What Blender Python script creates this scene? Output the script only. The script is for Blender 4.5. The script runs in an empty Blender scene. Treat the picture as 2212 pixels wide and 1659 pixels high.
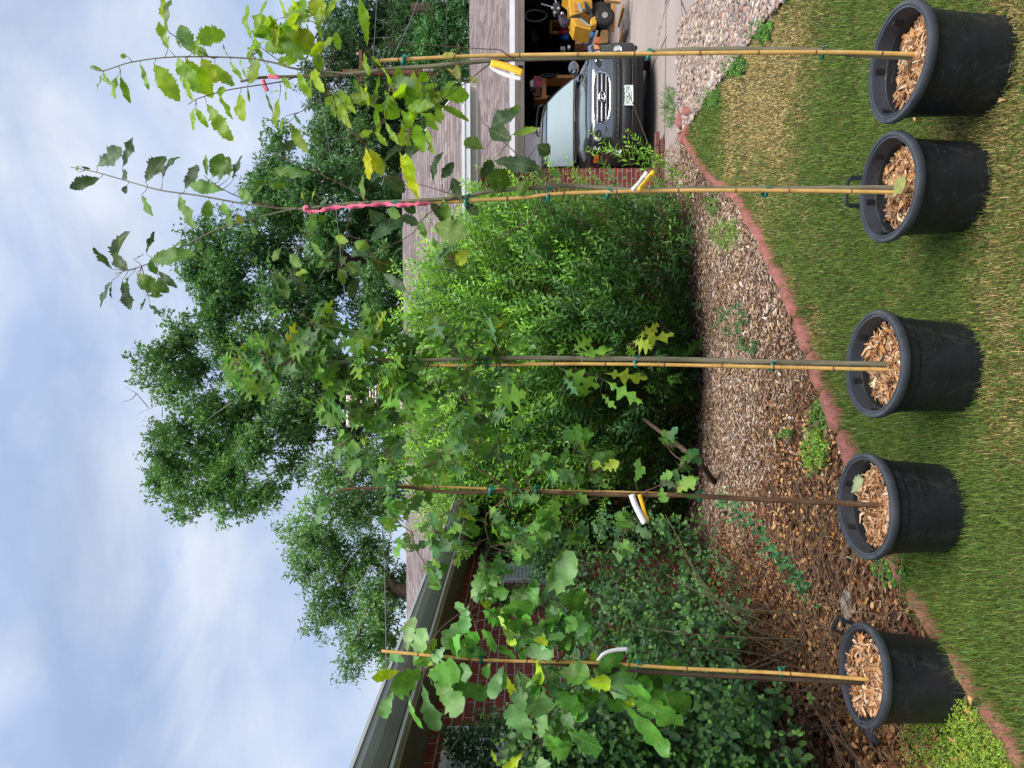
import bpy, math, random
import numpy as np
from mathutils import Vector, Matrix
rng = np.random.default_rng(7); random.seed(7)
SC = bpy.context.scene; COL = SC.collection
R = math.radians
# ------------------------------------------------------------------ camera (phone held on its side: the world's up is the picture's left)
F = 1665.0; CAMZ = 1.85; PITCH = math.atan(19/1665)
cam = bpy.data.cameras.new('camera'); camo = bpy.data.objects.new('camera', cam); COL.objects.link(camo)
cam.sensor_fit = 'HORIZONTAL'; cam.sensor_width = 36; cam.lens = 36*F/2212; cam.clip_start = .05; cam.clip_end = 2000
ca, sa = math.cos(PITCH), math.sin(PITCH)
up = Vector((0, -sa, ca)); fw = Vector((0, ca, sa)); rt = Vector((1, 0, 0))
M = Matrix.Identity(4)
for i in range(3):
    M[i][0] = -up[i]; M[i][1] = rt[i]; M[i][2] = -fw[i]
M[2][3] = CAMZ
camo.matrix_world = M; SC.camera = camo
SC.view_settings.view_transform = 'Standard'; SC.view_settings.look = 'None'
SC.view_settings.exposure = 0.5; SC.view_settings.gamma = 1
# ------------------------------------------------------------------ sky and sun
AZ, EL = R(150), R(60)
w = bpy.data.worlds.new('World'); SC.world = w; w.use_nodes = True
nt = w.node_tree; nt.nodes.clear(); N = nt.nodes; L = nt.links
def nd(t, **k):
    n = N.new(t)
    for a, b in k.items(): setattr(n, a, b)
    return n
wo = nd('ShaderNodeOutputWorld'); sky = nd('ShaderNodeTexSky', sky_type='NISHITA'); sky.sun_disc = False
sky.sun_elevation = EL; sky.sun_rotation = AZ; sky.dust_density = 1.5
bg1 = nd('ShaderNodeBackground'); bg1.inputs[1].default_value = .10; L.new(sky.outputs[0], bg1.inputs[0])
tc = nd('ShaderNodeTexCoord'); sx = nd('ShaderNodeSeparateXYZ'); L.new(tc.outputs['Generated'], sx.inputs[0])
def mth(op, a, b=None, clamp=False):
    n = nd('ShaderNodeMath', operation=op); n.use_clamp = clamp
    for i, v in enumerate((a, b)):
        if v is None: continue
        if isinstance(v, (int, float)): n.inputs[i].default_value = v
        else: L.new(v, n.inputs[i])
    return n.outputs[0]
zz = mth('ADD', mth('MAXIMUM', sx.outputs[2], 0.0), .22)
cx = nd('ShaderNodeCombineXYZ'); L.new(mth('DIVIDE', sx.outputs[0], zz), cx.inputs[0]); L.new(mth('DIVIDE', sx.outputs[1], zz), cx.inputs[1])
cx.inputs[2].default_value = 3.7
vm = nd('ShaderNodeMapping'); L.new(tc.outputs['Generated'], vm.inputs[0]); vm.inputs['Scale'].default_value = (1, 1, 1.9); vm.inputs['Location'].default_value = (.35, .2, .9)
n1 = nd('ShaderNodeTexNoise'); L.new(vm.outputs[0], n1.inputs[0]); n1.inputs['Scale'].default_value = 1.9; n1.inputs['Detail'].default_value = 8; n1.inputs['Roughness'].default_value = .52; n1.inputs['Distortion'].default_value = .5
mr = nd('ShaderNodeMapRange', interpolation_type='SMOOTHSTEP'); L.new(n1.outputs[0], mr.inputs[0]); mr.inputs[1].default_value = .36; mr.inputs[2].default_value = .62
mr.inputs[3].default_value = .60; mr.inputs[4].default_value = .97
n2 = nd('ShaderNodeTexNoise'); L.new(vm.outputs[0], n2.inputs[0]); n2.inputs['Scale'].default_value = 4.2; n2.inputs['Detail'].default_value = 9; n2.inputs['Distortion'].default_value = .35
cr = nd('ShaderNodeValToRGB'); L.new(n2.outputs[0], cr.inputs[0])
cr.color_ramp.elements[0].position = .38; cr.color_ramp.elements[0].color = (.43, .55, .80, 1)
cr.color_ramp.elements[1].position = .66; cr.color_ramp.elements[1].color = (.73, .79, .91, 1)
bg2 = nd('ShaderNodeBackground'); bg2.inputs[1].default_value = .80; L.new(cr.outputs[0], bg2.inputs[0])
ms = nd('ShaderNodeMixShader'); L.new(mr.outputs[0], ms.inputs[0]); L.new(bg1.outputs[0], ms.inputs[1]); L.new(bg2.outputs[0], ms.inputs[2])
L.new(ms.outputs[0], wo.inputs[0])
sl = bpy.data.lights.new('sun', 'SUN'); sl.energy = 4.2; sl.angle = R(45); sl.color = (1, .95, .87)
so = bpy.data.objects.new('sun', sl); COL.objects.link(so)
S = Vector((math.sin(AZ)*math.cos(EL), math.cos(AZ)*math.cos(EL), math.sin(EL)))
so.rotation_euler = S.to_track_quat('Z', 'Y').to_euler()

# ------------------------------------------------------------------ helpers
def PV(px, py, Y):
    """point at depth Y (metres in front of the camera) seen at preview pixel; arrays welcome"""
    px = np.asarray(px, float); py = np.asarray(py, float); Y = np.asarray(Y, float)
    u = (829.5-py)/F; v = (px-1106)/F
    dy = ca+v*sa; dz = sa-v*ca; k = Y/dy
    return np.stack(np.broadcast_arrays(u*k, Y, CAMZ+dz*k), -1)
def sstep(a, b, t):
    t = np.clip((np.asarray(t, float)-a)/(b-a), 0, 1); return t*t*(3-2*t)
LOW = -.22
def zg(x, y):
    return LOW*np.maximum(sstep(5, 9.6, y), sstep(2.9, 3.7, np.asarray(x)-(np.asarray(y)-5)*.3))
def G(px, py):
    Y = 4.0
    for _ in range(40):
        p = PV(px, py, Y); z = float(zg(p[0], p[1])); v = (CAMZ-p[2])/Y
        Y = .5*Y+.5*(CAMZ-z)/max(v, .01)
    return PV(px, py, Y)
def inpoly(x, y, poly):
    x = np.asarray(x); y = np.asarray(y); ins = np.zeros(x.shape, bool); n = len(poly)
    for i in range(n):
        x1, y1 = poly[i][:2]; x2, y2 = poly[(i+1) % n][:2]
        c = ((y1 > y) != (y2 > y)) & (x < (x2-x1)*(y-y1)/((y2-y1) if y2 != y1 else 1e-9)+x1)
        ins ^= c
    return ins
def put(name, me, parent=None, mat=None):
    o = bpy.data.objects.new(name, me); COL.objects.link(o)
    if mat is not None:
        for m_ in (mat if isinstance(mat, (list, tuple)) else [mat]): me.materials.append(m_)
    if parent is not None: o.parent = parent
    return o
def tag(o, label=None, cat=None, group=None, kind=None):
    if label: o['label'] = label
    if cat: o['category'] = cat
    if group: o['group'] = group
    if kind: o['kind'] = kind
    return o
def thing(name, loc, label, cat, group=None, rz=0):
    o = bpy.data.objects.new(name, None); o.empty_display_size = .1; COL.objects.link(o)
    o.location = [float(c) for c in loc]; o.rotation_euler[2] = rz
    return tag(o, label, cat, group)
def npmesh(name, V, Fs, mat, parent=None, col=None, uv=None, smooth=False, midx=None):
    """V (n,3) world coordinates relative to parent origin; Fs list of (m,k) arrays"""
    V = np.asarray(V, np.float32)
    if parent is not None and parent.get('_o') is None:
        pass
    me = bpy.data.meshes.new(name); me.vertices.add(len(V)); me.vertices.foreach_set('co', V.ravel())
    if not isinstance(Fs, list): Fs = [Fs]
    Fs = [np.asarray(f, np.int32) for f in Fs if len(f)]
    idx = np.concatenate([f.ravel() for f in Fs]); tot = np.concatenate([np.full(len(f), f.shape[1], np.int32) for f in Fs])
    st = np.concatenate([[0], np.cumsum(tot)[:-1]]).astype(np.int32)
    me.loops.add(len(idx)); me.loops.foreach_set('vertex_index', idx)
    me.polygons.add(len(tot)); me.polygons.foreach_set('loop_start', st)
    try: me.polygons.foreach_set('loop_total', tot)
    except Exception: pass
    if midx is not None: me.polygons.foreach_set('material_index', np.asarray(midx, np.int32))
    me.update(calc_edges=True)
    if smooth: me.polygons.foreach_set('use_smooth', np.ones(len(tot), bool))
    if col is not None:
        c4 = np.ones((len(V), 4), np.float32); c4[:, :3] = col
        at = me.color_attributes.new('col', 'FLOAT_COLOR', 'POINT'); at.data.foreach_set('color', c4.ravel())
    if uv is not None:
        ul = me.uv_layers.new(name='uv'); ul.data.foreach_set('uv', np.asarray(uv, np.float32)[idx].ravel())
    return put(name, me, parent, mat)
def wl(parent, V):
    """world -> local of an un-rotated thing"""
    return np.asarray(V, float)-np.array(parent.location)

class MB:
    """collects shapes into one mesh"""
    def __init__(s): s.v = []; s.f = []; s.uv = []; s.m = []
    def add(s, vs, fs, uvs=None, mi=0):
        b = len(s.v); s.v += [tuple(map(float, p)) for p in vs]
        for k, f in enumerate(fs):
            s.f.append([b+i for i in f]); s.uv.append(uvs[k] if uvs else None); s.m.append(mi)
    def box(s, c, size, rot=None, mi=0, bev=0):
        hx, hy, hz = [q/2 for q in size]
        if bev > 0:
            b = min(bev, hx*.8, hy*.8, hz*.8); vs = []; fs = []
            # chamfered box: 24 vertices
            for sx_ in (-1, 1):
                for sy in (-1, 1):
                    for sz in (-1, 1):
                        vs += [(sx_*hx, sy*(hy-b), sz*(hz-b)), (sx_*(hx-b), sy*hy, sz*(hz-b)), (sx_*(hx-b), sy*(hy-b), sz*hz)]
            import itertools
            def id_(a, b_, c_, k): return ((a > 0)*4+(b_ > 0)*2+(c_ > 0))*3+k
            for a in (-1, 1): fs.append([id_(a, p, q, 0) for p, q in ((-1, -1), (1, -1), (1, 1), (-1, 1))][::a])
            for a in (-1, 1): fs.append([id_(p, a, q, 1) for p, q in ((-1, -1), (-1, 1), (1, 1), (1, -1))][::a])
            for a in (-1, 1): fs.append([id_(p, q, a, 2) for p, q in ((-1, -1), (1, -1), (1, 1), (-1, 1))][::a])
            for a in (-1, 1):
                for b_ in (-1, 1):
                    fs.append([id_(a, b_, -1, 0), id_(a, b_, 1, 0), id_(a, b_, 1, 1), id_(a, b_, -1, 1)])
                    fs.append([id_(a, -1, b_, 0), id_(a, 1, b_, 0), id_(a, 1, b_, 2), id_(a, -1, b_, 2)])
                    fs.append([id_(-1, a, b_, 1), id_(1, a, b_, 1), id_(1, a, b_, 2), id_(-1, a, b_, 2)])
                    for c_ in (-1, 1): fs.append([id_(a, b_, c_, 0), id_(a, b_, c_, 1), id_(a, b_, c_, 2)])
        else:
            vs = [(x, y, z) for x in (-hx, hx) for y in (-hy, hy) for z in (-hz, hz)]
            fs = [(0, 1, 3, 2), (4, 6, 7, 5), (0, 4, 5, 1), (2, 3, 7, 6), (0, 2, 6, 4), (1, 5, 7, 3)]
        if rot is not None: vs = [tuple(rot @ Vector(p)) for p in vs]
        s.add([(p[0]+c[0], p[1]+c[1], p[2]+c[2]) for p in vs], fs, mi=mi); return s
    def bar(s, a, b, wx, wz, mi=0):
        a = Vector([float(q) for q in a]); b = Vector([float(q) for q in b]); d = b-a; rot = d.to_track_quat('Y', 'Z').to_matrix()
        return s.box((a+b)/2, (wx, d.length, wz), rot, mi)
    def tube(s, pts, rad, n=8, cap=True, mi=0):
        pts = [Vector([float(q) for q in p]) for p in pts]; m = len(pts)
        if not hasattr(rad, '__len__'): rad = [rad]*m
        vs = []; fs = []; ref = Vector((.31, .9, .29)).normalized()
        for i, p in enumerate(pts):
            t = (pts[min(i+1, m-1)]-pts[max(i-1, 0)])
            t = t.normalized() if t.length > 0 else Vector((0, 0, 1))
            x = t.cross(ref)
            if x.length < .05: x = t.cross(Vector((1, 0, 0)))
            x.normalize(); y = t.cross(x)
            for k in range(n):
                a = 2*math.pi*k/n; vs.append(p+(x*math.cos(a)+y*math.sin(a))*rad[i])
        for i in range(m-1):
            for k in range(n):
                k2 = (k+1) % n; fs.append((i*n+k, i*n+k2, (i+1)*n+k2, (i+1)*n+k))
        if cap: fs.append(tuple(range(n))[::-1]); fs.append(tuple((m-1)*n+k for k in range(n)))
        s.add(vs, fs, mi=mi); return s
    def lathe(s, prof, n=32, c=(0, 0, 0), axis='z', mi=0):
        vs = []; fs = []; m = len(prof)
        for r, z in prof:
            for k in range(n):
                a = 2*math.pi*k/n; p = (r*math.cos(a), r*math.sin(a), z)
                if axis == 'x': p = (z, p[0], p[1])
                if axis == 'y': p = (p[0], z, p[1])
                vs.append((p[0]+c[0], p[1]+c[1], p[2]+c[2]))
        for i in range(m-1):
            for k in range(n): fs.append((i*n+k, i*n+(k+1) % n, (i+1)*n+(k+1) % n, (i+1)*n+k))
        s.add(vs, fs, mi=mi); return s
    def grid(s, rows, close=False, mi=0):
        b = [p for r in rows for p in r]; n = len(rows[0]); fs = []
        for i in range(len(rows)-1):
            for k in range(n-1 if not close else n): fs.append((i*n+k, i*n+(k+1) % n, (i+1)*n+(k+1) % n, (i+1)*n+k))
        s.add(b, fs, mi=mi); return s
    def quad(s, ps, uv=None, mi=0): s.add(ps, [tuple(range(len(ps)))], [uv] if uv else None, mi); return s
    def prism(s, poly, y0, y1, f, mi=0):
        """poly list of 2d points, f(a,b,y)->3d"""
        n = len(poly); vs = [f(a, b, y0) for a, b in poly]+[f(a, b, y1) for a, b in poly]
        fs = [tuple(range(n)), tuple(range(2*n-1, n-1, -1))]+[(i, (i+1) % n, n+(i+1) % n, n+i) for i in range(n)]
        s.add(vs, fs, mi=mi); return s
    def build(s, name, mat, parent=None, smooth=False, off=None, bevel=0, rec=True):
        me = bpy.data.meshes.new(name)
        v = s.v
        if off is not None: v = [(p[0]-off[0], p[1]-off[1], p[2]-off[2]) for p in v]
        me.from_pydata(v, [], s.f)
        if any(u is not None for u in s.uv):
            ul = me.uv_layers.new(name='uv'); k = 0
            for f, u in zip(s.f, s.uv):
                for j in range(len(f)):
                    if u is not None: ul.data[k].uv = u[j]
                    k += 1
        if any(s.m): me.polygons.foreach_set('material_index', s.m)
        if rec:
            import bmesh
            bm = bmesh.new(); bm.from_mesh(me); bmesh.ops.recalc_face_normals(bm, faces=bm.faces); bm.to_mesh(me); bm.free()
        if smooth:
            me.polygons.foreach_set('use_smooth', [True]*len(me.polygons))
            try: me.set_sharp_from_angle(angle=R(38))
            except Exception: pass
        o = put(name, me, parent, mat)
        if bevel:
            b = o.modifiers.new('bevel', 'BEVEL'); b.width = bevel; b.segments = 2; b.limit_method = 'ANGLE'
        return o
def catmull(pts, n=6):
    P_ = [np.array(p, float) for p in pts]; P_ = [2*P_[0]-P_[1]]+P_+[2*P_[-1]-P_[-2]]; out = []
    for i in range(1, len(P_)-2):
        for k in range(n):
            t = k/n; a, b, c, d = P_[i-1:i+3]
            out.append(.5*((2*b)+(-a+c)*t+(2*a-5*b+4*c-d)*t*t+(-a+3*b-3*c+d)*t**3))
    out.append(P_[-2]); return out

# ------------------------------------------------------------------ materials
MATS = {}
class NT:
    def __init__(s, name):
        s.m = bpy.data.materials.new(name); s.m.use_nodes = True; s.t = s.m.node_tree; s.n = s.t.nodes; s.l = s.t.links
        s.b = s.n['Principled BSDF']; s.out = s.n['Material Output']
    def node(s, t, ins=None, **k):
        n = s.n.new(t)
        for a, b in k.items(): setattr(n, a, b)
        for a, b in (ins or {}).items(): s.set(n.inputs[a], b)
        return n
    def set(s, inp, v):
        if hasattr(v, 'links') or isinstance(v, bpy.types.NodeSocket): s.l.new(v, inp)
        else: inp.default_value = v
    def p(s, **k):
        for a, b in k.items(): s.set(s.b.inputs[a.replace('_', ' ')], b)
    def noise(s, scale, detail=5, rough=.55, vec=None, dist=0):
        n = s.node('ShaderNodeTexNoise', {'Scale': scale, 'Detail': detail, 'Roughness': rough, 'Distortion': dist})
        s.l.new(vec if vec is not None else s.obj(), n.inputs[0]); return n.outputs[0]
    def obj(s):
        if not hasattr(s, '_tc'): s._tc = s.node('ShaderNodeTexCoord')
        return s._tc.outputs['Object']
    def pos(s):
        if not hasattr(s, '_g'): s._g = s.node('ShaderNodeNewGeometry')
        return s._g.outputs['Position']
    def uv(s): return s.node('ShaderNodeUVMap', uv_map='uv').outputs[0]
    def ramp(s, fac, stops):
        n = s.node('ShaderNodeValToRGB', {0: fac}); e = n.color_ramp.elements
        while len(e) < len(stops): e.new(.5)
        for i, (p_, c) in enumerate(stops): e[i].position = p_; e[i].color = (*c, 1) if len(c) == 3 else c
        return n.outputs[0]
    def mix(s, f, a, b, bt='MIX'):
        n = s.node('ShaderNodeMix', data_type='RGBA', blend_type=bt); s.set(n.inputs[0], f)
        s.set(n.inputs[6], (*a, 1) if isinstance(a, tuple) and len(a) == 3 else a); s.set(n.inputs[7], (*b, 1) if isinstance(b, tuple) and len(b) == 3 else b)
        return n.outputs[2]
    def math(s, op, a, b=0.0):
        n = s.node('ShaderNodeMath', operation=op); s.set(n.inputs[0], a); s.set(n.inputs[1], b); return n.outputs[0]
    def bump(s, h, st=.3, d=.01):
        n = s.node('ShaderNodeBump', {'Strength': st, 'Distance': d, 'Height': h}); s.l.new(n.outputs[0], s.b.inputs['Normal']); return n
def simple(name, c, rough=.6, var=.25, scale=8, metal=0, spec=.5, bump=0, coat=0, dirt=None, ws=False):
    t = NT(name); v = t.pos() if ws else t.obj(); n = t.noise(scale, 6, .6, v)
    lo = tuple(max(0, q*(1-var)) for q in c); hi = tuple(min(1, q*(1+var)) for q in c)
    cc = t.ramp(n, [(.3, lo), (.7, hi)])
    if dirt:
        n2 = t.noise(scale*.35, 8, .7, v); f = t.ramp(n2, [(.5, (0, 0, 0)), (.72, (1, 1, 1))]); cc = t.mix(f, cc, dirt)
    t.p(Base_Color=cc, Roughness=rough, Metallic=metal, Specular_IOR_Level=spec)
    if coat: t.p(Coat_Weight=coat, Coat_Roughness=.04)
    if bump: t.bump(t.noise(scale*6, 4, .6, v), bump, .004)
    return t.m
def leafmat(name, veins=True, trans=.35, rough=.42, spots=0.0, gloss=.45):
    t = NT(name); a = t.node('ShaderNodeVertexColor', layer_name='col').outputs[0]; c = a
    if veins:
        sp = t.node('ShaderNodeSeparateXYZ', {0: t.uv()}); U = t.math('ABSOLUTE', sp.outputs[0]); V = sp.outputs[1]
        fr = t.math('FRACT', t.math('MULTIPLY', t.math('SUBTRACT', V, t.math('MULTIPLY', U, .22)), 8.0))
        side = t.math('LESS_THAN', t.math('ABSOLUTE', t.math('SUBTRACT', fr, .5)), .09)
        mid = t.math('LESS_THAN', U, .05)
        f = t.math('MULTIPLY', t.math('MAXIMUM', mid, t.math('MULTIPLY', side, .5)), .45)
        c = t.mix(f, c, (.22, .3, .09))
    n = t.noise(28, 5, .6, t.pos()); k = t.ramp(n, [(.3, (.72, .74, .72)), (.7, (1.22, 1.2, 1.2))]); c = t.mix(1.0, c, k, 'MULTIPLY')
    if spots:
        n2 = t.noise(38, 3, .5, t.pos()); f2 = t.ramp(n2, [(.66, (0, 0, 0)), (.71, (spots, spots, spots))]); c = t.mix(f2, c, (.33, .17, .05))
    t.p(Base_Color=c, Roughness=rough, Specular_IOR_Level=gloss)
    if veins: t.bump(t.noise(60, 4, .6, t.pos()), .25, .004)
    tr = t.node('ShaderNodeBsdfTranslucent'); c2 = t.mix(1.0, c, (1.8, 1.7, .7), 'MULTIPLY'); t.l.new(c2, tr.inputs[0])
    mx = t.node('ShaderNodeMixShader', {0: trans}); t.l.new(t.b.outputs[0], mx.inputs[1]); t.l.new(tr.outputs[0], mx.inputs[2]); t.l.new(mx.outputs[0], t.out.inputs[0])
    return t.m
def colmat(name, rough=.8, spec=.3, trans=0, bump=0):
    t = NT(name); a = t.node('ShaderNodeVertexColor', layer_name='col').outputs[0]
    n = t.noise(90, 4, .6, t.pos()); k = t.ramp(n, [(.3, (.78, .78, .78)), (.7, (1.2, 1.2, 1.2))]); c = t.mix(1.0, a, k, 'MULTIPLY')
    t.p(Base_Color=c, Roughness=rough, Specular_IOR_Level=spec)
    if bump: t.bump(t.noise(120, 4, .6, t.pos()), bump, .003)
    if trans:
        tr = t.node('ShaderNodeBsdfTranslucent'); t.l.new(c, tr.inputs[0])
        mx = t.node('ShaderNodeMixShader', {0: trans}); t.l.new(t.b.outputs[0], mx.inputs[1]); t.l.new(tr.outputs[0], mx.inputs[2]); t.l.new(mx.outputs[0], t.out.inputs[0])
    return t.m
def bark(name, a, b, sc=30):
    t = NT(name); mp = t.node('ShaderNodeMapping'); t.l.new(t.pos(), mp.inputs[0]); mp.inputs['Scale'].default_value = (1, 1, .18)
    n = t.noise(sc, 8, .65, mp.outputs[0]); t.p(Base_Color=t.ramp(n, [(.3, a), (.7, b)]), Roughness=.85, Specular_IOR_Level=.2); t.bump(n, .6, .006); return t.m
def brickmat(name):
    t = NT(name); br = t.node('ShaderNodeTexBrick', {'Scale': 1.0, 'Mortar Size': .0055, 'Mortar Smooth': .15, 'Bias': 0.0, 'Brick Width': .2130, 'Row Height': .0677,
        'Color1': (.185, .042, .036, 1), 'Color2': (.25, .062, .05, 1), 'Mortar': (.38, .34, .32, 1)})
    t.l.new(t.uv(), br.inputs[0]); n = t.noise(9, 8, .65, t.uv()); k = t.ramp(n, [(.3, (.7, .68, .68)), (.72, (1.25, 1.2, 1.2))])
    n2 = t.noise(70, 5, .6, t.uv())
    t.p(Base_Color=t.mix(1.0, br.outputs[0], k, 'MULTIPLY'), Roughness=.9, Specular_IOR_Level=.2)
    h = t.math('SUBTRACT', t.math('MULTIPLY', n2, .25), br.outputs['Fac']); t.bump(h, .7, .01); return t.m
def shinglemat(name):
    t = NT(name)
    wob = t.node('ShaderNodeVectorMath', operation='ADD'); t.l.new(t.uv(), wob.inputs[0])
    nn = t.node('ShaderNodeTexNoise', {'Scale': 2.6, 'Detail': 7}); t.l.new(t.uv(), nn.inputs[0])
    sc_ = t.node('ShaderNodeVectorMath', operation='SCALE'); t.l.new(nn.outputs['Color'], sc_.inputs[0]); sc_.inputs['Scale'].default_value = .075; t.l.new(sc_.outputs[0], wob.inputs[1])
    br = t.node('ShaderNodeTexBrick', {'Scale': 1.0, 'Mortar Size': .0, 'Bias': 0.0, 'Brick Width': .19, 'Row Height': .185, 'Color1': (.145, .118, .118, 1), 'Color2': (.25, .21, .207, 1), 'Mortar': (.2, .16, .16, 1)})
    t.l.new(wob.outputs[0], br.inputs[0])
    sp = t.node('ShaderNodeSeparateXYZ', {0: wob.outputs[0]}); saw = t.math('FRACT', t.math('DIVIDE', sp.outputs[1], .185))
    n3 = t.node('ShaderNodeTexNoise', {'Scale': 9, 'Detail': 3}); t.l.new(t.uv(), n3.inputs[0])
    edge = t.ramp(t.math('ADD', saw, t.math('MULTIPLY', t.math('SUBTRACT', n3.outputs[0], .5), .25)), [(.10, (.85, .85, .85)), (.24, (0, 0, 0))])
    n = t.noise(1.1, 8, .7, t.uv()); k = t.ramp(n, [(.3, (.82, .80, .82)), (.7, (1.18, 1.16, 1.14))]); g = t.noise(160, 3, .6, t.uv()); k2 = t.ramp(g, [(.3, (.85, .85, .85)), (.7, (1.15, 1.15, 1.15))])
    c = t.mix(1.0, t.mix(1.0, br.outputs[0], k, 'MULTIPLY'), k2, 'MULTIPLY')
    t.p(Base_Color=t.mix(edge, c, (.045, .035, .038)), Roughness=.95, Specular_IOR_Level=.12); t.bump(t.math('SUBTRACT', 1.0, saw), .6, .015); return t.m
m_leaf1 = leafmat('oak_leaf_serrated', trans=.5, spots=.55, gloss=.35)
m_leaf2 = leafmat('oak_leaf_dull', trans=.34, spots=.35, rough=.5, gloss=.3)
m_leaf3 = leafmat('oak_leaf_pointed', trans=.36, spots=.3, rough=.5, gloss=.28)
m_leaf4 = leafmat('oak_leaf_rounded', trans=.36, spots=.2, rough=.5, gloss=.28)
m_leaf5 = leafmat('oak_leaf_broad', trans=.24, rough=.42, spots=.45, gloss=.4)
m_shrubleaf = leafmat('shrub_leaf', veins=False, trans=.3, rough=.38, gloss=.5)
m_roseleaf = leafmat('rose_leaf', veins=False, trans=.18, rough=.5, gloss=.3)
m_treeleaf = leafmat('tree_leaf', veins=False, trans=.28, rough=.5, gloss=.35)
m_grass = colmat('grass_blade', .6, .3, .3)
m_chip = colmat('wood_chip', .9, .15, 0, .4)
m_pebble = colmat('pebble', .7, .3, 0, .2)
m_bark = bark('grey_bark', (.11, .10, .065), (.27, .25, .17))
m_barkd = bark('dark_bark', (.035, .025, .018), (.11, .08, .055))
m_barkb = bark('brown_bark', (.07, .035, .02), (.20, .12, .07), 45)
m_twig = simple('red_brown_twig', (.11, .055, .04), .7, .3, 20, ws=True)
m_greenstem = simple('green_stem', (.10, .16, .04), .6, .3, 20, ws=True)
m_brick = brickmat('brick_wall'); m_shingle = shinglemat('roof_shingle')
m_pot = NT('black_plastic'); _n = m_pot.noise(7, 8, .7); _n3 = m_pot.noise(3, 9, .75, None, 1.5)
_c = m_pot.ramp(_n, [(.35, (.008, .0095, .012)), (.75, (.020, .023, .028))]); _c = m_pot.mix(m_pot.ramp(_n3, [(.52, (0, 0, 0)), (.78, (.7, .7, .7))]), _c, (.11, .105, .10))
_mp = m_pot.node('ShaderNodeMapping'); m_pot.l.new(m_pot.obj(), _mp.inputs[0]); _mp.inputs['Scale'].default_value = (5, 5, 26); _mp.inputs['Rotation'].default_value = (.3, .2, 0)
_n4 = m_pot.noise(2.2, 9, .8, _mp.outputs[0], .8); _c = m_pot.mix(m_pot.ramp(_n4, [(.59, (0, 0, 0)), (.68, (.6, .6, .6))]), _c, (.15, .145, .14))
m_pot.p(Base_Color=_c, Roughness=m_pot.math('ADD', .38, m_pot.math('MULTIPLY', _n, .25)), Specular_IOR_Level=.42); m_pot.bump(m_pot.noise(60, 5, .6), .12, .003); m_pot = m_pot.m
m_rim = simple('sky_sheen_dusty_plastic', (.040, .046, .058), .45, .35, 9, bump=.1, dirt=(.09, .095, .105))  # rim's sky sheen painted in as a paler blue-grey, plus dust patches
# bamboo
_t = NT('bamboo'); _n = _t.noise(14, 6, .6, _t.pos()); _c = _t.ramp(_n, [(.3, (.50, .29, .08)), (.55, (.68, .42, .13)), (.78, (.78, .54, .24))])
_t.p(Base_Color=_c, Roughness=.42, Specular_IOR_Level=.5); m_bamboo = _t.m
m_bambood = simple('bamboo_node', (.2, .1, .04), .6, .3, 30, ws=True)
m_tie = simple('green_plastic_tie', (.004, .16, .11), .35, .2, 10)
m_pink = simple('pink_ribbon', (.88, .16, .28), .4, .18, 30, ws=True)
m_white = simple('white_paint', (.62, .62, .63), .5, .08, 5)
m_tagw = simple('white_tag', (.78, .79, .82), .4, .05, 5); m_tagy = simple('yellow_tag', (.90, .50, .02), .4, .06, 5); m_ink = simple('ink', (.03, .03, .03), .6, .1, 5)
m_gutter = simple('gutter_paint', (.17, .185, .18), .4, .12, 3); m_gutlip = simple('gutter_lip_paint', (.5, .52, .52), .4, .08, 3)
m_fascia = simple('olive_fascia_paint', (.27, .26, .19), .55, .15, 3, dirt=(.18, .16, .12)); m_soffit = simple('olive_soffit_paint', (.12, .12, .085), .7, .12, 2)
m_trim = simple('cream_trim', (.60, .57, .53), .5, .06, 3, dirt=(.45, .41, .36)); m_whitem = simple('white_metal', (.68, .70, .74), .35, .05, 4)
m_door = simple('door_panel', (.62, .62, .64), .5, .05, 3)
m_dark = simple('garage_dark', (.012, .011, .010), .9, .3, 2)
m_glassw = NT('window_glass'); m_glassw.p(Base_Color=(.012, .014, .016, 1), Roughness=.06, Specular_IOR_Level=.6); m_glassw = m_glassw.m
m_beige = simple('cooler_beige', (.56, .48, .40), .5, .07, 4, dirt=(.42, .36, .30)); m_beiged = simple('cooler_slot', (.07, .055, .045), .8, .2, 4)
m_pole = bark('pole_wood', (.075, .035, .022), (.20, .095, .06), 12)
m_wire = simple('wire', (.16, .16, .16), .5, .1, 3); m_wired = simple('black_wire', (.02, .02, .02), .5, .1, 3)
m_soil = simple('dark_soil', (.025, .018, .012), .95, .5, 30, bump=.8, ws=True)
m_red = simple('red_concrete', (.26, .092, .078), .85, .28, 22, bump=.8, dirt=(.30, .15, .125))
m_wood = simple('orange_wood', (.42, .20, .06), .6, .25, 12)
m_woodl = simple('light_wood', (.55, .33, .13), .6, .25, 14, dirt=(.25, .12, .05))
m_yel = simple('yellow_enamel', (.58, .30, .02), .4, .12, 4, dirt=(.4, .22, .05)); m_yeld = simple('yellow_shade_panel', (.40, .21, .03), .45, .1, 4)
m_rub = simple('rubber', (.015, .015, .016), .75, .3, 12, bump=.3); m_blk = simple('black_trim', (.012, .012, .014), .5, .2, 8)
m_steel = simple('steel', (.5, .5, .52), .3, .1, 6, metal=1); m_blue = simple('blue_plastic', (.02, .16, .45), .4, .1, 6); m_redp = simple('red_paint', (.42, .02, .02), .4, .1, 6)
m_orangep = simple('orange_paint', (.6, .12, .01), .4, .1, 6); m_yelp = simple('yellow_paint', (.75, .5, .02), .4, .1, 6); m_brownp = simple('brown_box', (.13, .05, .025), .7, .2, 6)
m_greymetal = simple('grey_metal', (.3, .28, .26), .5, .15, 6); m_rock = simple('pale_rock', (.30, .27, .23), .9, .4, 40, bump=.8)
m_paper = simple('white_paper', (.7, .7, .72), .6, .08, 6)
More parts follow.
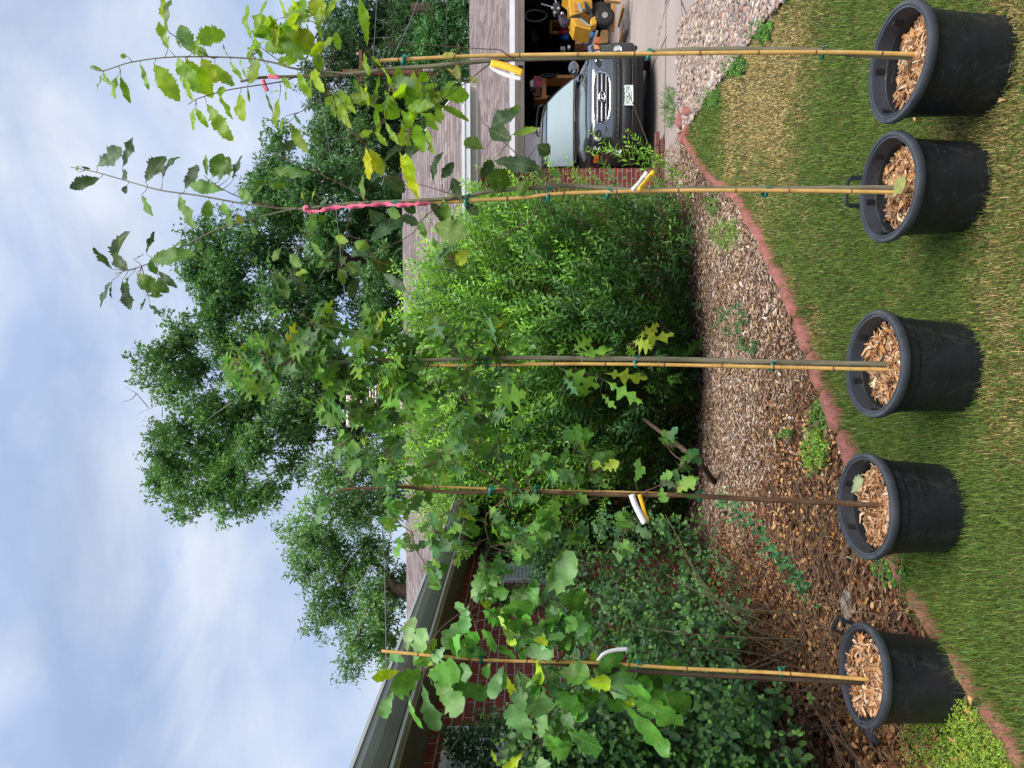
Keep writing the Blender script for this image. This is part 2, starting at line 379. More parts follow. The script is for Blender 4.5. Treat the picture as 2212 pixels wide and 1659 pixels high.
# ------------------------------------------------------------------ ground sheets
E_PX = [(1478, 285), (1500, 330), (1540, 385), (1602, 432), (1645, 505), (1690, 600), (1722, 660), (1748, 740), (1795, 860), (1848, 975), (1905, 1130), (1962, 1262), (2040, 1395), (2090, 1450), (2140, 1530), (2205, 1640), (2300, 1800)]
EDGE = [G(a, b) for a, b in E_PX]
WD = Vector((.0736, 1, 0)).normalized(); WR = Vector((1, -.0736, 0)).normalized()     # house axes: depth, rightwards
def H(s, a, z): return tuple(WD*s+WR*a+Vector((0, 0, z)))
WA = -2.58; SF = 11.7; AC = 2.36
mulch_poly = [tuple(p[:2]) for p in EDGE]+[(-2.75, EDGE[-1][1]), (-2.3, 4.0), H(SF+.2, WA-.1, 0)[:2], (3.4, 12.6), (3.25, 9.95), tuple(EDGE[0][:2]+np.array([.1, .5]))]
grav_poly = [tuple(G(a, b)[:2]) for a, b in ((1480, 285), (1467, 285), (1467, 60), (1510, 0), (1560, -120), (1720, -260), (1800, -130), (1700, 0), (1588, 140), (1530, 215))]
drive_poly = [(2.95, 10.02), (4.66, 10.02), (4.46, 8.95), (4.1, 6.6), (3.9, 3.6), (3.9, -2), (14, -2), (14, 22), (2.95, 22)]
def sheet(name, x0, x1, y0, y1, st, dz, mat, poly=None):
    nx = int((x1-x0)/st)+1; ny = int((y1-y0)/st)+1
    X, Y = np.meshgrid(np.linspace(x0, x1, nx), np.linspace(y0, y1, ny)); Z = zg(X, Y)+dz
    V = np.stack([X, Y, Z], -1).reshape(-1, 3); i, j = np.meshgrid(np.arange(nx-1), np.arange(ny-1)); a = (j*nx+i).ravel()
    Fq = np.stack([a, a+1, a+nx+1, a+nx], 1)
    if poly is not None:
        cxy = V[Fq].mean(1); Fq = Fq[inpoly(cxy[:, 0], cxy[:, 1], poly)]
        used = np.unique(Fq); rm = np.zeros(len(V), int); rm[used] = np.arange(len(used)); V = V[used]; Fq = rm[Fq]
    return tag(npmesh(name, V, [Fq], mat, smooth=True), kind='structure')
t = NT('lawn_soil'); n = t.noise(3, 8, .7, t.pos()); n2 = t.noise(60, 6, .7, t.pos())
c = t.ramp(n, [(.35, (.045, .055, .016)), (.65, (.13, .10, .045))]); t.p(Base_Color=t.mix(t.ramp(n2, [(.4, (0, 0, 0)), (.7, (.7, .7, .7))]), c, (.05, .035, .02)), Roughness=.95, Specular_IOR_Level=.1); t.bump(n2, .8, .02); m_lawn = t.m
sheet('ground', -3.6, 6.5, .3, 16, .1, -.006, m_lawn)
# the ground beyond, out to the horizon
def far_ground():
    mb = MB(); z = LOW-.03
    for (x0, x1, y0, y1) in ((-400, -3.6, -60, 16), (6.5, 400, -60, 16), (-3.6, 6.5, -60, .3), (-400, 400, 16, 600)):
        mb.quad([(x0, y0, z), (x1, y0, z), (x1, y1, z), (x0, y1, z)])
    tag(mb.build('terrain', simple('far_ground', (.08, .085, .04), .95, .4, .3, ws=True), rec=False), kind='structure')
far_ground()
t = NT('mulch_soil'); n2 = t.noise(55, 7, .7, t.pos()); n = t.noise(2, 6, .6, t.pos())
t.p(Base_Color=t.mix(t.ramp(n, [(.4, (0, 0, 0)), (.6, (1, 1, 1))]), t.ramp(n2, [(.35, (.035, .02, .012)), (.7, (.16, .09, .05))]), t.ramp(n2, [(.35, (.05, .035, .025)), (.7, (.22, .15, .10))])), Roughness=.95, Specular_IOR_Level=.1); t.bump(n2, 1, .02)
sheet('mulch_bed', -3.0, 3.8, 1.8, 13.2, .06, .002, t.m, mulch_poly)
t = NT('gravel_base'); n2 = t.noise(40, 6, .7, t.pos()); t.p(Base_Color=t.ramp(n2, [(.35, (.09, .06, .045)), (.7, (.3, .23, .2))]), Roughness=.9); t.bump(n2, 1, .02)
sheet('gravel_bed', 1.5, 6.5, 4.0, 10.6, .06, .008, t.m, grav_poly)
# driveway: concrete with joints and wandering cracks
t = NT('concrete'); P_ = t.pos(); n = t.noise(.7, 8, .65, P_); n2 = t.noise(25, 6, .7, P_)
c = t.ramp(n, [(.3, (.26, .215, .20)), (.7, (.36, .305, .285))]); c = t.mix(t.ramp(n2, [(.3, (.25, .25, .25)), (.8, (0, 0, 0))]), c, (.22, .18, .165))
wr = t.node('ShaderNodeTexNoise', {'Scale': 1.6, 'Detail': 8, 'Roughness': .7}); t.l.new(P_, wr.inputs[0])
wv = t.node('ShaderNodeVectorMath', operation='SCALE'); t.l.new(wr.outputs['Color'], wv.inputs[0]); wv.inputs['Scale'].default_value = .9
wa = t.node('ShaderNodeVectorMath', operation='ADD'); t.l.new(P_, wa.inputs[0]); t.l.new(wv.outputs[0], wa.inputs[1])
vo = t.node('ShaderNodeTexVoronoi', {'Scale': .36}, feature='DISTANCE_TO_EDGE'); t.l.new(wa.outputs[0], vo.inputs[0])
ck = t.ramp(vo.outputs['Distance'], [(.002, (1, 1, 1)), (.0065, (0, 0, 0))]); c = t.mix(ck, c, (.05, .04, .035))
t.p(Base_Color=c, Roughness=.85, Specular_IOR_Level=.25); t.bump(t.math('SUBTRACT', t.math('MULTIPLY', n2, .4), ck), .5, .01); m_conc = t.m
mb = MB(); mb.prism(drive_poly, LOW-.1, LOW+.012, lambda a, b, y: (a, b, y)); tag(mb.build('driveway', m_conc), kind='structure')
mb = MB()
for ax, ay, bx, by in ((3.2, 11.05, 8.5, 10.75), (4.9, 10.9, 5.15, 16.2), (4.6, 9.6, 9, 13.8)):
    mb.bar((ax, ay, LOW+.014), (bx, by, LOW+.014), .014, .006)
tag(mb.build('driveway_joint', m_soil), kind='structure')

# ------------------------------------------------------------------ brick house (left wing + main range)
def wallq(mb, o, dv, L_, z0, z1, holes=(), rev=.09, back=None, mi=0):
    o = Vector(o); dv = Vector(dv); xs = sorted({0, L_, *[h[0] for h in holes], *[h[1] for h in holes]}); zs = sorted({z0, z1, *[h[2] for h in holes], *[h[3] for h in holes]})
    for a, b in zip(xs, xs[1:]):
        for c_, d_ in zip(zs, zs[1:]):
            if any(h[0] <= a and b <= h[1] and h[2] <= c_ and d_ <= h[3] for h in holes): continue
            ps = [o+dv*a+Vector((0, 0, c_)), o+dv*b+Vector((0, 0, c_)), o+dv*b+Vector((0, 0, d_)), o+dv*a+Vector((0, 0, d_))]
            mb.quad(ps, [(a, c_), (b, c_), (b, d_), (a, d_)], mi)
    if back is not None:
        bk = Vector(back)*rev
        for a, b, c_, d_ in holes:
            q = [o+dv*a+Vector((0, 0, c_)), o+dv*b+Vector((0, 0, c_)), o+dv*b+Vector((0, 0, d_)), o+dv*a+Vector((0, 0, d_))]
            for i in range(4):
                p1, p2 = q[i], q[(i+1) % 4]; mb.quad([p1, p2, p2+bk, p1+bk], [(0, 0), (.2, 0), (.2, .09), (0, .09)], mi)
hs = thing('brick_house', (0, 8, 0), 'red brick house with olive eaves, grey gutter and brown shingled roof behind the shrub', 'house')
HO = tuple(hs.location)
S0 = 1.2
win = [(8.19-S0, 9.47-S0, 1.36, 2.28), (2.6-S0, 4.19-S0, 1.12, 2.30)]
mb = MB(); wallq(mb, H(S0, WA, 0), WD, SF-S0, -.4, 2.44, win, .1, -WR)
wallq(mb, H(SF, WA, 0), WR, AC-WA, -.4, 2.52, (), .1)
wallq(mb, H(SF, AC, 0), WD, 8.5, -.4, 2.52)
# gable triangle over the right end
g = [H(SF, AC, 2.52), H(SF+8.5, AC, 2.52), H(SF+4, AC, 4.1)]; mb.quad(g, [(0, 2.5), (8.5, 2.5), (4, 4.1)])
mb.build('brick_wall', m_brick, hs, off=HO, rec=False)
mb = MB(); z = .58+CAMZ
mb.box((0, 0, 0), (.001, .001, .001)); mb = MB()
def hb(mb, s0, s1, a0, a1, z0, z1, mi=0):
    vs = [H(s, a, z_) for s in (s0, s1) for a in (a0, a1) for z_ in (z0, z1)]
    mb.add(vs, [(0, 1, 3, 2), (4, 6, 7, 5), (0, 4, 5, 1), (2, 3, 7, 6), (0, 2, 6, 4), (1, 5, 7, 3)], mi=mi); return mb
ZS = 2.425; AE = -1.98
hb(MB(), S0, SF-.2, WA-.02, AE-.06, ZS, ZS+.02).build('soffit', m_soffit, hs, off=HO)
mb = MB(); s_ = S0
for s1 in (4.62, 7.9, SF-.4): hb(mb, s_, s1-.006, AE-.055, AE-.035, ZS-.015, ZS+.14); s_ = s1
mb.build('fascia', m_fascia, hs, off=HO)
# K-style gutter swept along the eave
prof = [(-.03, .03), (.03, .0), (.055, .035), (.07, .06), (.085, .10), (.085, .145), (.07, .15), (.07, .138), (-.03, .138)]
mb = MB(); mb.prism([(AE-.035+a+.03, ZS+.018+b) for a, b in prof[:5]+[(.085, .135), (-.03, .135)]], S0, SF-.5, lambda a, b, y: H(y, a, b)); gu = mb.build('gutter', m_gutter, hs, off=HO)
mb = MB(); hb(mb, S0, SF-.5, AE+.06, AE+.087, ZS+.150, ZS+.166); hb(mb, S0, SF-.5, AE-.03, AE+.012, ZS+.0, ZS+.016); mb.build('gutter_lip', m_gutlip, gu, off=None)
bpy.data.objects[COL.objects[-1].name].location = [-c for c in HO]
# wing roof, falling away from the eave
def roofq(mb, ps, uvs): mb.quad(ps, uvs)
mb = MB(); zt = ZS+.14
mb.quad([H(S0, AE-.03, zt), H(SF+1.2, AE-.03, zt), H(SF+1.2, AE-4.5, zt+1.25), H(S0, AE-4.5, zt+1.25)], [(0, 0), (12, 0), (12, 4.7), (0, 4.7)])
mb.quad([H(S0, AE-.03, zt-.02), H(SF, AE-.03, zt-.02), H(SF, AE-4.5, zt-.02), H(S0, AE-4.5, zt-.02)], [(0, 0)]*4)
# main roof: eave at SF-.6, ridge 4.5 m behind
EV, RV, ZE, ZR = SF-.75, SF+3.9, 2.67, 4.22
mb.quad([H(EV, -6.5, ZE), H(EV, AC+.95, ZE), H(RV, AC+.95, ZR), H(RV, -6.5, ZR)], [(0, 0), (10, 0), (10, 4.9), (0, 4.9)])
mb.quad([H(RV, -6.5, ZR), H(RV, AC+.95, ZR), H(RV+4.6, AC+.95, ZE), H(RV+4.6, -6.5, ZE)], [(0, 4.9), (10, 4.9), (10, 0), (0, 0)])
mb.quad([H(EV, -6.5, ZE-.03), H(EV, AC+.93, ZE-.03), H(RV, AC+.93, ZR-.05), H(RV, -6.5, ZR-.05)], [(0, 0)]*4)
rf = mb.build('roof', m_shingle, hs, off=HO, rec=False)
mb = MB(); hb(mb, EV-.02, EV+.02, AE, AC+.97, ZE-.2, ZE-.03); hb(mb, EV-.06, SF+.1, AE, AC+.9, ZE-.22, ZE-.20); mb.build('eave_board', m_trim, hs, off=HO)
mb = MB(); hb(mb, EV-.14, EV-.024, AE+.2, AC+.97, ZE-.125, ZE-.02); hb(mb, EV-.155, EV-.142, AE+.2, AC+.98, ZE-.05, ZE-.01); mb.build('gutter', m_whitem, hs, off=HO)
mb = MB()
for k in (0, 1):
    a = AC+.952+k*.02
    mb.add([H(EV, a, ZE-.14), H(RV, a, ZR-.14), H(RV, a, ZR+.02), H(EV, a, ZE+.02), H(EV, a+.018, ZE-.14), H(RV, a+.018, ZR-.14), H(RV, a+.018, ZR+.02), H(EV, a+.018, ZE+.02)], [(0, 1, 2, 3), (4, 5, 6, 7), (0, 1, 5, 4), (2, 3, 7, 6), (0, 3, 7, 4), (1, 2, 6, 5)])
    break
mb.build('rake_board', m_trim, hs, off=HO)
# windows and shutters
for k, (a, b, c_, d_) in enumerate(win):
    a += S0; b += S0
    mb = MB(); fr_ = .045; x0, x1 = WA-.085, WA-.03
    for (p, q, r_, s_) in ((a, b, c_, c_+fr_), (a, b, d_-fr_, d_), (a, a+fr_, c_+fr_, d_-fr_), (b-fr_, b, c_+fr_, d_-fr_), ((a+b)/2-.02, (a+b)/2+.02, c_+fr_, d_-fr_)): hb(mb, p, q, x0, x1, r_, s_)
    wf = mb.build('window', m_trim if k else m_gutlip, hs, off=HO)
    mb = MB(); hb(mb, a+fr_, b-fr_, WA-.07, WA-.062, c_+fr_, d_-fr_)
    if k == 0:
        pass
    gl = mb.build('pane', m_glassw, wf, off=HO)
def shutter(s0, s1, z0, z1):
    mb = MB(); x0, x1 = WA+.004, WA+.034; e = .05
    for p in ((s0, s1, z0, z0+e), (s0, s1, z1-e, z1), (s0, s0+e, z0+e, z1-e), (s1-e, s1, z0+e, z1-e)): hb(mb, p[0], p[1], x0, x1, p[2], p[3])
    o = mb.build('shutter', m_whitem, hs, off=HO); mb = MB(); n_ = int((z1-z0-2*e)/.036)
    for i in range(n_):
        z_ = z0+e+(i+.5)*(z1-z0-2*e)/n_
        vs = [H(s0+e, x0+.004, z_+.016), H(s1-e, x0+.004, z_+.016), H(s1-e, x0+.024, z_-.010), H(s0+e, x0+.024, z_-.010)]
        mb.add(vs+[(p[0], p[1], p[2]-.008) for p in vs], [(0, 1, 2, 3), (7, 6, 5, 4), (0, 1, 5, 4), (1, 2, 6, 5), (2, 3, 7, 6), (3, 0, 4, 7)])
    mb.build('louvre', m_whitem, o, off=HO)
    mb = MB(); hb(mb, s0+e, s1-e, WA+.001, WA+.003, z0+e, z1-e); mb.build('shutter_back', m_blk, o, off=HO)
shutter(7.62, 8.17, 1.34, 2.30); shutter(9.49, 10.04, 1.34, 2.30); shutter(4.21, 4.76, 1.10, 2.33)

# evaporative cooler on the roof
def cooler():
    c0 = PV(880, 872, 15.3); W_, D_, Hh = .86, .86, 1.15; x, y = c0[0], 15.3; zb = 4.08
    th = thing('evaporative_cooler', (x, y, zb), 'beige louvered evaporative cooler box standing on the brown shingled roof', 'roof cooler')
    mb = MB(); mb.box((0, 0, .09), (W_*.98, D_*.98, .18), bev=.02); mb.build('water_pan', m_beige, th, smooth=False)
    mb = MB(); mb.box((0, 0, Hh-.06), (W_+.03, D_+.03, .12), bev=.03); mb.build('lid', m_beige, th)
    for i in (-1, 1):
        for j in (-1, 1): MB().box((i*(W_/2-.04), j*(D_/2-.04), .65), (.08, .08, .96)).build('corner_post', m_beige, th)
    mb = MB(); mb.box((0, 0, .65), (W_-.1, D_-.1, .96)); mb.build('inner_box', m_beiged, th)
    for dx, dy in ((0, -1), (-1, 0), (1, 0)):
        mb = MB()
        for col_ in range(3):
            for k in range(15):
                z_ = .24+k*.056; off_ = (col_-1)*.235
                if dy: mb.box((off_, -(D_/2-.012), z_), (.205, .02, .03), Matrix.Rotation(-.5, 3, 'X'))
                else: mb.box((dx*(W_/2-.012), off_, z_), (.02, .205, .03), Matrix.Rotation(.5*dx, 3, 'Y'))
        for col_ in range(4):
            o_ = (col_-1.5)*.235
            if dy: mb.box((o_, -(D_/2-.015), .65), (.03, .028, .92))
            else: mb.box((dx*(W_/2-.015), o_, .65), (.028, .03, .92))
        mb.box((0, -(D_/2-.015), 1.09), (W_-.1, .03, .05)) if dy else mb.box((dx*(W_/2-.015), 0, 1.09), (.03, D_-.1, .05))
        mb.build('louvered_panel', m_beige, th)
    for i in (-1, 1):
        for j in (-1, 1):
            mb = MB(); mb.box((i*.38, j*.38, -.14), (.04, .04, .3)); mb.build('leg', m_greymetal, th)
    mb = MB(); mb.box((0, 0, -.10), (.5, .5, .22)); mb.build('duct', m_whitem, th)
cooler()

# ------------------------------------------------------------------ garage
gs = thing('garage', (7, 17, LOW), 'open cream garage with a long low brown shingled roof, cluttered and dark inside', 'garage'); GO = tuple(gs.location)
SG = 17.0; AG0, AG1 = 2.50, 7.95; AD = 4.30          # front plane, left and right ends, opening's left jamb
mb = MB(); zf = LOW+.012
hb(mb, SG, SG+.12, AG0, AG1+.1, 1.775, 2.0); mb.build('header_board', m_trim, gs, off=GO)
mb = MB(); hb(mb, SG-.30, SG-.27, AG0-.2, AG1+1.6, 1.93, 2.07); hb(mb, SG-.3, SG+.1, AG0-.2, AG1+1.6, 1.915, 1.93); mb.build('fascia', m_trim, gs, off=GO)
mb = MB(); hb(mb, SG-.40, SG-.304, AG0-.2, AG1+1.6, 1.975, 2.085); mb.build('gutter', m_whitem, gs, off=GO)
hb(MB(), SG+.0, SG+.12, AD-.09, AD, zf, 1.775).build('door_jamb', m_trim, gs, off=GO)
mb = MB(); hb(mb, SG+.05, SG+.09, AG0, AD-.092, zf, 1.765)
dp = mb.build('closed_door', m_door, gs, off=GO); mb = MB()
for z_ in (.1, .55, 1.0, 1.45): hb(mb, SG+.04, SG+.0485, AG0, AD-.1, z_-.012, z_+.012)
for a_ in (AG0+.8,): hb(mb, SG+.035, SG+.0482, a_, a_+.05, .85, .9)
mb.build('door_rib', m_trim, dp, off=GO)
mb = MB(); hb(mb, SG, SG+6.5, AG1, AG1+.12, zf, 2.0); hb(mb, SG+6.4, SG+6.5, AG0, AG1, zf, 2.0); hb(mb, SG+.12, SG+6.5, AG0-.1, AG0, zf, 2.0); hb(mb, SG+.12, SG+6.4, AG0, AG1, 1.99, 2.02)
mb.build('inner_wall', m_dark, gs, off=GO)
mb = MB(); e0, r0 = SG-.36, SG+3.9
mb.quad([H(e0, AG0-.3, 2.075), H(e0, 9.15, 2.075), H(r0, 9.15, 3.20), H(r0, AG0-.3, 3.20)], [(0, 0), (7, 0), (7, 4.4), (0, 4.4)])
mb.quad([H(r0, AG0-.3, 3.20), H(r0, 9.15, 3.20), H(r0+3.6, 9.15, 2.1), H(r0+3.6, AG0-.3, 2.1)], [(0, 4.4), (7, 4.4), (7, 0), (0, 0)])
mb.quad([H(e0, AG0-.3, 2.055), H(e0, 9.14, 2.055), H(r0, 9.14, 3.17), H(r0, AG0-.3, 3.17)], [(0, 0)]*4)
mb.build('roof', m_shingle, gs, off=GO, rec=False)
mb = MB(); mb.add([H(e0, 9.16, 1.95), H(r0, 9.16, 3.07), H(r0, 9.16, 3.215), H(e0, 9.16, 2.09), H(e0, 9.18, 1.95), H(r0, 9.18, 3.07), H(r0, 9.18, 3.215), H(e0, 9.18, 2.09)], [(0, 1, 2, 3), (4, 5, 6, 7), (0, 1, 5, 4), (2, 3, 7, 6), (0, 3, 7, 4), (1, 2, 6, 5)]); mb.build('rake_board', m_trim, gs, off=GO)
mb = MB(); hb(mb, SG-.02, SG-.002, AD+1.22, AD+1.3, 1.80, 1.9); mb.build('lamp_bracket', m_blk, gs, off=GO)

# utility pole and wires
def pole():
    b = PV(1010, 158, 30); x = b[0]; th = thing('utility_pole', (x, 30, LOW), 'weathered red-brown wooden utility pole standing among the trees behind the garage', 'utility pole')
    MB().tube([(0, 0, 0), (0, 0, 4.5), (.03, 0, 9.0)], [.16, .15, .13], 14).build('post', m_pole, th, smooth=True)
    MB().box((0, -.05, 8.3), (1.8, .1, .12)).build('crossarm', m_pole, th)
    for k in (-1, 1): MB().lathe([(.0, 0), (.05, .0), (.06, .06), (.03, .12), (0, .13)], 10, (k*.75, -.05, 8.36)).build('insulator', m_greymetal, th, smooth=True)
    mb = MB(); mb.box((-.2, -.12, 5.9), (.3, .12, .22), bev=.03); mb.box((.05, -.18, 5.6), (.12, .1, .5), bev=.03); mb.build('splice_box', m_greymetal, th)
    return x
pole()
wires = [((804, 158, 30), (814, 0, 26), (832, -400, 20), .014, m_wire, 'pale thin wire running off the pole over the open sky'),
 ((832, 160, 30), (903, 0, 24), (1000, -380, 18), .014, m_wire, 'pale wire slanting across the trees right of the pole'),
 ((960, 150, 30), (966, 0, 24), (980, -400, 17), .018, m_wire, 'pale wire just above the garage roof'),
 ((985, 158, 30), (1004, 0, 24), (1015, -400, 18), .014, m_wired, 'black wire lowest beside the garage ridge'),
 ((682, 158, 30), (712, 330, 27), (745, 640, 22), .011, m_wire, 'thin wire crossing the sky gap above the tagged saplings'),
 ((800, 900, 28), (828, 1180, 25), (838, 1700, 18), .014, m_wire, 'thin wire strung across the tree above the left wing gutter')]
for a, b, c_, r_, m_, lb in wires:
    pts = catmull([PV(*a), PV(*b), PV(*c_)], 8); mb = MB(); mb.tube(pts, r_, 5); tag(mb.build('power_line', m_), lb, 'wire', 'power lines')
# ------------------------------------------------------------------ leaves
def shape(kind, var=0):
    if kind == 'chestnut':
        out = [(0, 0), (.06, .12)]
        n = 9
        for i in range(n):
            t0 = .10+.86*i/n; t1 = .10+.86*(i+.72)/n
            e = lambda t: math.sin(math.pi*min(1, max(0, t*1.0))**1.25)**.75
            out += [(t0, e(t0)*.84), (t1, e(t1)*1.04+.03)]
        return out+[(1, 0)]
    return {'redoak': [(0, 0), (.10, .04), (.19, .12), (.26, .50), (.29, .46), (.31, .17), (.37, .15), (.43, .55), (.50, 1.0), (.53, .82), (.55, .26), (.61, .22), (.69, .62), (.77, .82), (.79, .6), (.81, .24), (.87, .22), (.93, .34), (.95, .14), (1, 0)],
      'round': [(0, 0), (.1, .07), (.17, .28), (.23, .38), (.29, .30), (.33, .2), (.38, .3), (.45, .74), (.51, .78), (.56, .55), (.59, .40), (.64, .62), (.71, 1.0), (.77, .98), (.81, .68), (.85, .66), (.9, .7), (.95, .45), (1, 0)],
      'broad': [(0, 0), (.09, .07), (.16, .24), (.22, .44), (.27, .38), (.32, .36), (.38, .58), (.45, .82), (.50, .72), (.54, .64), (.60, .84), (.67, 1.0), (.72, .84), (.76, .74), (.82, .84), (.88, .74), (.93, .48), (1, 0)]}[kind]
def leaves(kind, B, T, W, Nn, col, fold=.25, droop=.12, ruf=.05):
    """one blade per row: base B, tip T, half width W, facing Nn -> verts, faces, colour, uv"""
    prof = np.array(shape(kind)); m = len(prof); n = len(B); B = np.asarray(B, float); T = np.asarray(T, float)
    ax = T-B; Ln = np.linalg.norm(ax, axis=1, keepdims=True); ax = ax/Ln
    Nn = Nn-ax*(Nn*ax).sum(1, keepdims=True); Nn /= np.linalg.norm(Nn, axis=1, keepdims=True)+1e-9; Sd = np.cross(ax, Nn)
    t = prof[:, 0][None, :, None]; hw = prof[:, 1][None, :, None]*np.asarray(W).reshape(-1, 1, 1)
    dr = (rng.normal(0, 1, (n, 1, 1))*droop+droop)*Ln[:, :, None]; cen = B[:, None]+ax[:, None]*Ln[:, None]*t-Nn[:, None]*dr*(t**2-t*.8)*1.6
    fo = rng.normal(fold, .18, (n, 1, 1)); tw = rng.normal(0, .35, (n, 1, 1))
    out = [cen]; 
    for s in (-1, 1):
        j = 1+rng.normal(0, .10, (n, m, 1)); wv = np.sin(t*rng.uniform(9, 17, (n, 1, 1))+rng.uniform(0, 6, (n, 1, 1)))*ruf*Ln[:, :, None]
        h = hw*j; ang = fo+s*tw*t
        out.append(cen+Sd[:, None]*s*h*np.cos(ang)+Nn[:, None]*(h*np.sin(ang)+wv*prof[:, 1][None, :, None])+ax[:, None]*Ln[:, None]*rng.normal(0, .012, (n, m, 1)))
    V = np.stack(out, 2).reshape(-1, 3)          # n, m, 3(c,l,r)
    i0 = (np.arange(n)[:, None]*m+np.arange(m-1)[None]).ravel()*3
    Fq = np.concatenate([np.stack([i0, i0+1, i0+4, i0+3], 1), np.stack([i0+2, i0, i0+3, i0+5], 1)])
    uv = np.stack([np.broadcast_to(np.array([0, -1, 1])[None, None, :]*prof[:, 1][None, :, None], (n, m, 3)), np.broadcast_to(prof[:, 0][None, :, None], (n, m, 3))], -1).reshape(-1, 2)
    C = np.repeat(np.asarray(col), m*3, axis=0)
    return V, Fq, C, uv
def smallleaf(B, T, W, Nn, col, fold=.35):
    """5 vertex leaflet"""
    ax = T-B; Ln = np.linalg.norm(ax, axis=1, keepdims=True); ax = ax/Ln
    Nn = Nn-ax*(Nn*ax).sum(1, keepdims=True); Nn /= np.linalg.norm(Nn, axis=1, keepdims=True)+1e-9; Sd = np.cross(ax, Nn); W = np.asarray(W).reshape(-1, 1)
    c = B+ax*Ln*.5; f = np.sin(fold)
    V = np.stack([B, c-Sd*W+Nn*W*f, c-Nn*W*.1, c+Sd*W+Nn*W*f, T-Nn*Ln*.08], 1).reshape(-1, 3)
    i = np.arange(len(B))*5
    Ft = np.concatenate([np.stack([i, i+2, i+1], 1), np.stack([i, i+3, i+2], 1), np.stack([i+1, i+2, i+4], 1), np.stack([i+2, i+3, i+4], 1)])
    return V, Ft, np.repeat(col, 5, axis=0)
def ovalleaf(B, T, W, Nn, col, fold=.3):
    """8 vertex rounded leaflet"""
    ax = T-B; Ln = np.linalg.norm(ax, axis=1, keepdims=True); ax = ax/Ln
    Nn = Nn-ax*(Nn*ax).sum(1, keepdims=True); Nn /= np.linalg.norm(Nn, axis=1, keepdims=True)+1e-9; Sd = np.cross(ax, Nn); W = np.asarray(W).reshape(-1, 1)
    f = np.sin(fold)
    pt = lambda t, s: B+ax*Ln*t+Sd*W*s+Nn*(W*abs(s)*f)-Nn*Ln*.1*t*t
    V = np.stack([pt(0, 0), pt(.28, -.85), pt(.28, 0), pt(.28, .85), pt(.68, -.85), pt(.68, 0), pt(.68, .85), pt(1, 0)], 1).reshape(-1, 3)
    i = (np.arange(len(B))*8)[:, None]
    tri = np.array([(0, 2, 1), (0, 3, 2), (4, 5, 7), (5, 6, 7)]); qd = np.array([(1, 2, 5, 4), (2, 3, 6, 5)])
    return V, (i[:, :, None]+tri[None]).reshape(-1, 3), (i[:, :, None]+qd[None]).reshape(-1, 4), np.repeat(col, 8, axis=0)
def unit(v): return v/(np.linalg.norm(v, axis=-1, keepdims=True)+1e-9)
def jitcol(base, n, s=.2, warm=.12):
    b = np.asarray(base, float)[None]*np.exp(rng.normal(0, s, (n, 1))); k = rng.normal(0, warm, (n, 1)); b = b*np.concatenate([np.exp(k), np.ones((n, 1)), np.exp(-k)], 1); return np.clip(b, .003, .9)

# ------------------------------------------------------------------ nursery pots
POT = {1: (1.256, 3.075, -.012, .386, .060, .020, .182, .227), 2: (.817, 3.228, -.012, .356, .075, -.02, .180, .225), 3: (.069, 3.28, -.012, .391, .078, .040, .184, .228), 4: (-.541, 3.395, -.012, .380, .092, .036, .187, .229), 5: (-1.300, 3.395, -.012, .378, .02, .078, .170, .221)}
POTLB = {1: 'largest black plastic nursery pot, at the right end of the row, with flat sheen-grey rim', 2: 'black nursery pot with upright strap handle and withered leaf, second from the right',
 3: 'black nursery pot in the middle of the row, with a crease round its shoulder', 4: 'black nursery pot holding a fallen pale lobed leaf, on grass at the brick edging', 5: 'black nursery pot at the left end, with rear handle and folded rim flap'}
chipcols = np.array([(.36, .19, .09), (.44, .26, .14), (.26, .125, .06), (.54, .37, .23), (.16, .075, .04), (.40, .19, .07), (.40, .29, .20)])
def chips(P0, n, lmin, lmax, cols, tilt=.35, wid=(.10, .28), th=.12):
    Ls = rng.uniform(lmin, lmax, n)*rng.choice([1, 1, .6, 1.5], n); W = Ls*rng.uniform(*wid, n); H_ = W*rng.uniform(th, th*3, n)
    az = rng.uniform(0, 2*np.pi, n); el = rng.normal(0, tilt, n); ro = rng.normal(0, .5, n)
    ax = np.stack([np.cos(az)*np.cos(el), np.sin(az)*np.cos(el), np.sin(el)], 1); sd = unit(np.cross(ax, np.array([0, 0, 1.]))); nn = np.cross(sd, ax)
    s2 = sd*np.cos(ro)[:, None]+nn*np.sin(ro)[:, None]; n2 = np.cross(ax, s2)
    k1 = rng.uniform(.3, 1, n); cb = rng.normal(0, .10, n)
    V = []
    for a, tap in ((-1, 1), (0, 1.15), (1, None)):
        for b in (-1, 1):
            for c in (-1, 1):
                tp = k1 if tap is None else tap
                V.append(P0+ax*(a*Ls/2)[:, None]+s2*(b*W/2*tp)[:, None]+n2*((c*H_/2)+cb*Ls*(a == 0))[:, None])
    V = np.stack(V, 1).reshape(-1, 3); i = (np.arange(n)*12)[:, None, None]
    f = []
    for o in (0, 4): f += [(o, o+1, o+5, o+4), (o+2, o+6, o+7, o+3), (o, o+4, o+6, o+2), (o+1, o+3, o+7, o+5)]
    f += [(0, 2, 3, 1), (8, 9, 11, 10)]
    col = cols[rng.integers(0, len(cols), n)]*np.exp(rng.normal(0, .22, (n, 1)))
    return V, (i+np.array(f)[None]).reshape(-1, 4), np.repeat(np.clip(col, 0, .8), 12, axis=0)
POTM = {}
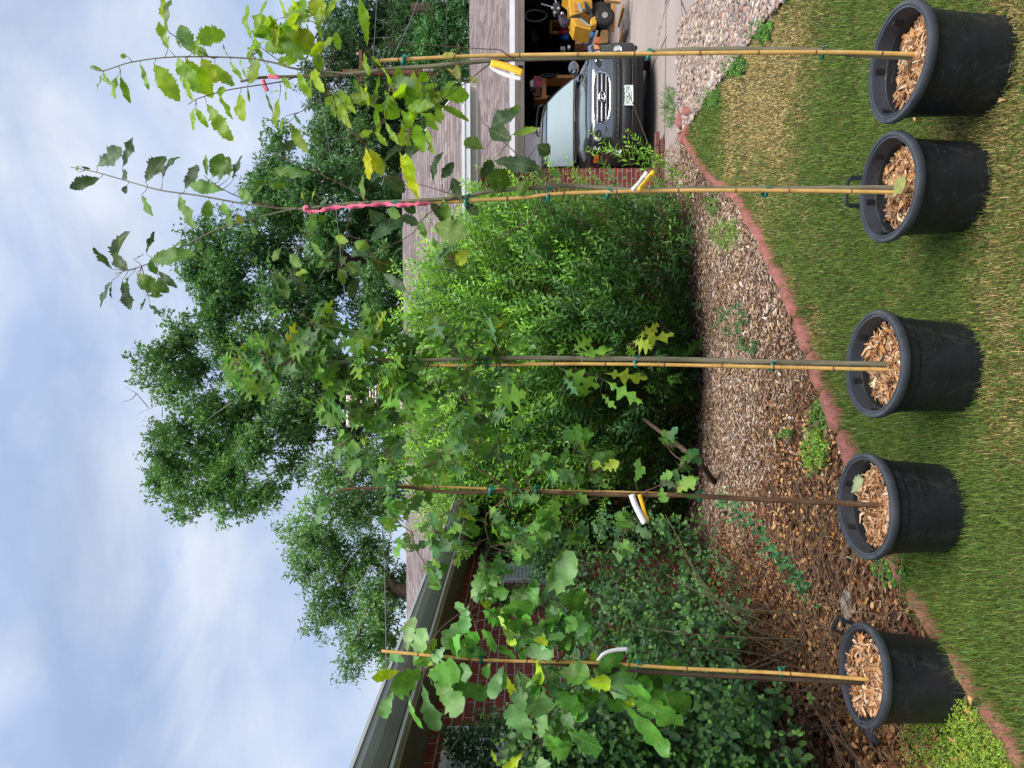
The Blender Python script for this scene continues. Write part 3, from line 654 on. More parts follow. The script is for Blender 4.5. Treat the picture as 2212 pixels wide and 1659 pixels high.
for k, (X, Y, z0, Hh, tf, ts, rb, r) in POT.items():
    th = thing('nursery_pot', (X, Y, z0), POTLB[k], 'plant pot', 'nursery pots in a row on the lawn'); th.rotation_euler = (tf, ts, 0)
    M_ = Matrix.Translation((X, Y, z0)) @ Matrix.Rotation(ts, 4, 'Y') @ Matrix.Rotation(tf, 4, 'X'); POTM[k] = M_
    dent = .004
    prof = [(0, .0), (rb-.012, .0), (rb, .012), (rb+.002, .03), (rb+(r-.024-rb)*.70, Hh*.70)]
    if k in (3, 4): prof += [(r-.026, Hh-.085), (r-.020, Hh-.080), (r-.018, Hh-.055)]
    else: prof += [(r-.022, Hh-.06)]
    prof += [(r-.016, Hh-.045), (r-.014, Hh-.034)]
    mb = MB(); mb.lathe(prof, 64)
    mb.lathe([(r-.018, Hh-.02), (r-.030, Hh-.055), (r-.040, Hh-.06), (r-.043, Hh-.075), (r-.050, Hh-.16), (rb-.02, .05), (0, .05)], 64)
    b = mb.build('pot_body', m_pot, th, smooth=True, rec=False)
    mb = MB(); rr = .0105
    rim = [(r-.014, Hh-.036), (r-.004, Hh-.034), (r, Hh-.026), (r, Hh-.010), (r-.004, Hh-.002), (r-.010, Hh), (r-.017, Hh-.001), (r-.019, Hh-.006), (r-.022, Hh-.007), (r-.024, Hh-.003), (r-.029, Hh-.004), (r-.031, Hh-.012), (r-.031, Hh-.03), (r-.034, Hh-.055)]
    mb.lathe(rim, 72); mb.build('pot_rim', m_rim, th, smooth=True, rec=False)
    for a in np.arange(0, 360, 60)+k*17:
        mb = MB(); ar = R(a); ro = Matrix.Rotation(ar, 3, 'Z'); mb.box(tuple(ro @ Vector((r-.032, 0, Hh-.035))), (.012, .022, .035), ro)
        mb.build('rim_lug', m_pot, th)
    for a in np.arange(0, 360, 72)+k*31:
        ro = Matrix.Rotation(R(a), 3, 'Z'); MB().box(tuple(ro @ Vector((rb-.002, 0, .03))), (.012, .045, .03), ro, bev=.004).build('drain_hole', m_blk, th)
    def handle(a0, out, hgt, wd, lean):
        ro = Matrix.Rotation(R(a0), 3, 'Z'); pts = [(r-.004, -wd, Hh-.02), (r+out*.5, -wd*.95, Hh+hgt*.75), (r+out, -wd*.8, Hh+hgt), (r+out, wd*.8, Hh+hgt), (r+out*.5, wd*.95, Hh+hgt*.75), (r-.004, wd, Hh-.02)]
        mb = MB(); P_ = [ro @ Vector((p[0], p[1]+lean*(p[2]-Hh), p[2])) for p in pts]
        for p, q in zip(P_, P_[1:]): mb.bar(p, q, .020, .007)
        mb.build('handle', m_pot, th)
    if k == 2: handle(80, .01, .045, .062, 0)
    if k == 5:
        handle(48, .03, .040, .048, 0)
        mb = MB(); ro = Matrix.Rotation(R(-158), 3, 'Z')
        rows = []
        for i in range(7):
            t = i/6; rows.append([tuple(ro @ Vector((r-.045+.10*t+.008*math.sin(j*2+i), (j-3)*.019*(1-.45*t), Hh-.012+.020*math.sin(t*3.1)-.030*t+.006*math.sin(j*1.7+i*1.3)))) for j in range(7)])
        mb.grid(rows); o = mb.build('rim_flap', m_pot, th, smooth=True); s_ = o.modifiers.new('solid', 'SOLIDIFY'); s_.thickness = .006
    for part_ in th.children:
        if part_.name.startswith(('pot_body', 'pot_rim')):
            for v in part_.data.vertices:
                aa = math.atan2(v.co.y, v.co.x); fz = v.co.z/Hh; q_ = 1+(.007*math.sin(2*aa+k*1.7)+.004*math.sin(3*aa+k))*fz+.0035*math.sin(5*aa+fz*7+k); v.co.x *= q_; v.co.y *= q_
                v.co.z += .003*math.sin(2*aa+k)*fz
    # bark mulch filling
    hm = Hh-.085+(.045 if k == 5 else 0)
    sl_ = {1: -.03, 2: -.02, 3: .0, 4: -.012, 5: 0}[k]
    def mz(x, y): return hm+.016*np.sin(x*21+k)*np.cos(y*17)+sl_*y/.2+.01*(1-(x*x+y*y)/.04)
    rows = []
    for i in range(9):
        rr_ = (r-.048)*i/8; rows.append([(rr_*math.cos(a), rr_*math.sin(a), float(mz(rr_*math.cos(a), rr_*math.sin(a)))) for a in np.linspace(0, 2*np.pi, 33)[:-1]])
    mb = MB(); mb.grid(rows, close=True); mb.build('mulch_fill', m_soil, th, smooth=True)
    n_ = 1300; rad = np.sqrt(rng.uniform(0, 1, n_))*(r-.056); a = rng.uniform(0, 2*np.pi, n_); x, y = rad*np.cos(a), rad*np.sin(a)
    P0 = np.stack([x, y, mz(x, y)+rng.uniform(0, .012, n_)], 1)
    V, Fq, C = chips(P0, n_, .014, .050, chipcols, .34, (.10, .30)); o = npmesh('bark_chips', V, [Fq], m_chip, th, C); o['kind'] = 'stuff'

# ------------------------------------------------------------------ bamboo stakes
YB = {1: 3.02, 2: 3.18, 3: 3.25, 4: 3.37, 5: 3.40}
STK = {1: [(2000, 118), (1775, 113), (1400, 116), (1133, 119), (1000, 122), (821, 131)], 2: [(1955, 416), (1700, 412), (1444, 412), (1213, 418), (1130, 427), (1040, 432), (956, 437), (850, 442)],
 3: [(1940, 799), (1791, 796), (1617, 792), (1444, 788), (1234, 786), (1040, 789), (868, 790)], 4: [(1905, 1089), (1700, 1079), (1477, 1068), (1303, 1062), (1130, 1059), (1043, 1055), (828, 1047)], 5: [(1890, 1469), (1687, 1454), (1477, 1444), (1286, 1432), (1043, 1425), (824, 1406)]}
STL = {1: 'yellow bamboo stake tied to the rightmost sapling with green tape', 2: 'yellow bamboo stake beside the sapling wrapped in pink ribbon', 3: 'yellow bamboo stake tied to the pointed-lobed sapling in the middle', 4: 'thin bamboo stake almost hidden behind the dark forked sapling trunk', 5: 'bamboo stake at the left end, its blunt pale top crossing the house gutter'}
TIE = {1: [872, 1400, 1775], 2: [853, 1008, 1182, 1312, 1652], 3: [862, 1050, 1372, 1665], 4: [855, 1060, 1157, 1509], 5: [1040, 1375, 1686]}
def along(pts, px):
    xs = [p[0] for p in pts][::-1]; ys = [p[1] for p in pts][::-1]; return float(np.interp(px, xs, ys))
for k, pts in STK.items():
    P_ = catmull([PV(a, b, YB[k]-.012+(.030 if k == 4 else 0)+.004*i) for i, (a, b) in enumerate(pts)], 5); b0 = P_[0]
    th = thing('bamboo_stake', tuple(b0), STL[k], 'plant stake', 'bamboo stakes tied to the saplings'); off = tuple(th.location)
    r0 = .0085 if k != 4 else .0065; mb = MB(); mb.tube(P_, np.linspace(r0, r0*.82, len(P_)), 12); mb.build('cane', m_bamboo, th, smooth=True, off=off)
    mb = MB(); tot = len(P_); ln = 0; nxt = .12+.05*k
    for i in range(1, tot):
        seg = np.linalg.norm(P_[i]-P_[i-1])
        while ln+seg > nxt:
            f = (nxt-ln)/seg; c = P_[i-1]+(P_[i]-P_[i-1])*f; d = unit(P_[i]-P_[i-1]); rr = r0*(1-.18*i/tot)
            MB().tube([c-d*.004, c-d*.0015, c+d*.0015, c+d*.004], [rr*.98, rr*1.22, rr*1.22, rr*.98], 12, cap=False).build('node_ring', m_bambood, th, smooth=True, off=off); nxt += .235+.02*math.sin(nxt*9)
        ln += seg
    for px in TIE[k]:
        y = along(pts, px); c = PV(px, y+(-3 if k in (3, 5) else 3), YB[k]+.010); mb = MB()
        rows = []
        for j in range(2):
            rows.append([(c[0]+.0215*math.cos(a)+.002*math.sin(3*a), c[1]+.017*math.sin(a), c[2]+(j-.5)*.015+.004*math.sin(a+px)) for a in np.linspace(0, 2*np.pi, 19)[:-1]])
        mb.grid(rows, close=True); e = Vector(tuple(c))+Vector((.02, -.014, 0)); mb.bar(e, e+Vector((.016*math.sin(px), -.012, -.016)), .002, .012)
        o = mb.build('tie', m_tie, th, smooth=True, off=off); s_ = o.modifiers.new('solid', 'SOLIDIFY'); s_.thickness = .0016

# ------------------------------------------------------------------ oak saplings
def K1(x, y): return x/2.88, y/2.88
def K4(x, y): return x/2.88, y/2.88+548.6
def K5(x, y): return 713.2+x/2.88, 548.6+y/2.88
def K2(x, y): return 713.2+x/2.88, y/2.88
def KB(x, y): return 658.3+x/5.04, y/5.04
def K7(x, y): return 713.2+x/2.88, 1083+y/2.88
def sapling(k, label, kind, leafm, barkm, trunk, branches, exact, clusters, cols, trunk_r, lsize, whalf, seed):
    """trunk/branches: preview pixels; exact: (mapper, scale, [(bx,by,tx,ty,w,tint)])"""
    global rng
    rng = np.random.default_rng(seed); Yt = YB[k]
    T0 = [PV(a, b, Yt+.008+.006*math.sin(i*1.3)) for i, (a, b) in enumerate(trunk)]; TP = catmull(T0, 5)
    th = thing('oak_sapling', tuple(TP[0]), label, 'young tree', 'young oak trees in nursery pots'); off = np.array(th.location)
    n = len(TP); rr = trunk_r*(1-.62*np.linspace(0, 1, n)**1.2)*(1+.05*np.sin(np.arange(n)*2.1)); rr[0] *= 1.25
    mb = MB(); mb.tube(TP, list(rr), 12)
    for i in range(6, n-4, 7):
        p = TP[i]; a = rng.uniform(0, 6.28); d = np.array([math.cos(a), math.sin(a), 0]); mb.tube([p, p+d*rr[i]*1.25+[0, 0, .004]], [rr[i]*.5, rr[i]*.28], 6)
    mb.build('trunk', barkm, th, smooth=True, off=off)
    nodes = [(p, 0) for p in TP[int(n*.35):]]
    for bi, br in enumerate(branches):
        r0 = br[0]; dep = br[1]; pts = br[2]
        bp = [PV(a, b, Yt+dep*(i/(len(pts)-1))) for i, (a, b) in enumerate(pts)]; bp = catmull(bp, 5)
        mb = MB(); mb.tube(bp, list(np.linspace(r0, r0*.38, len(bp))), 8); mb.build('branch', m_twig if r0 < .0031 else barkm, th, smooth=True, off=off)
        nodes += [(p, bi) for p in bp[2:]]
    NP = np.array([p for p, _ in nodes]); Bs, Ts, Ws, Ns, Cs, tw = [], [], [], [], [], MB()
    def near(p): return NP[np.argmin(((NP-p)**2).sum(1))]
    for mp, sc, lst in exact:
        for q in lst:
            x0, y0, x1, y1, wpx = q[:5]; ti = q[5] if len(q) > 5 else 0  # silvery tints put the sky's gloss into the leaf colour
            a = mp(x0, y0); b = mp(x1, y1); b0 = PV(*a, Yt); nb = near(b0); d0 = nb[1]+rng.normal(0, .03)
            B = PV(*a, d0); T = PV(*b, d0+rng.normal(-.01, .045)); T = B+(T-B)*(1.16 if kind == 'broad' else 1.08); Wd = wpx/sc/F*d0/2*({'chestnut': 1.15, 'broad': 1.28}.get(kind, 1.4))
            Nf = unit(np.array([rng.normal(0, .25), -1, rng.normal(.35, .28)])); Bs.append(B); Ts.append(T); Ws.append(Wd); Ns.append(Nf)
            c = np.array(cols[ti]) if isinstance(ti, int) else np.array(ti); Cs.append(c*np.exp(rng.normal(0, .16))*np.array([np.exp(rng.normal(0, .1)), 1, 1]))
            if .012 < np.linalg.norm(B-nb) < .17: tw.tube([nb, (nb+B)/2+[0, 0, -.004], B], [.0016, .0012, .001], 5)
            elif np.linalg.norm(B-nb) >= .17: d = unit(B-T); tw.tube([B+d*.03, B], .0011, 5)
    for cl in clusters:
        cxp, cyp, rx, ry, nn = cl[:5]; dd = cl[5] if len(cl) > 5 else rng.uniform(-.12, .12)
        cc = PV(cxp, cyp, Yt+dd); nb = near(PV(cxp, cyp, Yt)); L_ = np.linalg.norm(cc-nb)
        mid = (nb+cc)/2+np.array([0, 0, .02]); tw.tube(catmull([nb, mid, cc], 3), list(np.linspace(.0028, .0015, 7)), 6)
        for _ in range(int(nn*1.25)):
            a = rng.uniform(0, 6.28); q = rng.uniform(.1, .85)
            p = PV(cxp+rx*q*.8*math.cos(a), cyp+ry*q*.8*math.sin(a), Yt+dd+rng.normal(0, .07))
            outw = unit(p-nb+np.array([0, 0, .01])); d = unit(outw*.8+rng.normal(0, .55, 3)+np.array([0, -.1, -.25])); ll = lsize*rng.uniform(.62, 1.15)
            st = p-d*ll*.4; pt = st-d*.012; tw.tube([cc+(pt-cc)*.15, (cc+pt)/2+[0, 0, .01], pt, st], [.0013, .0011, .0009, .0008], 4, cap=False)
            Bs.append(st); Ts.append(st+d*ll); Ws.append(ll*whalf*rng.uniform(.75, 1.15)); Ns.append(unit(np.array([rng.normal(0, .7), -.75, rng.normal(.55, .6)])))
            c = np.array(cols[rng.choice(len(cols), p=[.5, .3, .14, .06] if len(cols) == 4 else None)]); Cs.append(c*np.exp(rng.normal(0, .2))*np.array([np.exp(rng.normal(0, .12)), 1, 1]))
    V, Fq, C, uv = leaves(kind, np.array(Bs), np.array(Ts), np.array(Ws), np.array(Ns), np.clip(np.array(Cs), .004, .8))
    npmesh('foliage', V-off, [Fq], leafm, th, C, uv, smooth=True)
    if tw.v: tag(tw.build('twigs', m_twig, th, smooth=True, off=off), kind='stuff')
    return th
sapling(1, 'slim young oak at the right end with large toothed yellow-green leaves', 'chestnut', m_leaf1, m_bark,
 [(1995, 124), (1880, 119), (1770, 111), (1600, 107), (1444, 110), (1380, 118), (1250, 124), (1100, 128), (1010, 135), (930, 143), (850, 148), (780, 157), (700, 163), (640, 165), (560, 168), (520, 176)],
 [(.0042, .02, [(764, 160), (642, 149), (590, 135), (521, 125), (378, 123), (285, 134), (222, 153), (194, 146)]), (.003, -.08, [(640, 165), (604, 177), (500, 193), (430, 212), (406, 226)]), (.0026, .08, [(620, 143), (604, 132), (556, 97), (545, 87)]),
  (.0026, -.05, [(470, 124), (451, 122), (385, 83), (361, 62), (352, 10)]), (.0026, .06, [(735, 158), (712, 194), (660, 236), (628, 247)]), (.0028, -.08, [(838, 149), (841, 190), (831, 256)]), (.0028, .05, [(925, 143), (938, 183), (944, 210)]),
  (.0030, -.1, [(1085, 129), (1057, 139), (996, 186), (946, 222), (886, 278)]), (.0026, -.05, [(1110, 127), (1093, 117), (1079, 108), (1035, 105), (916, 97), (860, 92)]), (.0026, .1, [(720, 160), (690, 110), (650, 60), (625, 20)]), (.0024, -.1, [(820, 152), (790, 105), (760, 92)]), (.0024, .0, [(700, 163), (716, 220), (742, 270)])],
 [(K1, 2.88, [(640, 440, 565, 410, 22), (640, 445, 605, 562, 20, 1), (640, 450, 690, 520, 40), (790, 350, 752, 350, 36), (745, 455, 712, 600, 70), (750, 470, 802, 628, 45), (870, 390, 922, 548, 32, 1), (955, 395, 1100, 605, 105), (1055, 315, 988, 145, 52), (1045, 285, 1050, 232, 25),
   (1040, 190, 1010, 0, 52), (1040, 185, 1058, -5, 40, 2), (1195, 330, 1125, 165, 90, 2), (1120, 300, 1112, 245, 30), (1210, 275, 1380, 200, 120), (1100, 355, 1235, 560, 110), (1150, 360, 1310, 592, 120), (1250, 360, 1345, 505, 100), (1205, 355, 1240, 255, 62), (1335, 395, 1445, 525, 85), (1150, 480, 1195, 612, 45), (1300, 350, 1205, 300, 60),
   (1425, 350, 1388, 278, 14, 1), (1430, 370, 1500, 490, 28), (1500, 360, 1530, 485, 62), (1570, 250, 1538, 32, 55), (1580, 245, 1650, 15, 52), (1570, 290, 1562, 392, 50), (1605, 360, 1570, 515, 115), (1655, 400, 1705, 465, 32), (1750, 480, 1812, 545, 42), (1360, 580, 1440, 732, 46), (1210, 662, 1198, 802, 52), (1218, 670, 1283, 782, 45), (1282, 640, 1435, 862, 88),
   (1385, 535, 1375, 598, 52), (1490, 585, 1512, 742, 78), (1540, 540, 1552, 632, 14, 1), (1650, 570, 1698, 702, 18, 1), (1742, 570, 1680, 578, 25), (1740, 600, 1712, 775, 46), (1780, 720, 1748, 822, 50), (1800, 760, 1898, 932, 66), (1830, 712, 1866, 768, 20, 2), (1780, 560, 1780, 625, 20), (1900, 300, 1655, 285, 115), (1850, 200, 1810, 45, 100), (1905, 230, 1750, 175, 125),
   (1960, 300, 1835, 205, 125), (1905, 380, 1755, 245, 85), (2000, 150, 1955, -10, 115), (1800, 330, 1748, 405, 62), (2040, 130, 2102, -8, 52), (2000, 245, 1988, 55, 62), (2100, 310, 2090, 205, 50), (1950, 330, 2002, 425, 62), (1850, 440, 1932, 602, 62), (1960, 420, 1992, 552, 62), (2080, 590, 2172, 782, 62), (2070, 592, 2028, 655, 40), (2120, 560, 2205, 692, 52), (1895, 260, 1790, 400, 90), (1760, 300, 1690, 200, 70)]),
  (KB, 5.04, [(680, 510, 610, 5, 100), (650, 560, 690, 802, 62), (210, 260, 175, 128, 75), (230, 220, 352, -5, 75), (60, 560, 5, 335, 110), (380, 560, 340, 355, 72), (730, 610, 822, 712, 42), (540, 850, 652, 1042, 64), (820, 800, 768, 1112, 52), (350, 950, 532, 1205, 92), (330, 1030, 472, 1365, 84), (300, 1050, 328, 1265, 72), (60, 820, 72, 1052, 62, 3), (100, 740, 182, 965, 72, 3),
   (870, 1120, 1000, 1280, 165), (760, 1130, 870, 1180, 110), (870, 980, 1012, 1252, 92), (870, 1320, 1012, 1555, 64), (770, 1130, 800, 1442, 62), (740, 1410, 625, 1485, 100), (760, 1430, 885, 1575, 62), (1040, 1280, 1142, 1565, 55), (1045, 1185, 1165, 1375, 82), (1170, 960, 1195, 1178, 112), (1180, 760, 1200, 965, 64), (1230, 780, 1335, 865, 112), (1290, 900, 1312, 1035, 72, 1), (1470, 1050, 1645, 895, 155),
   (1480, 1060, 1772, 1035, 175), (1470, 1140, 1762, 1312, 105), (1380, 1090, 1462, 1105, 52), (1250, 1100, 1238, 1205, 82), (1300, 1200, 1435, 1405, 105), (1200, 1340, 1282, 1625, 125), (1250, 1230, 1475, 1335, 92), (1650, 585, 1500, 605, 72, (.34, .33, .09)), (1530, 740, 1692, 885, 62, (.42, .34, .14)), (1700, 865, 1630, 735, 120, (.16, .19, .06)), (1760, 850, 1875, 875, 64, (.22, .22, .07)), (1370, 1450, 1392, 1665, 84),
   (1080, 960, 1190, 1180, 110), (1420, 1190, 1500, 1300, 90), (1330, 1400, 1370, 1560, 80)]),
  (K2, 2.88, [(220, 915, 252, 1112, 58, 3), (240, 920, 325, 1080, 78, 3), (430, 940, 542, 1225, 70, 3), (470, 950, 505, 1105, 62, 3)])],
 [(600, 60, 50, 50, 9), (650, 30, 45, 40, 8), (690, 90, 45, 40, 6), (560, 110, 30, 30, 3), (860, 200, 40, 35, 6), (900, 240, 40, 35, 6), (925, 200, 35, 30, 5), (790, 200, 40, 30, 4), (880, 290, 35, 30, 4)], [(0.22, 0.38, 0.020), (0.13, 0.26, 0.030), (0.18, 0.31, 0.12), (0.42, 0.54, 0.02)], .0125, .135, .21, 11)  # backlit glow is put into the bright yellow-green leaf colours
sapling(2, 'young oak with pink ribbon round its stem, darker toothed leaves spreading over sky and roof', 'chestnut', m_leaf2, m_bark,
 [(1950, 406), (1850, 407), (1700, 408), (1500, 409), (1366, 411), (1234, 401), (1180, 404), (1060, 413), (1008, 425), (921, 432), (782, 438), (713, 443), (660, 451), (604, 450)],
 [(.0042, .03, [(604, 450), (521, 439), (427, 422), (347, 411), (278, 392), (208, 372), (153, 361)]), (.0030, -.05, [(604, 450), (560, 437), (503, 420), (455, 392), (440, 378)]), (.0036, .08, [(640, 450), (590, 461), (486, 489), (410, 524), (319, 570), (270, 585), (248, 592)]),
  (.0040, -.10, [(1240, 402), (1178, 392), (1147, 365), (1106, 323), (1043, 264)]), (.0028, .08, [(1000, 426), (987, 424), (930, 405), (869, 389)]), (.0030, -.1, [(985, 427), (974, 430), (921, 465), (883, 510), (783, 556)]), (.0024, .05, [(760, 439), (752, 480), (742, 530), (738, 590)]),
  (.0024, -.05, [(690, 448), (660, 500), (640, 560), (632, 600)]), (.0030, .05, [(1180, 404), (1150, 470), (1100, 500), (1010, 545), (960, 560)]), (.0024, .05, [(800, 437), (760, 410), (700, 380), (640, 350)])],
 [(K1, 2.88, [(500, 1035, 562, 1052, 14, 1), (490, 1070, 488, 1035, 20), (625, 1105, 445, 1168, 88, 2), (602, 1032, 752, 930, 98, 2), (760, 1045, 825, 868, 56, 2), (790, 1120, 762, 1060, 50, 2), (790, 1152, 775, 1202, 40, 2), (905, 1135, 1022, 985, 112, 1), (1010, 1122, 1102, 978, 78, 2), (880, 1212, 952, 1332, 62), (1110, 1212, 1212, 1405, 78), (1150, 1180, 1225, 1035, 78, 2),
   (1400, 1185, 1188, 1150, 78), (1300, 1240, 1290, 1352, 72), (1290, 1100, 1280, 972, 32), (1320, 1110, 1378, 965, 85), (1360, 1130, 1422, 985, 82), (1450, 1120, 1502, 978, 62, 2), (1430, 1100, 1420, 1008, 42), (1380, 1260, 1422, 1332, 52), (1480, 1180, 1562, 1242, 72), (1430, 1290, 1430, 1405, 52), (1520, 1300, 1632, 1402, 52), (1560, 1400, 1602, 1445, 52), (1480, 1330, 1502, 1392, 52, 3),
   (1580, 1210, 1642, 1118, 52), (1670, 1160, 1755, 1150, 45), (1708, 975, 1895, 890, 95, 1), (1700, 1050, 1898, 1080, 66), (1640, 930, 1622, 818, 25, 2), (1890, 1240, 1880, 1195, 20, 3), (1940, 1250, 1962, 1168, 22, 3), (1960, 1320, 1938, 1432, 52), (1980, 1340, 2032, 1372, 50), (1990, 1280, 2035, 1240, 25, 2), (1750, 1540, 1698, 1615, 52), (1800, 1580, 1872, 1652, 72), (1930, 1500, 2005, 1592, 42), (2080, 1490, 2155, 1502, 42),
   (700, 1675, 588, 1548, 46, 1), (720, 1645, 792, 1458, 105, 2), (800, 1685, 715, 1600, 72, 1), (830, 1612, 892, 1585, 25, 1), (910, 1582, 955, 1448, 30, 1), (940, 1620, 1185, 1588, 112), (1060, 1600, 1120, 1505, 52), (1100, 1630, 1112, 1705, 40), (1230, 1562, 1242, 1508, 36), (700, 1742, 628, 1905, 56, 1), (700, 1742, 692, 1852, 32, 1), (760, 1742, 812, 1912, 82, 1), (800, 1722, 790, 1785, 42, 1), (850, 1700, 985, 1812, 92), (850, 1742, 922, 1802, 42),
   (940, 1602, 962, 1702, 50), (980, 1682, 1092, 1782, 45, 2), (980, 1722, 1045, 1815, 72), (920, 1842, 1008, 1838, 30), (910, 1850, 882, 1925, 36, 1), (930, 1882, 1002, 1945, 52, 1)]),
  (K2, 2.88, [(1000, 800, 1142, 715, 135, 2), (1100, 750, 1172, 655, 64), (985, 800, 1112, 865, 102, 1), (1130, 840, 1278, 800, 46, 3), (960, 930, 838, 878, 82), (1290, 900, 1362, 952, 82, 1), (940, 1112, 1002, 1008, 84, 1), (960, 1100, 1112, 1132, 135), (1010, 1000, 1292, 1042, 92, 2), (1160, 1152, 1222, 1182, 92), (1440, 1092, 1368, 1080, 52), (1310, 1112, 1322, 1062, 52), (640, 1132, 692, 958, 72, 1), (690, 1112, 762, 1018, 62, 1),
   (330, 1090, 452, 1195, 115, 2), (250, 1142, 335, 1040, 62, 2), (210, 1252, 200, 1100, 45), (430, 1052, 592, 828, 62, 1), (330, 1012, 482, 880, 52, 1), (240, 1302, 335, 1405, 84, 2), (250, 1502, 442, 1358, 115, 2), (440, 1342, 545, 1392, 62, 2), (620, 1252, 765, 1392, 82, 1), (450, 1262, 525, 1322, 62, 1), (700, 1232, 742, 1385, 62), (640, 1402, 828, 1452, 145, 0), (840, 1262, 915, 1332, 64, 1), (760, 1102, 802, 1232, 62, 1),
   (30, 1472, 105, 1502, 52, 3), (150, 1512, 235, 1542, 72), (130, 1602, 235, 1530, 92, 2), (250, 1602, 365, 1652, 125, 1), (710, 1660, 832, 1600, 135), (350, 1302, 432, 1342, 62), (700, 1560, 640, 1480, 70), (600, 1480, 560, 1380, 60), (90, 1640, 190, 1700, 80), (180, 1720, 120, 1840, 60, 1), (330, 1700, 460, 1800, 60, 2)])],
 [(975, 560, 40, 40, 5), (745, 585, 30, 35, 5), (640, 598, 30, 30, 4), (700, 560, 25, 40, 3), (600, 610, 30, 25, 4)], [(.09, .19, .024), (.035, .075, .024), (.060, .115, .062), (.26, .36, .03)], .0120, .105, .25, 12)  # darkest tint paints in leaves silhouetted against the sky
sapling(3, 'young oak in the middle of the row, crown of deeply cut pointed-lobed leaves', 'redoak', m_leaf3, m_bark,
 [(1935, 787), (1850, 786), (1617, 781), (1444, 776), (1234, 774), (1130, 773), (977, 776), (869, 781), (807, 776), (700, 785), (600, 786), (540, 782), (505, 784)],
 [(.0036, -.12, [(1030, 776), (1010, 815), (1000, 850), (1040, 905)]), (.0040, .1, [(880, 780), (840, 830), (790, 880), (740, 890)]), (.0032, -.1, [(860, 780), (820, 740), (760, 715), (690, 700)]), (.003, .1, [(1000, 776), (960, 735), (940, 715), (890, 700)]), (.003, .0, [(700, 785), (660, 820), (620, 850), (580, 860)]),
  (.0026, .08, [(1240, 774), (1250, 800), (1300, 820), (1340, 840)]), (.0022, -.05, [(1390, 776), (1370, 750), (1355, 735)]), (.0022, -.05, [(1240, 774), (1235, 755)]), (.0026, .06, [(760, 785), (720, 800), (690, 880)])],
 [(K5, 2.88, [(1500, 610, 1620, 530, 95), (1500, 625, 1745, 595, 72, 0), (1410, 635, 1450, 590, 50), (1850, 560, 2130, 500, 70, 3), (1880, 540, 1995, 580, 92, 3), (1900, 520, 2040, 440, 62, 3), (1840, 560, 1890, 630, 60, 0), (1420, 705, 1660, 820, 110), (1500, 760, 1600, 880, 100, 0), (1450, 760, 1540, 870, 70, 2), (1700, 780, 1930, 920, 95, 0), (1690, 740, 1960, 770, 95, 3), (1680, 860, 1770, 955, 45, 0), (980, 930, 1205, 870, 150, 0),
   (740, 600, 850, 660, 70, 1), (800, 560, 900, 440, 80, 0), (900, 560, 1160, 470, 110, 0), (860, 780, 940, 800, 110, 2), (1000, 980, 1080, 1010, 110, 2), (1140, 1000, 1200, 1080, 90, 0), (500, 640, 580, 690, 110, 1), (480, 760, 560, 830, 90, 1), (150, 860, 130, 1010, 110, 0), (200, 1000, 110, 940, 60, 0), (780, 440, 720, 520, 70, 0), (560, 460, 520, 590, 60, 2), (940, 640, 1110, 600, 130, 1), (900, 710, 960, 640, 90, 1)]),
  (K4, 2.88, [(1480, 690, 1380, 650, 95, 0), (1500, 620, 1430, 540, 62, 0), (1480, 700, 1410, 830, 80, 0), (1490, 760, 1570, 900, 100, 0), (1620, 640, 1550, 520, 92, 0), (1640, 780, 1740, 900, 100, 0), (1600, 760, 1640, 930, 90, 0), (1500, 700, 1600, 780, 60, 2), (1690, 650, 1800, 570, 90, 0), (1730, 730, 1850, 650, 110, 2), (1750, 370, 1700, 300, 70, 0), (1800, 340, 1700, 390, 60, 0)])],
 [(505, 790, 34, 45, 8), (535, 765, 34, 40, 7), (550, 810, 34, 40, 7), (590, 785, 34, 50, 8), (560, 830, 30, 45, 4), (575, 735, 30, 30, 4), (635, 770, 48, 75, 13), (700, 700, 45, 50, 13), (740, 790, 60, 75, 24), (700, 880, 45, 40, 9), (800, 730, 45, 65, 15), (830, 830, 55, 75, 22), (855, 905, 45, 45, 8), (890, 760, 40, 60, 10), (955, 715, 42, 42, 9), (1000, 800, 45, 60, 13), (1055, 860, 45, 42, 8), (1080, 735, 40, 40, 7), (1035, 920, 35, 28, 6), (680, 760, 45, 60, 14), (770, 840, 50, 60, 16), (870, 830, 45, 60, 14), (930, 850, 40, 45, 9), (1000, 740, 40, 40, 9), (1100, 800, 40, 60, 9), (1010, 870, 45, 40, 9), (780, 760, 40, 50, 12), (780, 885, 40, 34, 12), (830, 880, 40, 36, 10)],
 [(0.111, 0.260, 0.029), (0.058, 0.163, 0.039), (0.091, 0.195, 0.085), (0.286, 0.364, 0.039)], .0125, .150, .36, 13)
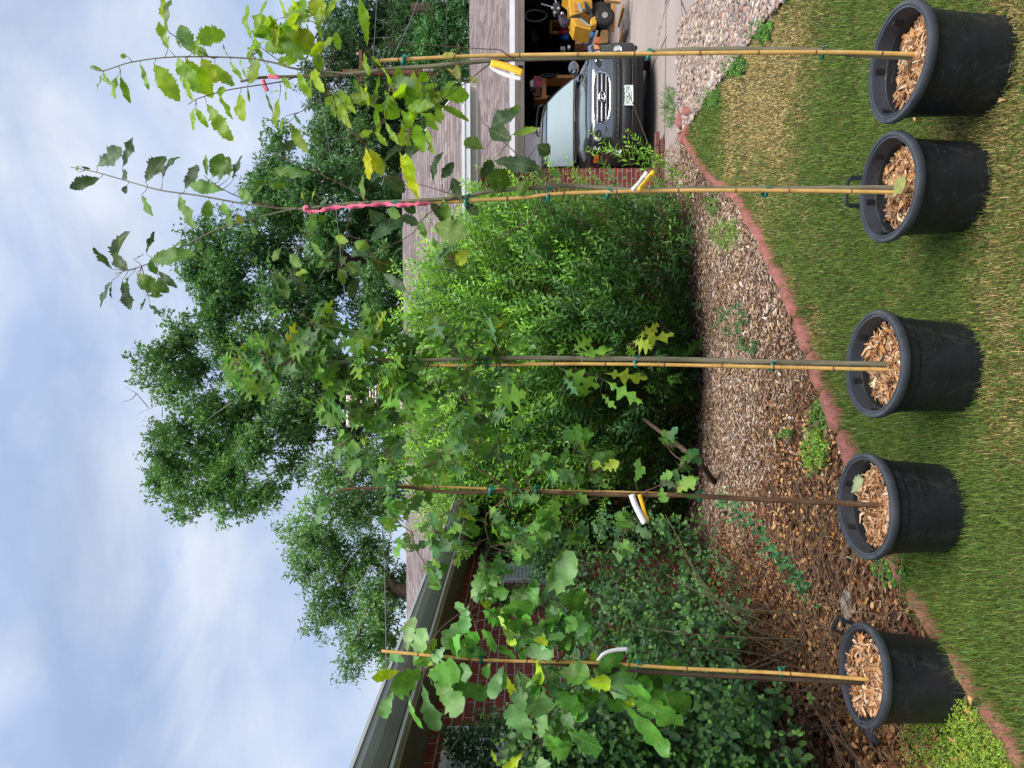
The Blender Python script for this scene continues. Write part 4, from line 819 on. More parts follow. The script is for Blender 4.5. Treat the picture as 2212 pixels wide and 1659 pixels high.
sapling(4, 'young oak with dark forked branches and small rounded-lobed leaves, second from left', 'round', m_leaf4, m_barkb,
 [(1908, 1092), (1880, 1091), (1750, 1084), (1600, 1077), (1477, 1070), (1303, 1068), (1112, 1061), (1030, 1064), (956, 1062), (869, 1052), (800, 1054), (734, 1057)],
 [(.006, -.12, [(1112, 1061), (1098, 1059), (1060, 1030), (1025, 1000), (1039, 948)]), (.0055, .12, [(1128, 1062), (1123, 1055), (1091, 1007), (1078, 951), (1060, 910)]), (.0055, .05, [(1105, 1062), (1098, 1070), (1060, 1104), (1051, 1113), (1049, 1140), (1060, 1180)]), (.0034, -.05, [(1040, 1064), (1018, 1069), (977, 1100), (930, 1130), (890, 1150)]),
  (.0030, .1, [(1320, 1068), (1303, 1070), (1255, 1090), (1220, 1120)]), (.0028, -.08, [(1400, 1068), (1393, 1062), (1421, 1050), (1450, 1030), (1480, 1000)]), (.0028, .05, [(1400, 1068), (1380, 1120), (1350, 1150), (1330, 1190)]), (.0028, .05, [(900, 1056), (860, 1020), (820, 960), (780, 930)]), (.0028, -.1, [(800, 1054), (770, 1080), (740, 1110)]),
  (.0028, .05, [(950, 1062), (930, 1020), (900, 960), (860, 910)]), (.003, .1, [(1300, 1068), (1280, 1020), (1260, 960)]), (.0025, 0, [(770, 1056), (740, 1020), (720, 980)])],
 [(K5, 2.88, [(1900, 1440, 1925, 1280, 50, 0), (1480, 1180, 1555, 1070, 55, 0), (1500, 1160, 1440, 1290, 40, 0), (1690, 1330, 1745, 1230, 60, 0), (1600, 1200, 1590, 1090, 40), (2050, 1400, 2120, 1370, 55), (2060, 1440, 2080, 1540, 60), (1900, 1420, 1950, 1330, 45)]),
  (K7, 2.88, [(1030, 250, 1170, 300, 55), (1060, 300, 1040, 380, 50), (1200, 150, 1370, 180, 50), (1850, 120, 1990, 210, 60, 2), (480, 320, 590, 260, 50, 2), (650, 400, 690, 470, 40, 2)])],
 [(740, 960, 38, 45, 9), (780, 1010, 45, 45, 10), (705, 1090, 35, 40, 6), (800, 930, 45, 38, 9), (850, 985, 38, 48, 11), (855, 1110, 38, 45, 11), (925, 1010, 48, 48, 14), (945, 1150, 48, 48, 14), (930, 1230, 36, 36, 8), (1000, 930, 45, 38, 9), (1000, 1190, 48, 40, 11), (1060, 980, 48, 48, 14), (1080, 1130, 45, 42, 11), (1120, 1195, 40, 38, 9), (1160, 1000, 48, 40, 9), (1180, 1130, 48, 46, 15), (1250, 960, 38, 45, 9), (1290, 1010, 38, 38, 8), (1340, 1130, 42, 42, 9), (1345, 1185, 36, 34, 6), (1440, 955, 36, 28, 7), (1480, 1000, 38, 38, 9), (1470, 1050, 30, 30, 7), (880, 1175, 30, 30, 6), (1120, 940, 38, 38, 8), (900, 1080, 40, 50, 10), (1010, 1120, 45, 50, 12), (980, 985, 40, 45, 10), (1120, 1060, 45, 50, 10), (1150, 1170, 45, 40, 10), (1220, 1060, 45, 60, 9), (840, 1050, 35, 45, 8), (1060, 1230, 40, 36, 8), (1240, 1150, 40, 40, 9)],
 [(0.111, 0.273, 0.046), (0.065, 0.189, 0.052), (0.111, 0.234, 0.104), (0.208, 0.325, 0.039)], .0130, .098, .33, 14)
sapling(5, 'young oak at the left end with broad wavy leaves against the brick wall', 'broad', m_leaf5, m_barkd,
 [(1890, 1481), (1874, 1476), (1687, 1466), (1444, 1454), (1286, 1441), (1180, 1431), (1112, 1428), (1040, 1424), (980, 1425), (943, 1435), (915, 1450)],
 [(.0042, -.1, [(960, 1428), (930, 1400), (950, 1360), (1000, 1320)]), (.004, .1, [(1050, 1424), (1020, 1330), (1010, 1310), (1060, 1280)]), (.0045, -.05, [(1180, 1431), (1170, 1380), (1165, 1330), (1190, 1290)]), (.005, .08, [(1290, 1441), (1250, 1475), (1210, 1510), (1170, 1580)]), (.004, -.1, [(1340, 1445), (1290, 1475), (1345, 1500)]), (.004, -.1, [(1200, 1432), (1230, 1400), (1240, 1350), (1195, 1290)]), (.004, .05, [(930, 1440), (900, 1450), (870, 1440)])],
 [(K7, 2.88, [(480, 960, 512, 750, 90, 2), (520, 1005, 585, 820, 112, 2), (540, 1012, 645, 878, 55, 3), (470, 1000, 385, 955, 62, 2), (435, 1055, 288, 1092, 62, 3), (455, 1065, 405, 1170, 60, 0), (575, 1050, 405, 1155, 150, 0), (402, 1165, 325, 1325, 78, 2), (430, 1180, 452, 1225, 42, 3), (488, 1205, 560, 1392, 44, 0), (570, 1120, 655, 1395, 96, 2), (600, 1085, 775, 1062, 150, 0), (640, 1130, 800, 1285, 140, 0), (755, 1050, 860, 1065, 100, 1), (785, 1140, 955, 1205, 96, 0),
   (925, 560, 1065, 395, 125, 2), (870, 610, 965, 465, 105, 2), (835, 720, 800, 640, 62, 2), (870, 700, 720, 890, 100, 2), (860, 640, 830, 800, 80, 2), (720, 900, 650, 985, 70, 2), (760, 905, 892, 860, 56, 1), (750, 932, 882, 942, 105, 1), (925, 620, 992, 640, 56, 3), (945, 680, 1058, 722, 115, 0), (935, 800, 1028, 882, 140, 0), (1055, 890, 1112, 965, 115, 0), (1060, 700, 1000, 700, 60, 0),
   (1340, 590, 1440, 320, 150, 2), (1400, 600, 1500, 350, 150, 2), (1265, 590, 1250, 500, 95, 2), (1100, 700, 1215, 568, 120, 2), (1150, 745, 1235, 640, 115, 2), (1250, 690, 1295, 560, 115, 0), (1325, 645, 1425, 640, 95, 2), (1405, 590, 1565, 620, 140, 0), (1215, 800, 1378, 740, 130, 2), (1180, 850, 1225, 790, 85, 1), (1200, 965, 1365, 885, 160, 2), (1375, 760, 1590, 720, 140, 1), (1365, 850, 1505, 890, 120, 1), (1440, 810, 1618, 805, 130, 0), (1095, 820, 1145, 885, 62, 3), (1300, 720, 1380, 820, 120, 0), (1480, 700, 1570, 760, 110, 1),
   (1000, 1000, 970, 1085, 70, 0), (1085, 1010, 1005, 1200, 76, 2), (1090, 1050, 1080, 1155, 66, 0), (1170, 1045, 1332, 1285, 190, 2), (1165, 1040, 1192, 1270, 100, 2), (1100, 1080, 1150, 1205, 56, 3), (1255, 1005, 1428, 1062, 160, 0), (1415, 1060, 1585, 1082, 130, 0), (1375, 1140, 1568, 1245, 140, 0), (1330, 1130, 1545, 1290, 110, 0), (1260, 1500, 1138, 1295, 120, 2), (1300, 1480, 1345, 1350, 100, 2), (1245, 1330, 1285, 1200, 56, 2), (1330, 1500, 1475, 1545, 130, 0), (1400, 1450, 1480, 1350, 110, 1), (1475, 1430, 1660, 1525, 160, 1),
   (1210, 1550, 1095, 1665, 66, 3), (1300, 1580, 1335, 1680, 96, 2), (1180, 1640, 1260, 1720, 90, 2), (1000, 1540, 1032, 1610, 40, 3), (1640, 1095, 1790, 955, 96, 0), (1650, 1070, 1640, 955, 52, 3), (1655, 1110, 1885, 1065, 110, 0), (1640, 1130, 1818, 1265, 120, 0), (1850, 1110, 2160, 1040, 120, 0), (1815, 1200, 1980, 1135, 150, 0), (1860, 1230, 2155, 1375, 260, 0), (1800, 1250, 2075, 1528, 110, 0), (2000, 1160, 2215, 1270, 130, 0), (1900, 1300, 2060, 1210, 150, 0), (1480, 1040, 1600, 1010, 80, 1)])],
 [(1190, 1370, 50, 50, 10), (1110, 1340, 50, 45, 9), (1010, 1400, 45, 40, 6), (1240, 1510, 45, 45, 8), (1180, 1460, 40, 40, 6), (1060, 1290, 40, 35, 5), (930, 1440, 40, 40, 6), (1170, 1290, 35, 35, 5), (1380, 1490, 40, 35, 5), (1200, 1590, 40, 40, 8), (1250, 1360, 40, 40, 7), (1290, 1480, 40, 40, 7), (1130, 1400, 40, 40, 6), (970, 1470, 36, 36, 5)],
 [(.09, .285, .035), (.05, .17, .026), (.15, .335, .11), (.34, .50, .02)], .0125, .14, .34, 15)
# fallen leaves lying in the pots
rng = np.random.default_rng(33)
for k, px, py, tx, ty, wv, c, lb in ((4, 1846, 1030, 1880, 1052, .05, (.30, .38, .22), 'pale lobed oak leaf lying on the chips in a pot near the brick edging'), (2, 1935, 388, 1975, 405, .045, (.32, .34, .12), 'withered yellow-green oak leaf draped at the foot of the ribboned sapling')):
    Yp = POT[k][1]-.06; B = PV(px, py, Yp-.02); T = PV(tx, ty, Yp-.09); T[2] = B[2]+.01
    V, Fq, C, uv = leaves('round', [B], [T], [wv], np.array([[0, -.3, 1.]]), np.array([c]), .2, .15); o = npmesh('fallen_leaf', V, [Fq], m_leaf4, None, C, uv, smooth=True); tag(o, lb, 'leaf')

# ------------------------------------------------------------------ ribbons and tags
def strip(name, pts, wid, mat, label, cat, nrm=(0, -1, 0), parent=None, th=.0012, tw=0, group=None):
    P_ = catmull(pts, 5); mb = MB(); rows = []
    for i, p in enumerate(P_):
        d = unit(np.array(P_[min(i+1, len(P_)-1)])-np.array(P_[max(i-1, 0)])); s = unit(np.cross(d, nrm)); a = tw*math.sin(i*.8); n_ = np.array(nrm, float); s = s*math.cos(a)+n_*math.sin(a)
        rows.append([tuple(p-s*wid/2), tuple(p+s*wid/2)])
    mb.grid(rows); o = mb.build(name, mat, parent, smooth=True); m_ = o.modifiers.new('solid', 'SOLIDIFY'); m_.thickness = th
    if label: tag(o, label, cat, group)
    return o
Y2 = YB[2]-.03
strip('ribbon', [PV(a, b, Y2-.006+.01*math.sin(a)) for a, b in ((658, 452), (672, 458), (690, 456), (720, 449), (760, 446), (790, 444), (830, 441), (860, 443), (885, 442), (910, 440), (932, 440))], .021, m_pink, 'long bright pink ribbon wound down the stem of the dark-leaved sapling', 'ribbon', tw=1.1)
mb = MB(); mb.lathe([(.009, -.012), (.014, -.008), (.015, .004), (.011, .012), (.0085, .012)], 14, tuple(PV(662, 451, YB[2]+.006))); o = mb.build('ribbon_knot', m_pink, None, smooth=True); tag(o, 'pink ribbon knot round the stem just above the long ribbon', 'ribbon')
strip('ribbon', [PV(a, b, YB[1]-.02) for a, b in ((567, 172), (572, 185), (577, 197))], .018, m_pink, 'short pink ribbon end tied high on the rightmost sapling', 'ribbon', tw=.3)
strip('ribbon', [PV(a, b, YB[1]-.022) for a, b in ((579, 166), (590, 165), (604, 168))], .018, m_pink, 'pink ribbon loop above the short ribbon end on the rightmost sapling', 'ribbon', tw=.3)
def planttag(k, ya, pts, wd, lb, mat, txt=True):
    P_ = [PV(a, b, YB[k]-.03-.006*i+ya) for i, (a, b) in enumerate(pts)]; o = strip('plant_tag', P_, wd, mat, lb, 'plant tag', tw=0, group=None)
    if txt:
        c = np.array(P_[len(P_)//2]); d = unit(np.array(P_[-1])-np.array(P_[0])); s = unit(np.cross(d, (0, -1, 0))); mb = MB(); r_ = random.Random(k)
        for j in (-1, 0, 1):
            a = -.034
            while a < .03:
                l_ = r_.uniform(.003, .010); q = c+d*(a+l_/2)+s*j*wd*.2+np.array([0, -.0022, 0]); mb.bar(q-d*l_/2, q+d*l_/2, .0018, .0006); a += l_+.0018
        mb.build('print', m_ink, o)
planttag(2, 0, [(1366, 411), (1380, 398), (1398, 372)], .020, 'white plant tag sticking out beside a yellow one by the car, on the ribboned sapling', m_tagw)
planttag(2, -.004, [(1379, 411), (1395, 392), (1413, 370)], .020, 'yellow plant tag sticking out beside a white one below the car, on the ribboned sapling', m_tagy)
planttag(1, 0, [(1060, 137), (1080, 140), (1100, 146), (1130, 158)], .027, 'yellow plant tag hanging in front of the garage roof', m_tagy, False)
planttag(1, .01, [(1058, 141), (1075, 153), (1100, 164), (1127, 170)], .017, 'curled white plant tag beside the yellow one at the garage roof', m_tagw, False)
planttag(4, 0, [(1364, 1068), (1372, 1090), (1382, 1110), (1393, 1131)], .026, 'white plant tag hanging on the dark forked sapling', m_tagw, False)
planttag(4, .006, [(1381, 1068), (1388, 1090), (1393, 1110), (1399, 1127)], .018, 'yellow plant tag hanging behind a white one on the dark forked sapling', m_tagy, False)
planttag(5, 0, [(1291, 1428), (1305, 1412), (1328, 1404), (1357, 1402)], .017, 'thin curved white plant tag over the broad-leaved sapling at left', m_tagw, False)
# ------------------------------------------------------------------ grass
rng = np.random.default_rng(21)
fullmulch = mulch_poly
def n2d(x, y, f, s=0):
    return (np.sin(x*f+s)*np.cos(y*f*1.13+s*2)+.6*np.sin(x*f*2.3+y*f*1.7+s*3)+.4*np.cos(x*f*4.1-y*f*3.3+s))/2
def lawn_ok(x, y): return ~(inpoly(x, y, mulch_poly) | inpoly(x, y, grav_poly) | inpoly(x, y, drive_poly))
def grass():
    bands = [(1.1, 2.4, 34000, .0015, .034), (2.4, 4.2, 25000, .0017, .036), (4.2, 6.5, 10500, .0026, .038), (6.5, 10.2, 4500, .0042, .040)]
    out = []
    for y0, y1, dens, wd, hh in bands:
        n = int((y1-y0)*(y1+.8)*1.06*dens); y = rng.uniform(y0, y1, n); x = rng.uniform(-.53, .53, n)*(y1+.8)
        k = np.abs(x) < .53*y+.35; x, y = x[k], y[k]; k = lawn_ok(x, y)
        for kk, p in POT.items(): k &= (x-p[0])**2+(y-p[1])**2 > (p[6]-.01)**2
        x, y = x[k], y[k]; out.append((x, y, np.full(len(x), wd), np.full(len(x), hh)))
    x, y, wd, hh = [np.concatenate(q) for q in zip(*out)]; n = len(x)
    # how dry each patch of lawn is
    dry = .10+.16*n2d(x, y, 2.2, 1)+.16*n2d(x, y, 7, 4)+.12*n2d(x, y, 15, 2)-.30*sstep(-.2, -1.0, x)
    for px_, py_, r_, s_ in ((1590, 130, .60, 1.1), (1640, 210, .60, 1.1), (1575, 330, .35, .6), (1640, 60, .55, 1.1), (1700, 150, .4, .5), (1700, 340, .35, .35), (1740, 60, .35, .3), (1590, 430, .3, .35), (1660, 450, .25, .2), (2190, 80, .30, .4), (2150, 650, .20, .35), (2200, 850, .28, .5), (2100, 290, .25, .3), (2180, 420, .3, .45), (1925, 300, .3, .2), (1760, 700, .18, .6), (1700, 640, .2, .5), (1650, 540, .2, .4)):
        c_ = G(px_, py_); dry += s_*np.exp(-(((x-c_[0])**2+(y-c_[1])**2)/r_**2)*(1+.5*n2d(x, y, 6, px_)))*(1+.45*n2d(x, y, 13, py_))
    for px_, py_, r_, s_ in ((1530, 280, .30, .3), (1545, 200, .20, .45), (1598, 128, .18, .5), (1655, 55, .18, .5), (1820, 330, .3, .2), (1830, 600, .4, .25), (1850, 800, .3, .3), (2000, 1150, .5, .3)):
        c_ = G(px_, py_); dry -= s_*np.exp(-((x-c_[0])**2+(y-c_[1])**2)/r_**2)
    dry = np.clip(dry, .03, .95); thin = rng.uniform(0, 1, n) > .35*dry; x, y, wd, hh, dry = x[thin], y[thin], wd[thin], hh[thin], dry[thin]; n = len(x)
    isd = rng.uniform(0, 1, n) < dry
    g = np.array([(.125, .215, .034), (.175, .255, .046), (.070, .160, .042), (.24, .30, .075)])[rng.choice(4, n, p=[.4, .3, .2, .1])]
    s_ = np.array([(.50, .36, .15), (.38, .28, .11), (.60, .45, .22), (.32, .28, .10)])[rng.choice(4, n, p=[.35, .3, .15, .2])]
    col = np.where(isd[:, None], s_*(.85+.45*dry[:, None]), g)*np.exp(rng.normal(0, .22, (n, 1)))
    h = hh*rng.uniform(.5, 1.5, n)*np.where(isd, .8, 1.05)*(1-.25*dry); h *= 1+1.0*(sstep(.15, .0, np.abs(edge_dist(x, y))))
    az = rng.uniform(0, 6.283, n); lean = np.abs(rng.normal(.5, .4, n))+np.where(isd, .35, 0); cz = 0*x
    dx, dy = np.cos(az+cz), np.sin(az+cz); z = zg(x, y)-.004; B = np.stack([x, y, z], 1); sd = np.stack([-dy, dx, 0*dx], 1)
    f1 = np.stack([dx*np.sin(lean*.5), dy*np.sin(lean*.5), np.cos(lean*.5)], 1)*(h*.55)[:, None]
    f2 = f1+np.stack([dx*np.sin(lean*1.5), dy*np.sin(lean*1.5), np.cos(lean*1.5)], 1)*(h*.5)[:, None]
    W = (wd*rng.uniform(.7, 1.4, n))[:, None]
    V = np.stack([B-sd*W*.6, B+sd*W*.6, B+f1-sd*W*.5, B+f1+sd*W*.5, B+f2], 1).reshape(-1, 3); i = np.arange(n)*5
    o = npmesh('grass', V, [np.stack([i, i+1, i+3, i+2], 1), np.stack([i+2, i+3, i+4], 1)], m_grass, None, np.repeat(np.clip(col, .004, .8), 5, axis=0))
    tag(o, 'mown lawn of green and straw-coloured grass blades', 'grass', kind='stuff'); print('grass', n)
EP = np.array([p[:2] for p in EDGE])
def edge_dist(x, y):
    d = np.full(np.shape(x), 9.0)
    for a, b in zip(EP, EP[1:]):
        v = b-a; t = np.clip(((x-a[0])*v[0]+(y-a[1])*v[1])/(v@v), 0, 1); d = np.minimum(d, np.hypot(x-a[0]-t*v[0], y-a[1]-t*v[1]))
    return d
grass()
for px, py, lb in ((2190, 215, 'curled brown leaf in the foreground grass below the second pot'), (2070, 860, 'tan dry leaf on the grass below the middle pot'), (1990, 265, 'yellow curled leaf between the two rightmost pots')):
    c_ = G(px, py)+np.array([0, 0, .028]); dd = unit(rng.normal(0, 1, (1, 3))*[1, 1, .1]); V, Fq, C, uv = leaves('broad', [c_], c_+dd*.045, [.013], np.array([[.1, -.3, 1.]]), np.array([(.45, .30, .15)]), .5, .2)
    tag(npmesh('dry_leaf', V, [Fq], m_chip, None, C, uv, smooth=True), lb, 'leaf')
# ------------------------------------------------------------------ wood-chip mulch
def mulch():
    n = 120000; y = 2.2+(12.2-2.2)*rng.uniform(0, 1, n)**1.25; x = rng.uniform(-2.7, 3.4, n)
    k = inpoly(x, y, mulch_poly) & (np.abs(x) < .53*y+.3); x, y = x[k], y[k]
    k = ~((y > 8.6) & (x > -1.5) & (x < 2.4) & (rng.uniform(0, 1, len(x)) < .6)); x, y = x[k], y[k]; n = len(x)
    bare = np.exp(-(((x+1.55)/.5)**2+((y-3.25)/.30)**2)); k = rng.uniform(0, 1, n) > bare*.93; x, y = x[k], y[k]; n = len(x)
    P0 = np.stack([x, y, zg(x, y)+.008+rng.uniform(0, .016, n)], 1)
    grey = sstep(4.3, 6.4, y+.9*x+n2d(x, y, 3)*.5)
    warm = np.array([(.19, .080, .042), (.13, .055, .033), (.26, .125, .06), (.075, .033, .022), (.38, .25, .16)]); pale = np.array([(.40, .30, .24), (.33, .23, .175), (.25, .14, .095), (.50, .42, .36), (.38, .27, .15)])
    pick = rng.uniform(0, 1, n) < grey*.85+.06
    V, Fq, C = chips(P0, n, .020, .052, warm, .22, (.10, .26)); ii = rng.integers(0, 5, n); cc = np.where(pick[:, None], pale[ii], warm[ii])*np.exp(rng.normal(0, .22, (n, 1)))
    o = npmesh('wood_chips', V, [Fq], m_chip, None, np.repeat(np.clip(cc, 0, .8), 12, axis=0)); tag(o, 'loose mulch of rust-brown and weathered grey wood chips under the shrubs', 'mulch', kind='stuff'); print('chips', n)
mulch()
# dry leaf and twig litter
def litter():
    n = 1500; x = rng.uniform(-2.3, -.1, n); y = rng.uniform(3.0, 5.6, n); k = inpoly(x, y, mulch_poly); x, y = x[k], y[k]; n = len(x)
    B = np.stack([x, y, zg(x, y)+.022+rng.uniform(0, .012, n)], 1); a = rng.uniform(0, 6.28, n); d = np.stack([np.cos(a), np.sin(a), rng.normal(0, .3, n)], 1); T = B+d*rng.uniform(.02, .045, (n, 1))
    V, Ft, Fq, C = ovalleaf(B, T, rng.uniform(.007, .014, n), unit(np.stack([rng.normal(0, .4, n), rng.normal(-.2, .4, n), np.ones(n)], 1)), np.array([(.36, .19, .06), (.26, .12, .05), (.45, .28, .12)])[rng.integers(0, 3, n)]*np.exp(rng.normal(0, .25, (n, 1))), .5)
    tag(npmesh('leaf_litter', V, [Ft, Fq], m_chip, None, C), 'dry curled brown leaf litter over the mulch at left', 'leaf litter', kind='stuff')
    mb = MB()
    for _ in range(420):
        x, y = (rng.uniform(-2.3, -.7), rng.uniform(3.5, 5.2)) if _ % 3 else (rng.uniform(-2.3, .6), rng.uniform(3.6, 7.2))
        if not inpoly(np.array([x]), np.array([y]), mulch_poly)[0]: continue
        a = rng.uniform(0, 6.28); l_ = rng.uniform(.08, .45); z = float(zg(x, y))+.035; p = [np.array([x+math.cos(a+.25*math.sin(t*2))*l_*t, y+math.sin(a+.2*t)*l_*t, z+.03*math.sin(t*3)+rng.uniform(0, .012)]) for t in (0, .35, .7, 1)]
        mb.tube(p, [.0035, .003, .0022, .0012], 5)
    tag(mb.build('twig_litter', simple('dry_twig', (.18, .11, .06), .8, .4, 12, ws=True), None), 'thin dead twigs strewn over the mulch', 'twigs', kind='stuff')
litter()
def brush():
    mb = MB()
    for _ in range(300):
        s_ = rng.uniform(3.6, 6.4); a_ = WA+.05+abs(rng.normal(0, .38)); x, y, _z = H(s_, a_, 0); h_ = max(.02, .34-.38*(a_-WA))*rng.uniform(.1, 1); z = float(zg(x, y))+h_
        th_ = rng.uniform(0, 6.28); l_ = rng.uniform(.12, .6); el = rng.normal(.15, .35); dd = np.array([math.cos(th_)*math.cos(el), math.sin(th_)*math.cos(el), math.sin(el)]); p0 = np.array([x, y, z]); p2 = p0+dd*l_
        p0[0] = max(p0[0], .0736*p0[1]-2.57); p2[0] = max(p2[0], .0736*p2[1]-2.57); mb.tube([p0, (p0+p2)/2+rng.normal(0, .02, 3)+[.01, 0, .02], p2], [.0045, .0035, .0018], 5)
    tag(mb.build('brush_pile', simple('dead_cane', (.085, .05, .03), .85, .45, 14, ws=True), None), 'tangled brown dead canes heaped along the foot of the brick wall', 'brush pile', kind='stuff')
    n = 9000; s_ = rng.uniform(3.3, 7.4, n); a_ = WA+.03+np.abs(rng.normal(0, .36, n)); P0 = np.array([H(s, a, 0) for s, a in zip(s_, a_)]); P0[:, 2] = zg(P0[:, 0], P0[:, 1])+np.clip(.30-.36*(a_-WA), .015, .4)*rng.uniform(0, 1, n)
    dd = unit(rng.normal(0, 1, (n, 3))*[1, 1, .5]); V, Ft, Fq, C = ovalleaf(P0, P0+dd*rng.uniform(.02, .05, (n, 1)), rng.uniform(.008, .015, n), unit(rng.normal(0, .6, (n, 3))+[.3, -.3, 1]), np.array([(.17, .08, .035), (.11, .05, .025), (.25, .14, .06)])[rng.integers(0, 3, n)]*np.exp(rng.normal(0, .25, (n, 1))), .5)
    tag(npmesh('wall_leaf_litter', V, [Ft, Fq], m_chip, None, C), 'dark brown fallen leaves banked against the foot of the brick wall', 'leaf litter', kind='stuff')
brush()
# ------------------------------------------------------------------ river gravel
def gravel():
    import bmesh
    bm = bmesh.new(); bmesh.ops.create_icosphere(bm, subdivisions=1, radius=1); bm.verts.ensure_lookup_table(); v0 = np.array([v.co[:] for v in bm.verts]); f0 = np.array([[v.index for v in f.verts] for f in bm.faces]); bm.free()
    bm = bmesh.new(); bmesh.ops.create_icosphere(bm, subdivisions=2, radius=1); bm.verts.ensure_lookup_table(); v0 = np.array([v.co[:] for v in bm.verts]); f0 = np.array([[v.index for v in f.verts] for f in bm.faces]); bm.free()
    n = 34000; x = rng.uniform(1.6, 5.2, n); y = rng.uniform(4.3, 10.2, n); k = inpoly(x, y, grav_poly) & (x < .56*y+.4); x, y = x[k], y[k]; n = len(x)
    s = np.exp(rng.normal(math.log(.0165), .32, n)); a = rng.uniform(0, 6.28, n)
    v = v0[None]*np.stack([s*rng.uniform(.9, 1.5, n), s*rng.uniform(.75, 1.1, n), s*rng.uniform(.45, .75, n)], 1)[:, None]
    v = v*(1+rng.normal(0, .04, (n, len(v0), 1))); c, sn = np.cos(a)[:, None], np.sin(a)[:, None]
    V = np.stack([v[..., 0]*c-v[..., 1]*sn, v[..., 0]*sn+v[..., 1]*c, v[..., 2]], -1)+np.stack([x, y, zg(x, y)+.014+rng.uniform(0, .02, n)], 1)[:, None]
    cols = np.array([(.50, .36, .30), (.58, .48, .42), (.40, .31, .29), (.62, .52, .40), (.27, .24, .25), (.46, .26, .21), (.66, .60, .55), (.36, .27, .20)])[rng.choice(8, n, p=[.22, .2, .14, .12, .08, .1, .06, .08])]*.60*np.exp(rng.normal(0, .20, (n, 1)))
    Fq = (f0[None]+(np.arange(n)*len(v0))[:, None, None]).reshape(-1, 3)
    o = npmesh('gravel', V.reshape(-1, 3), [Fq], m_pebble, None, np.repeat(np.clip(cols, 0, .8), len(v0), axis=0), smooth=True); tag(o, 'rounded pink and cream river pebbles beside the driveway', 'gravel', kind='stuff'); print('pebbles', n)
gravel()
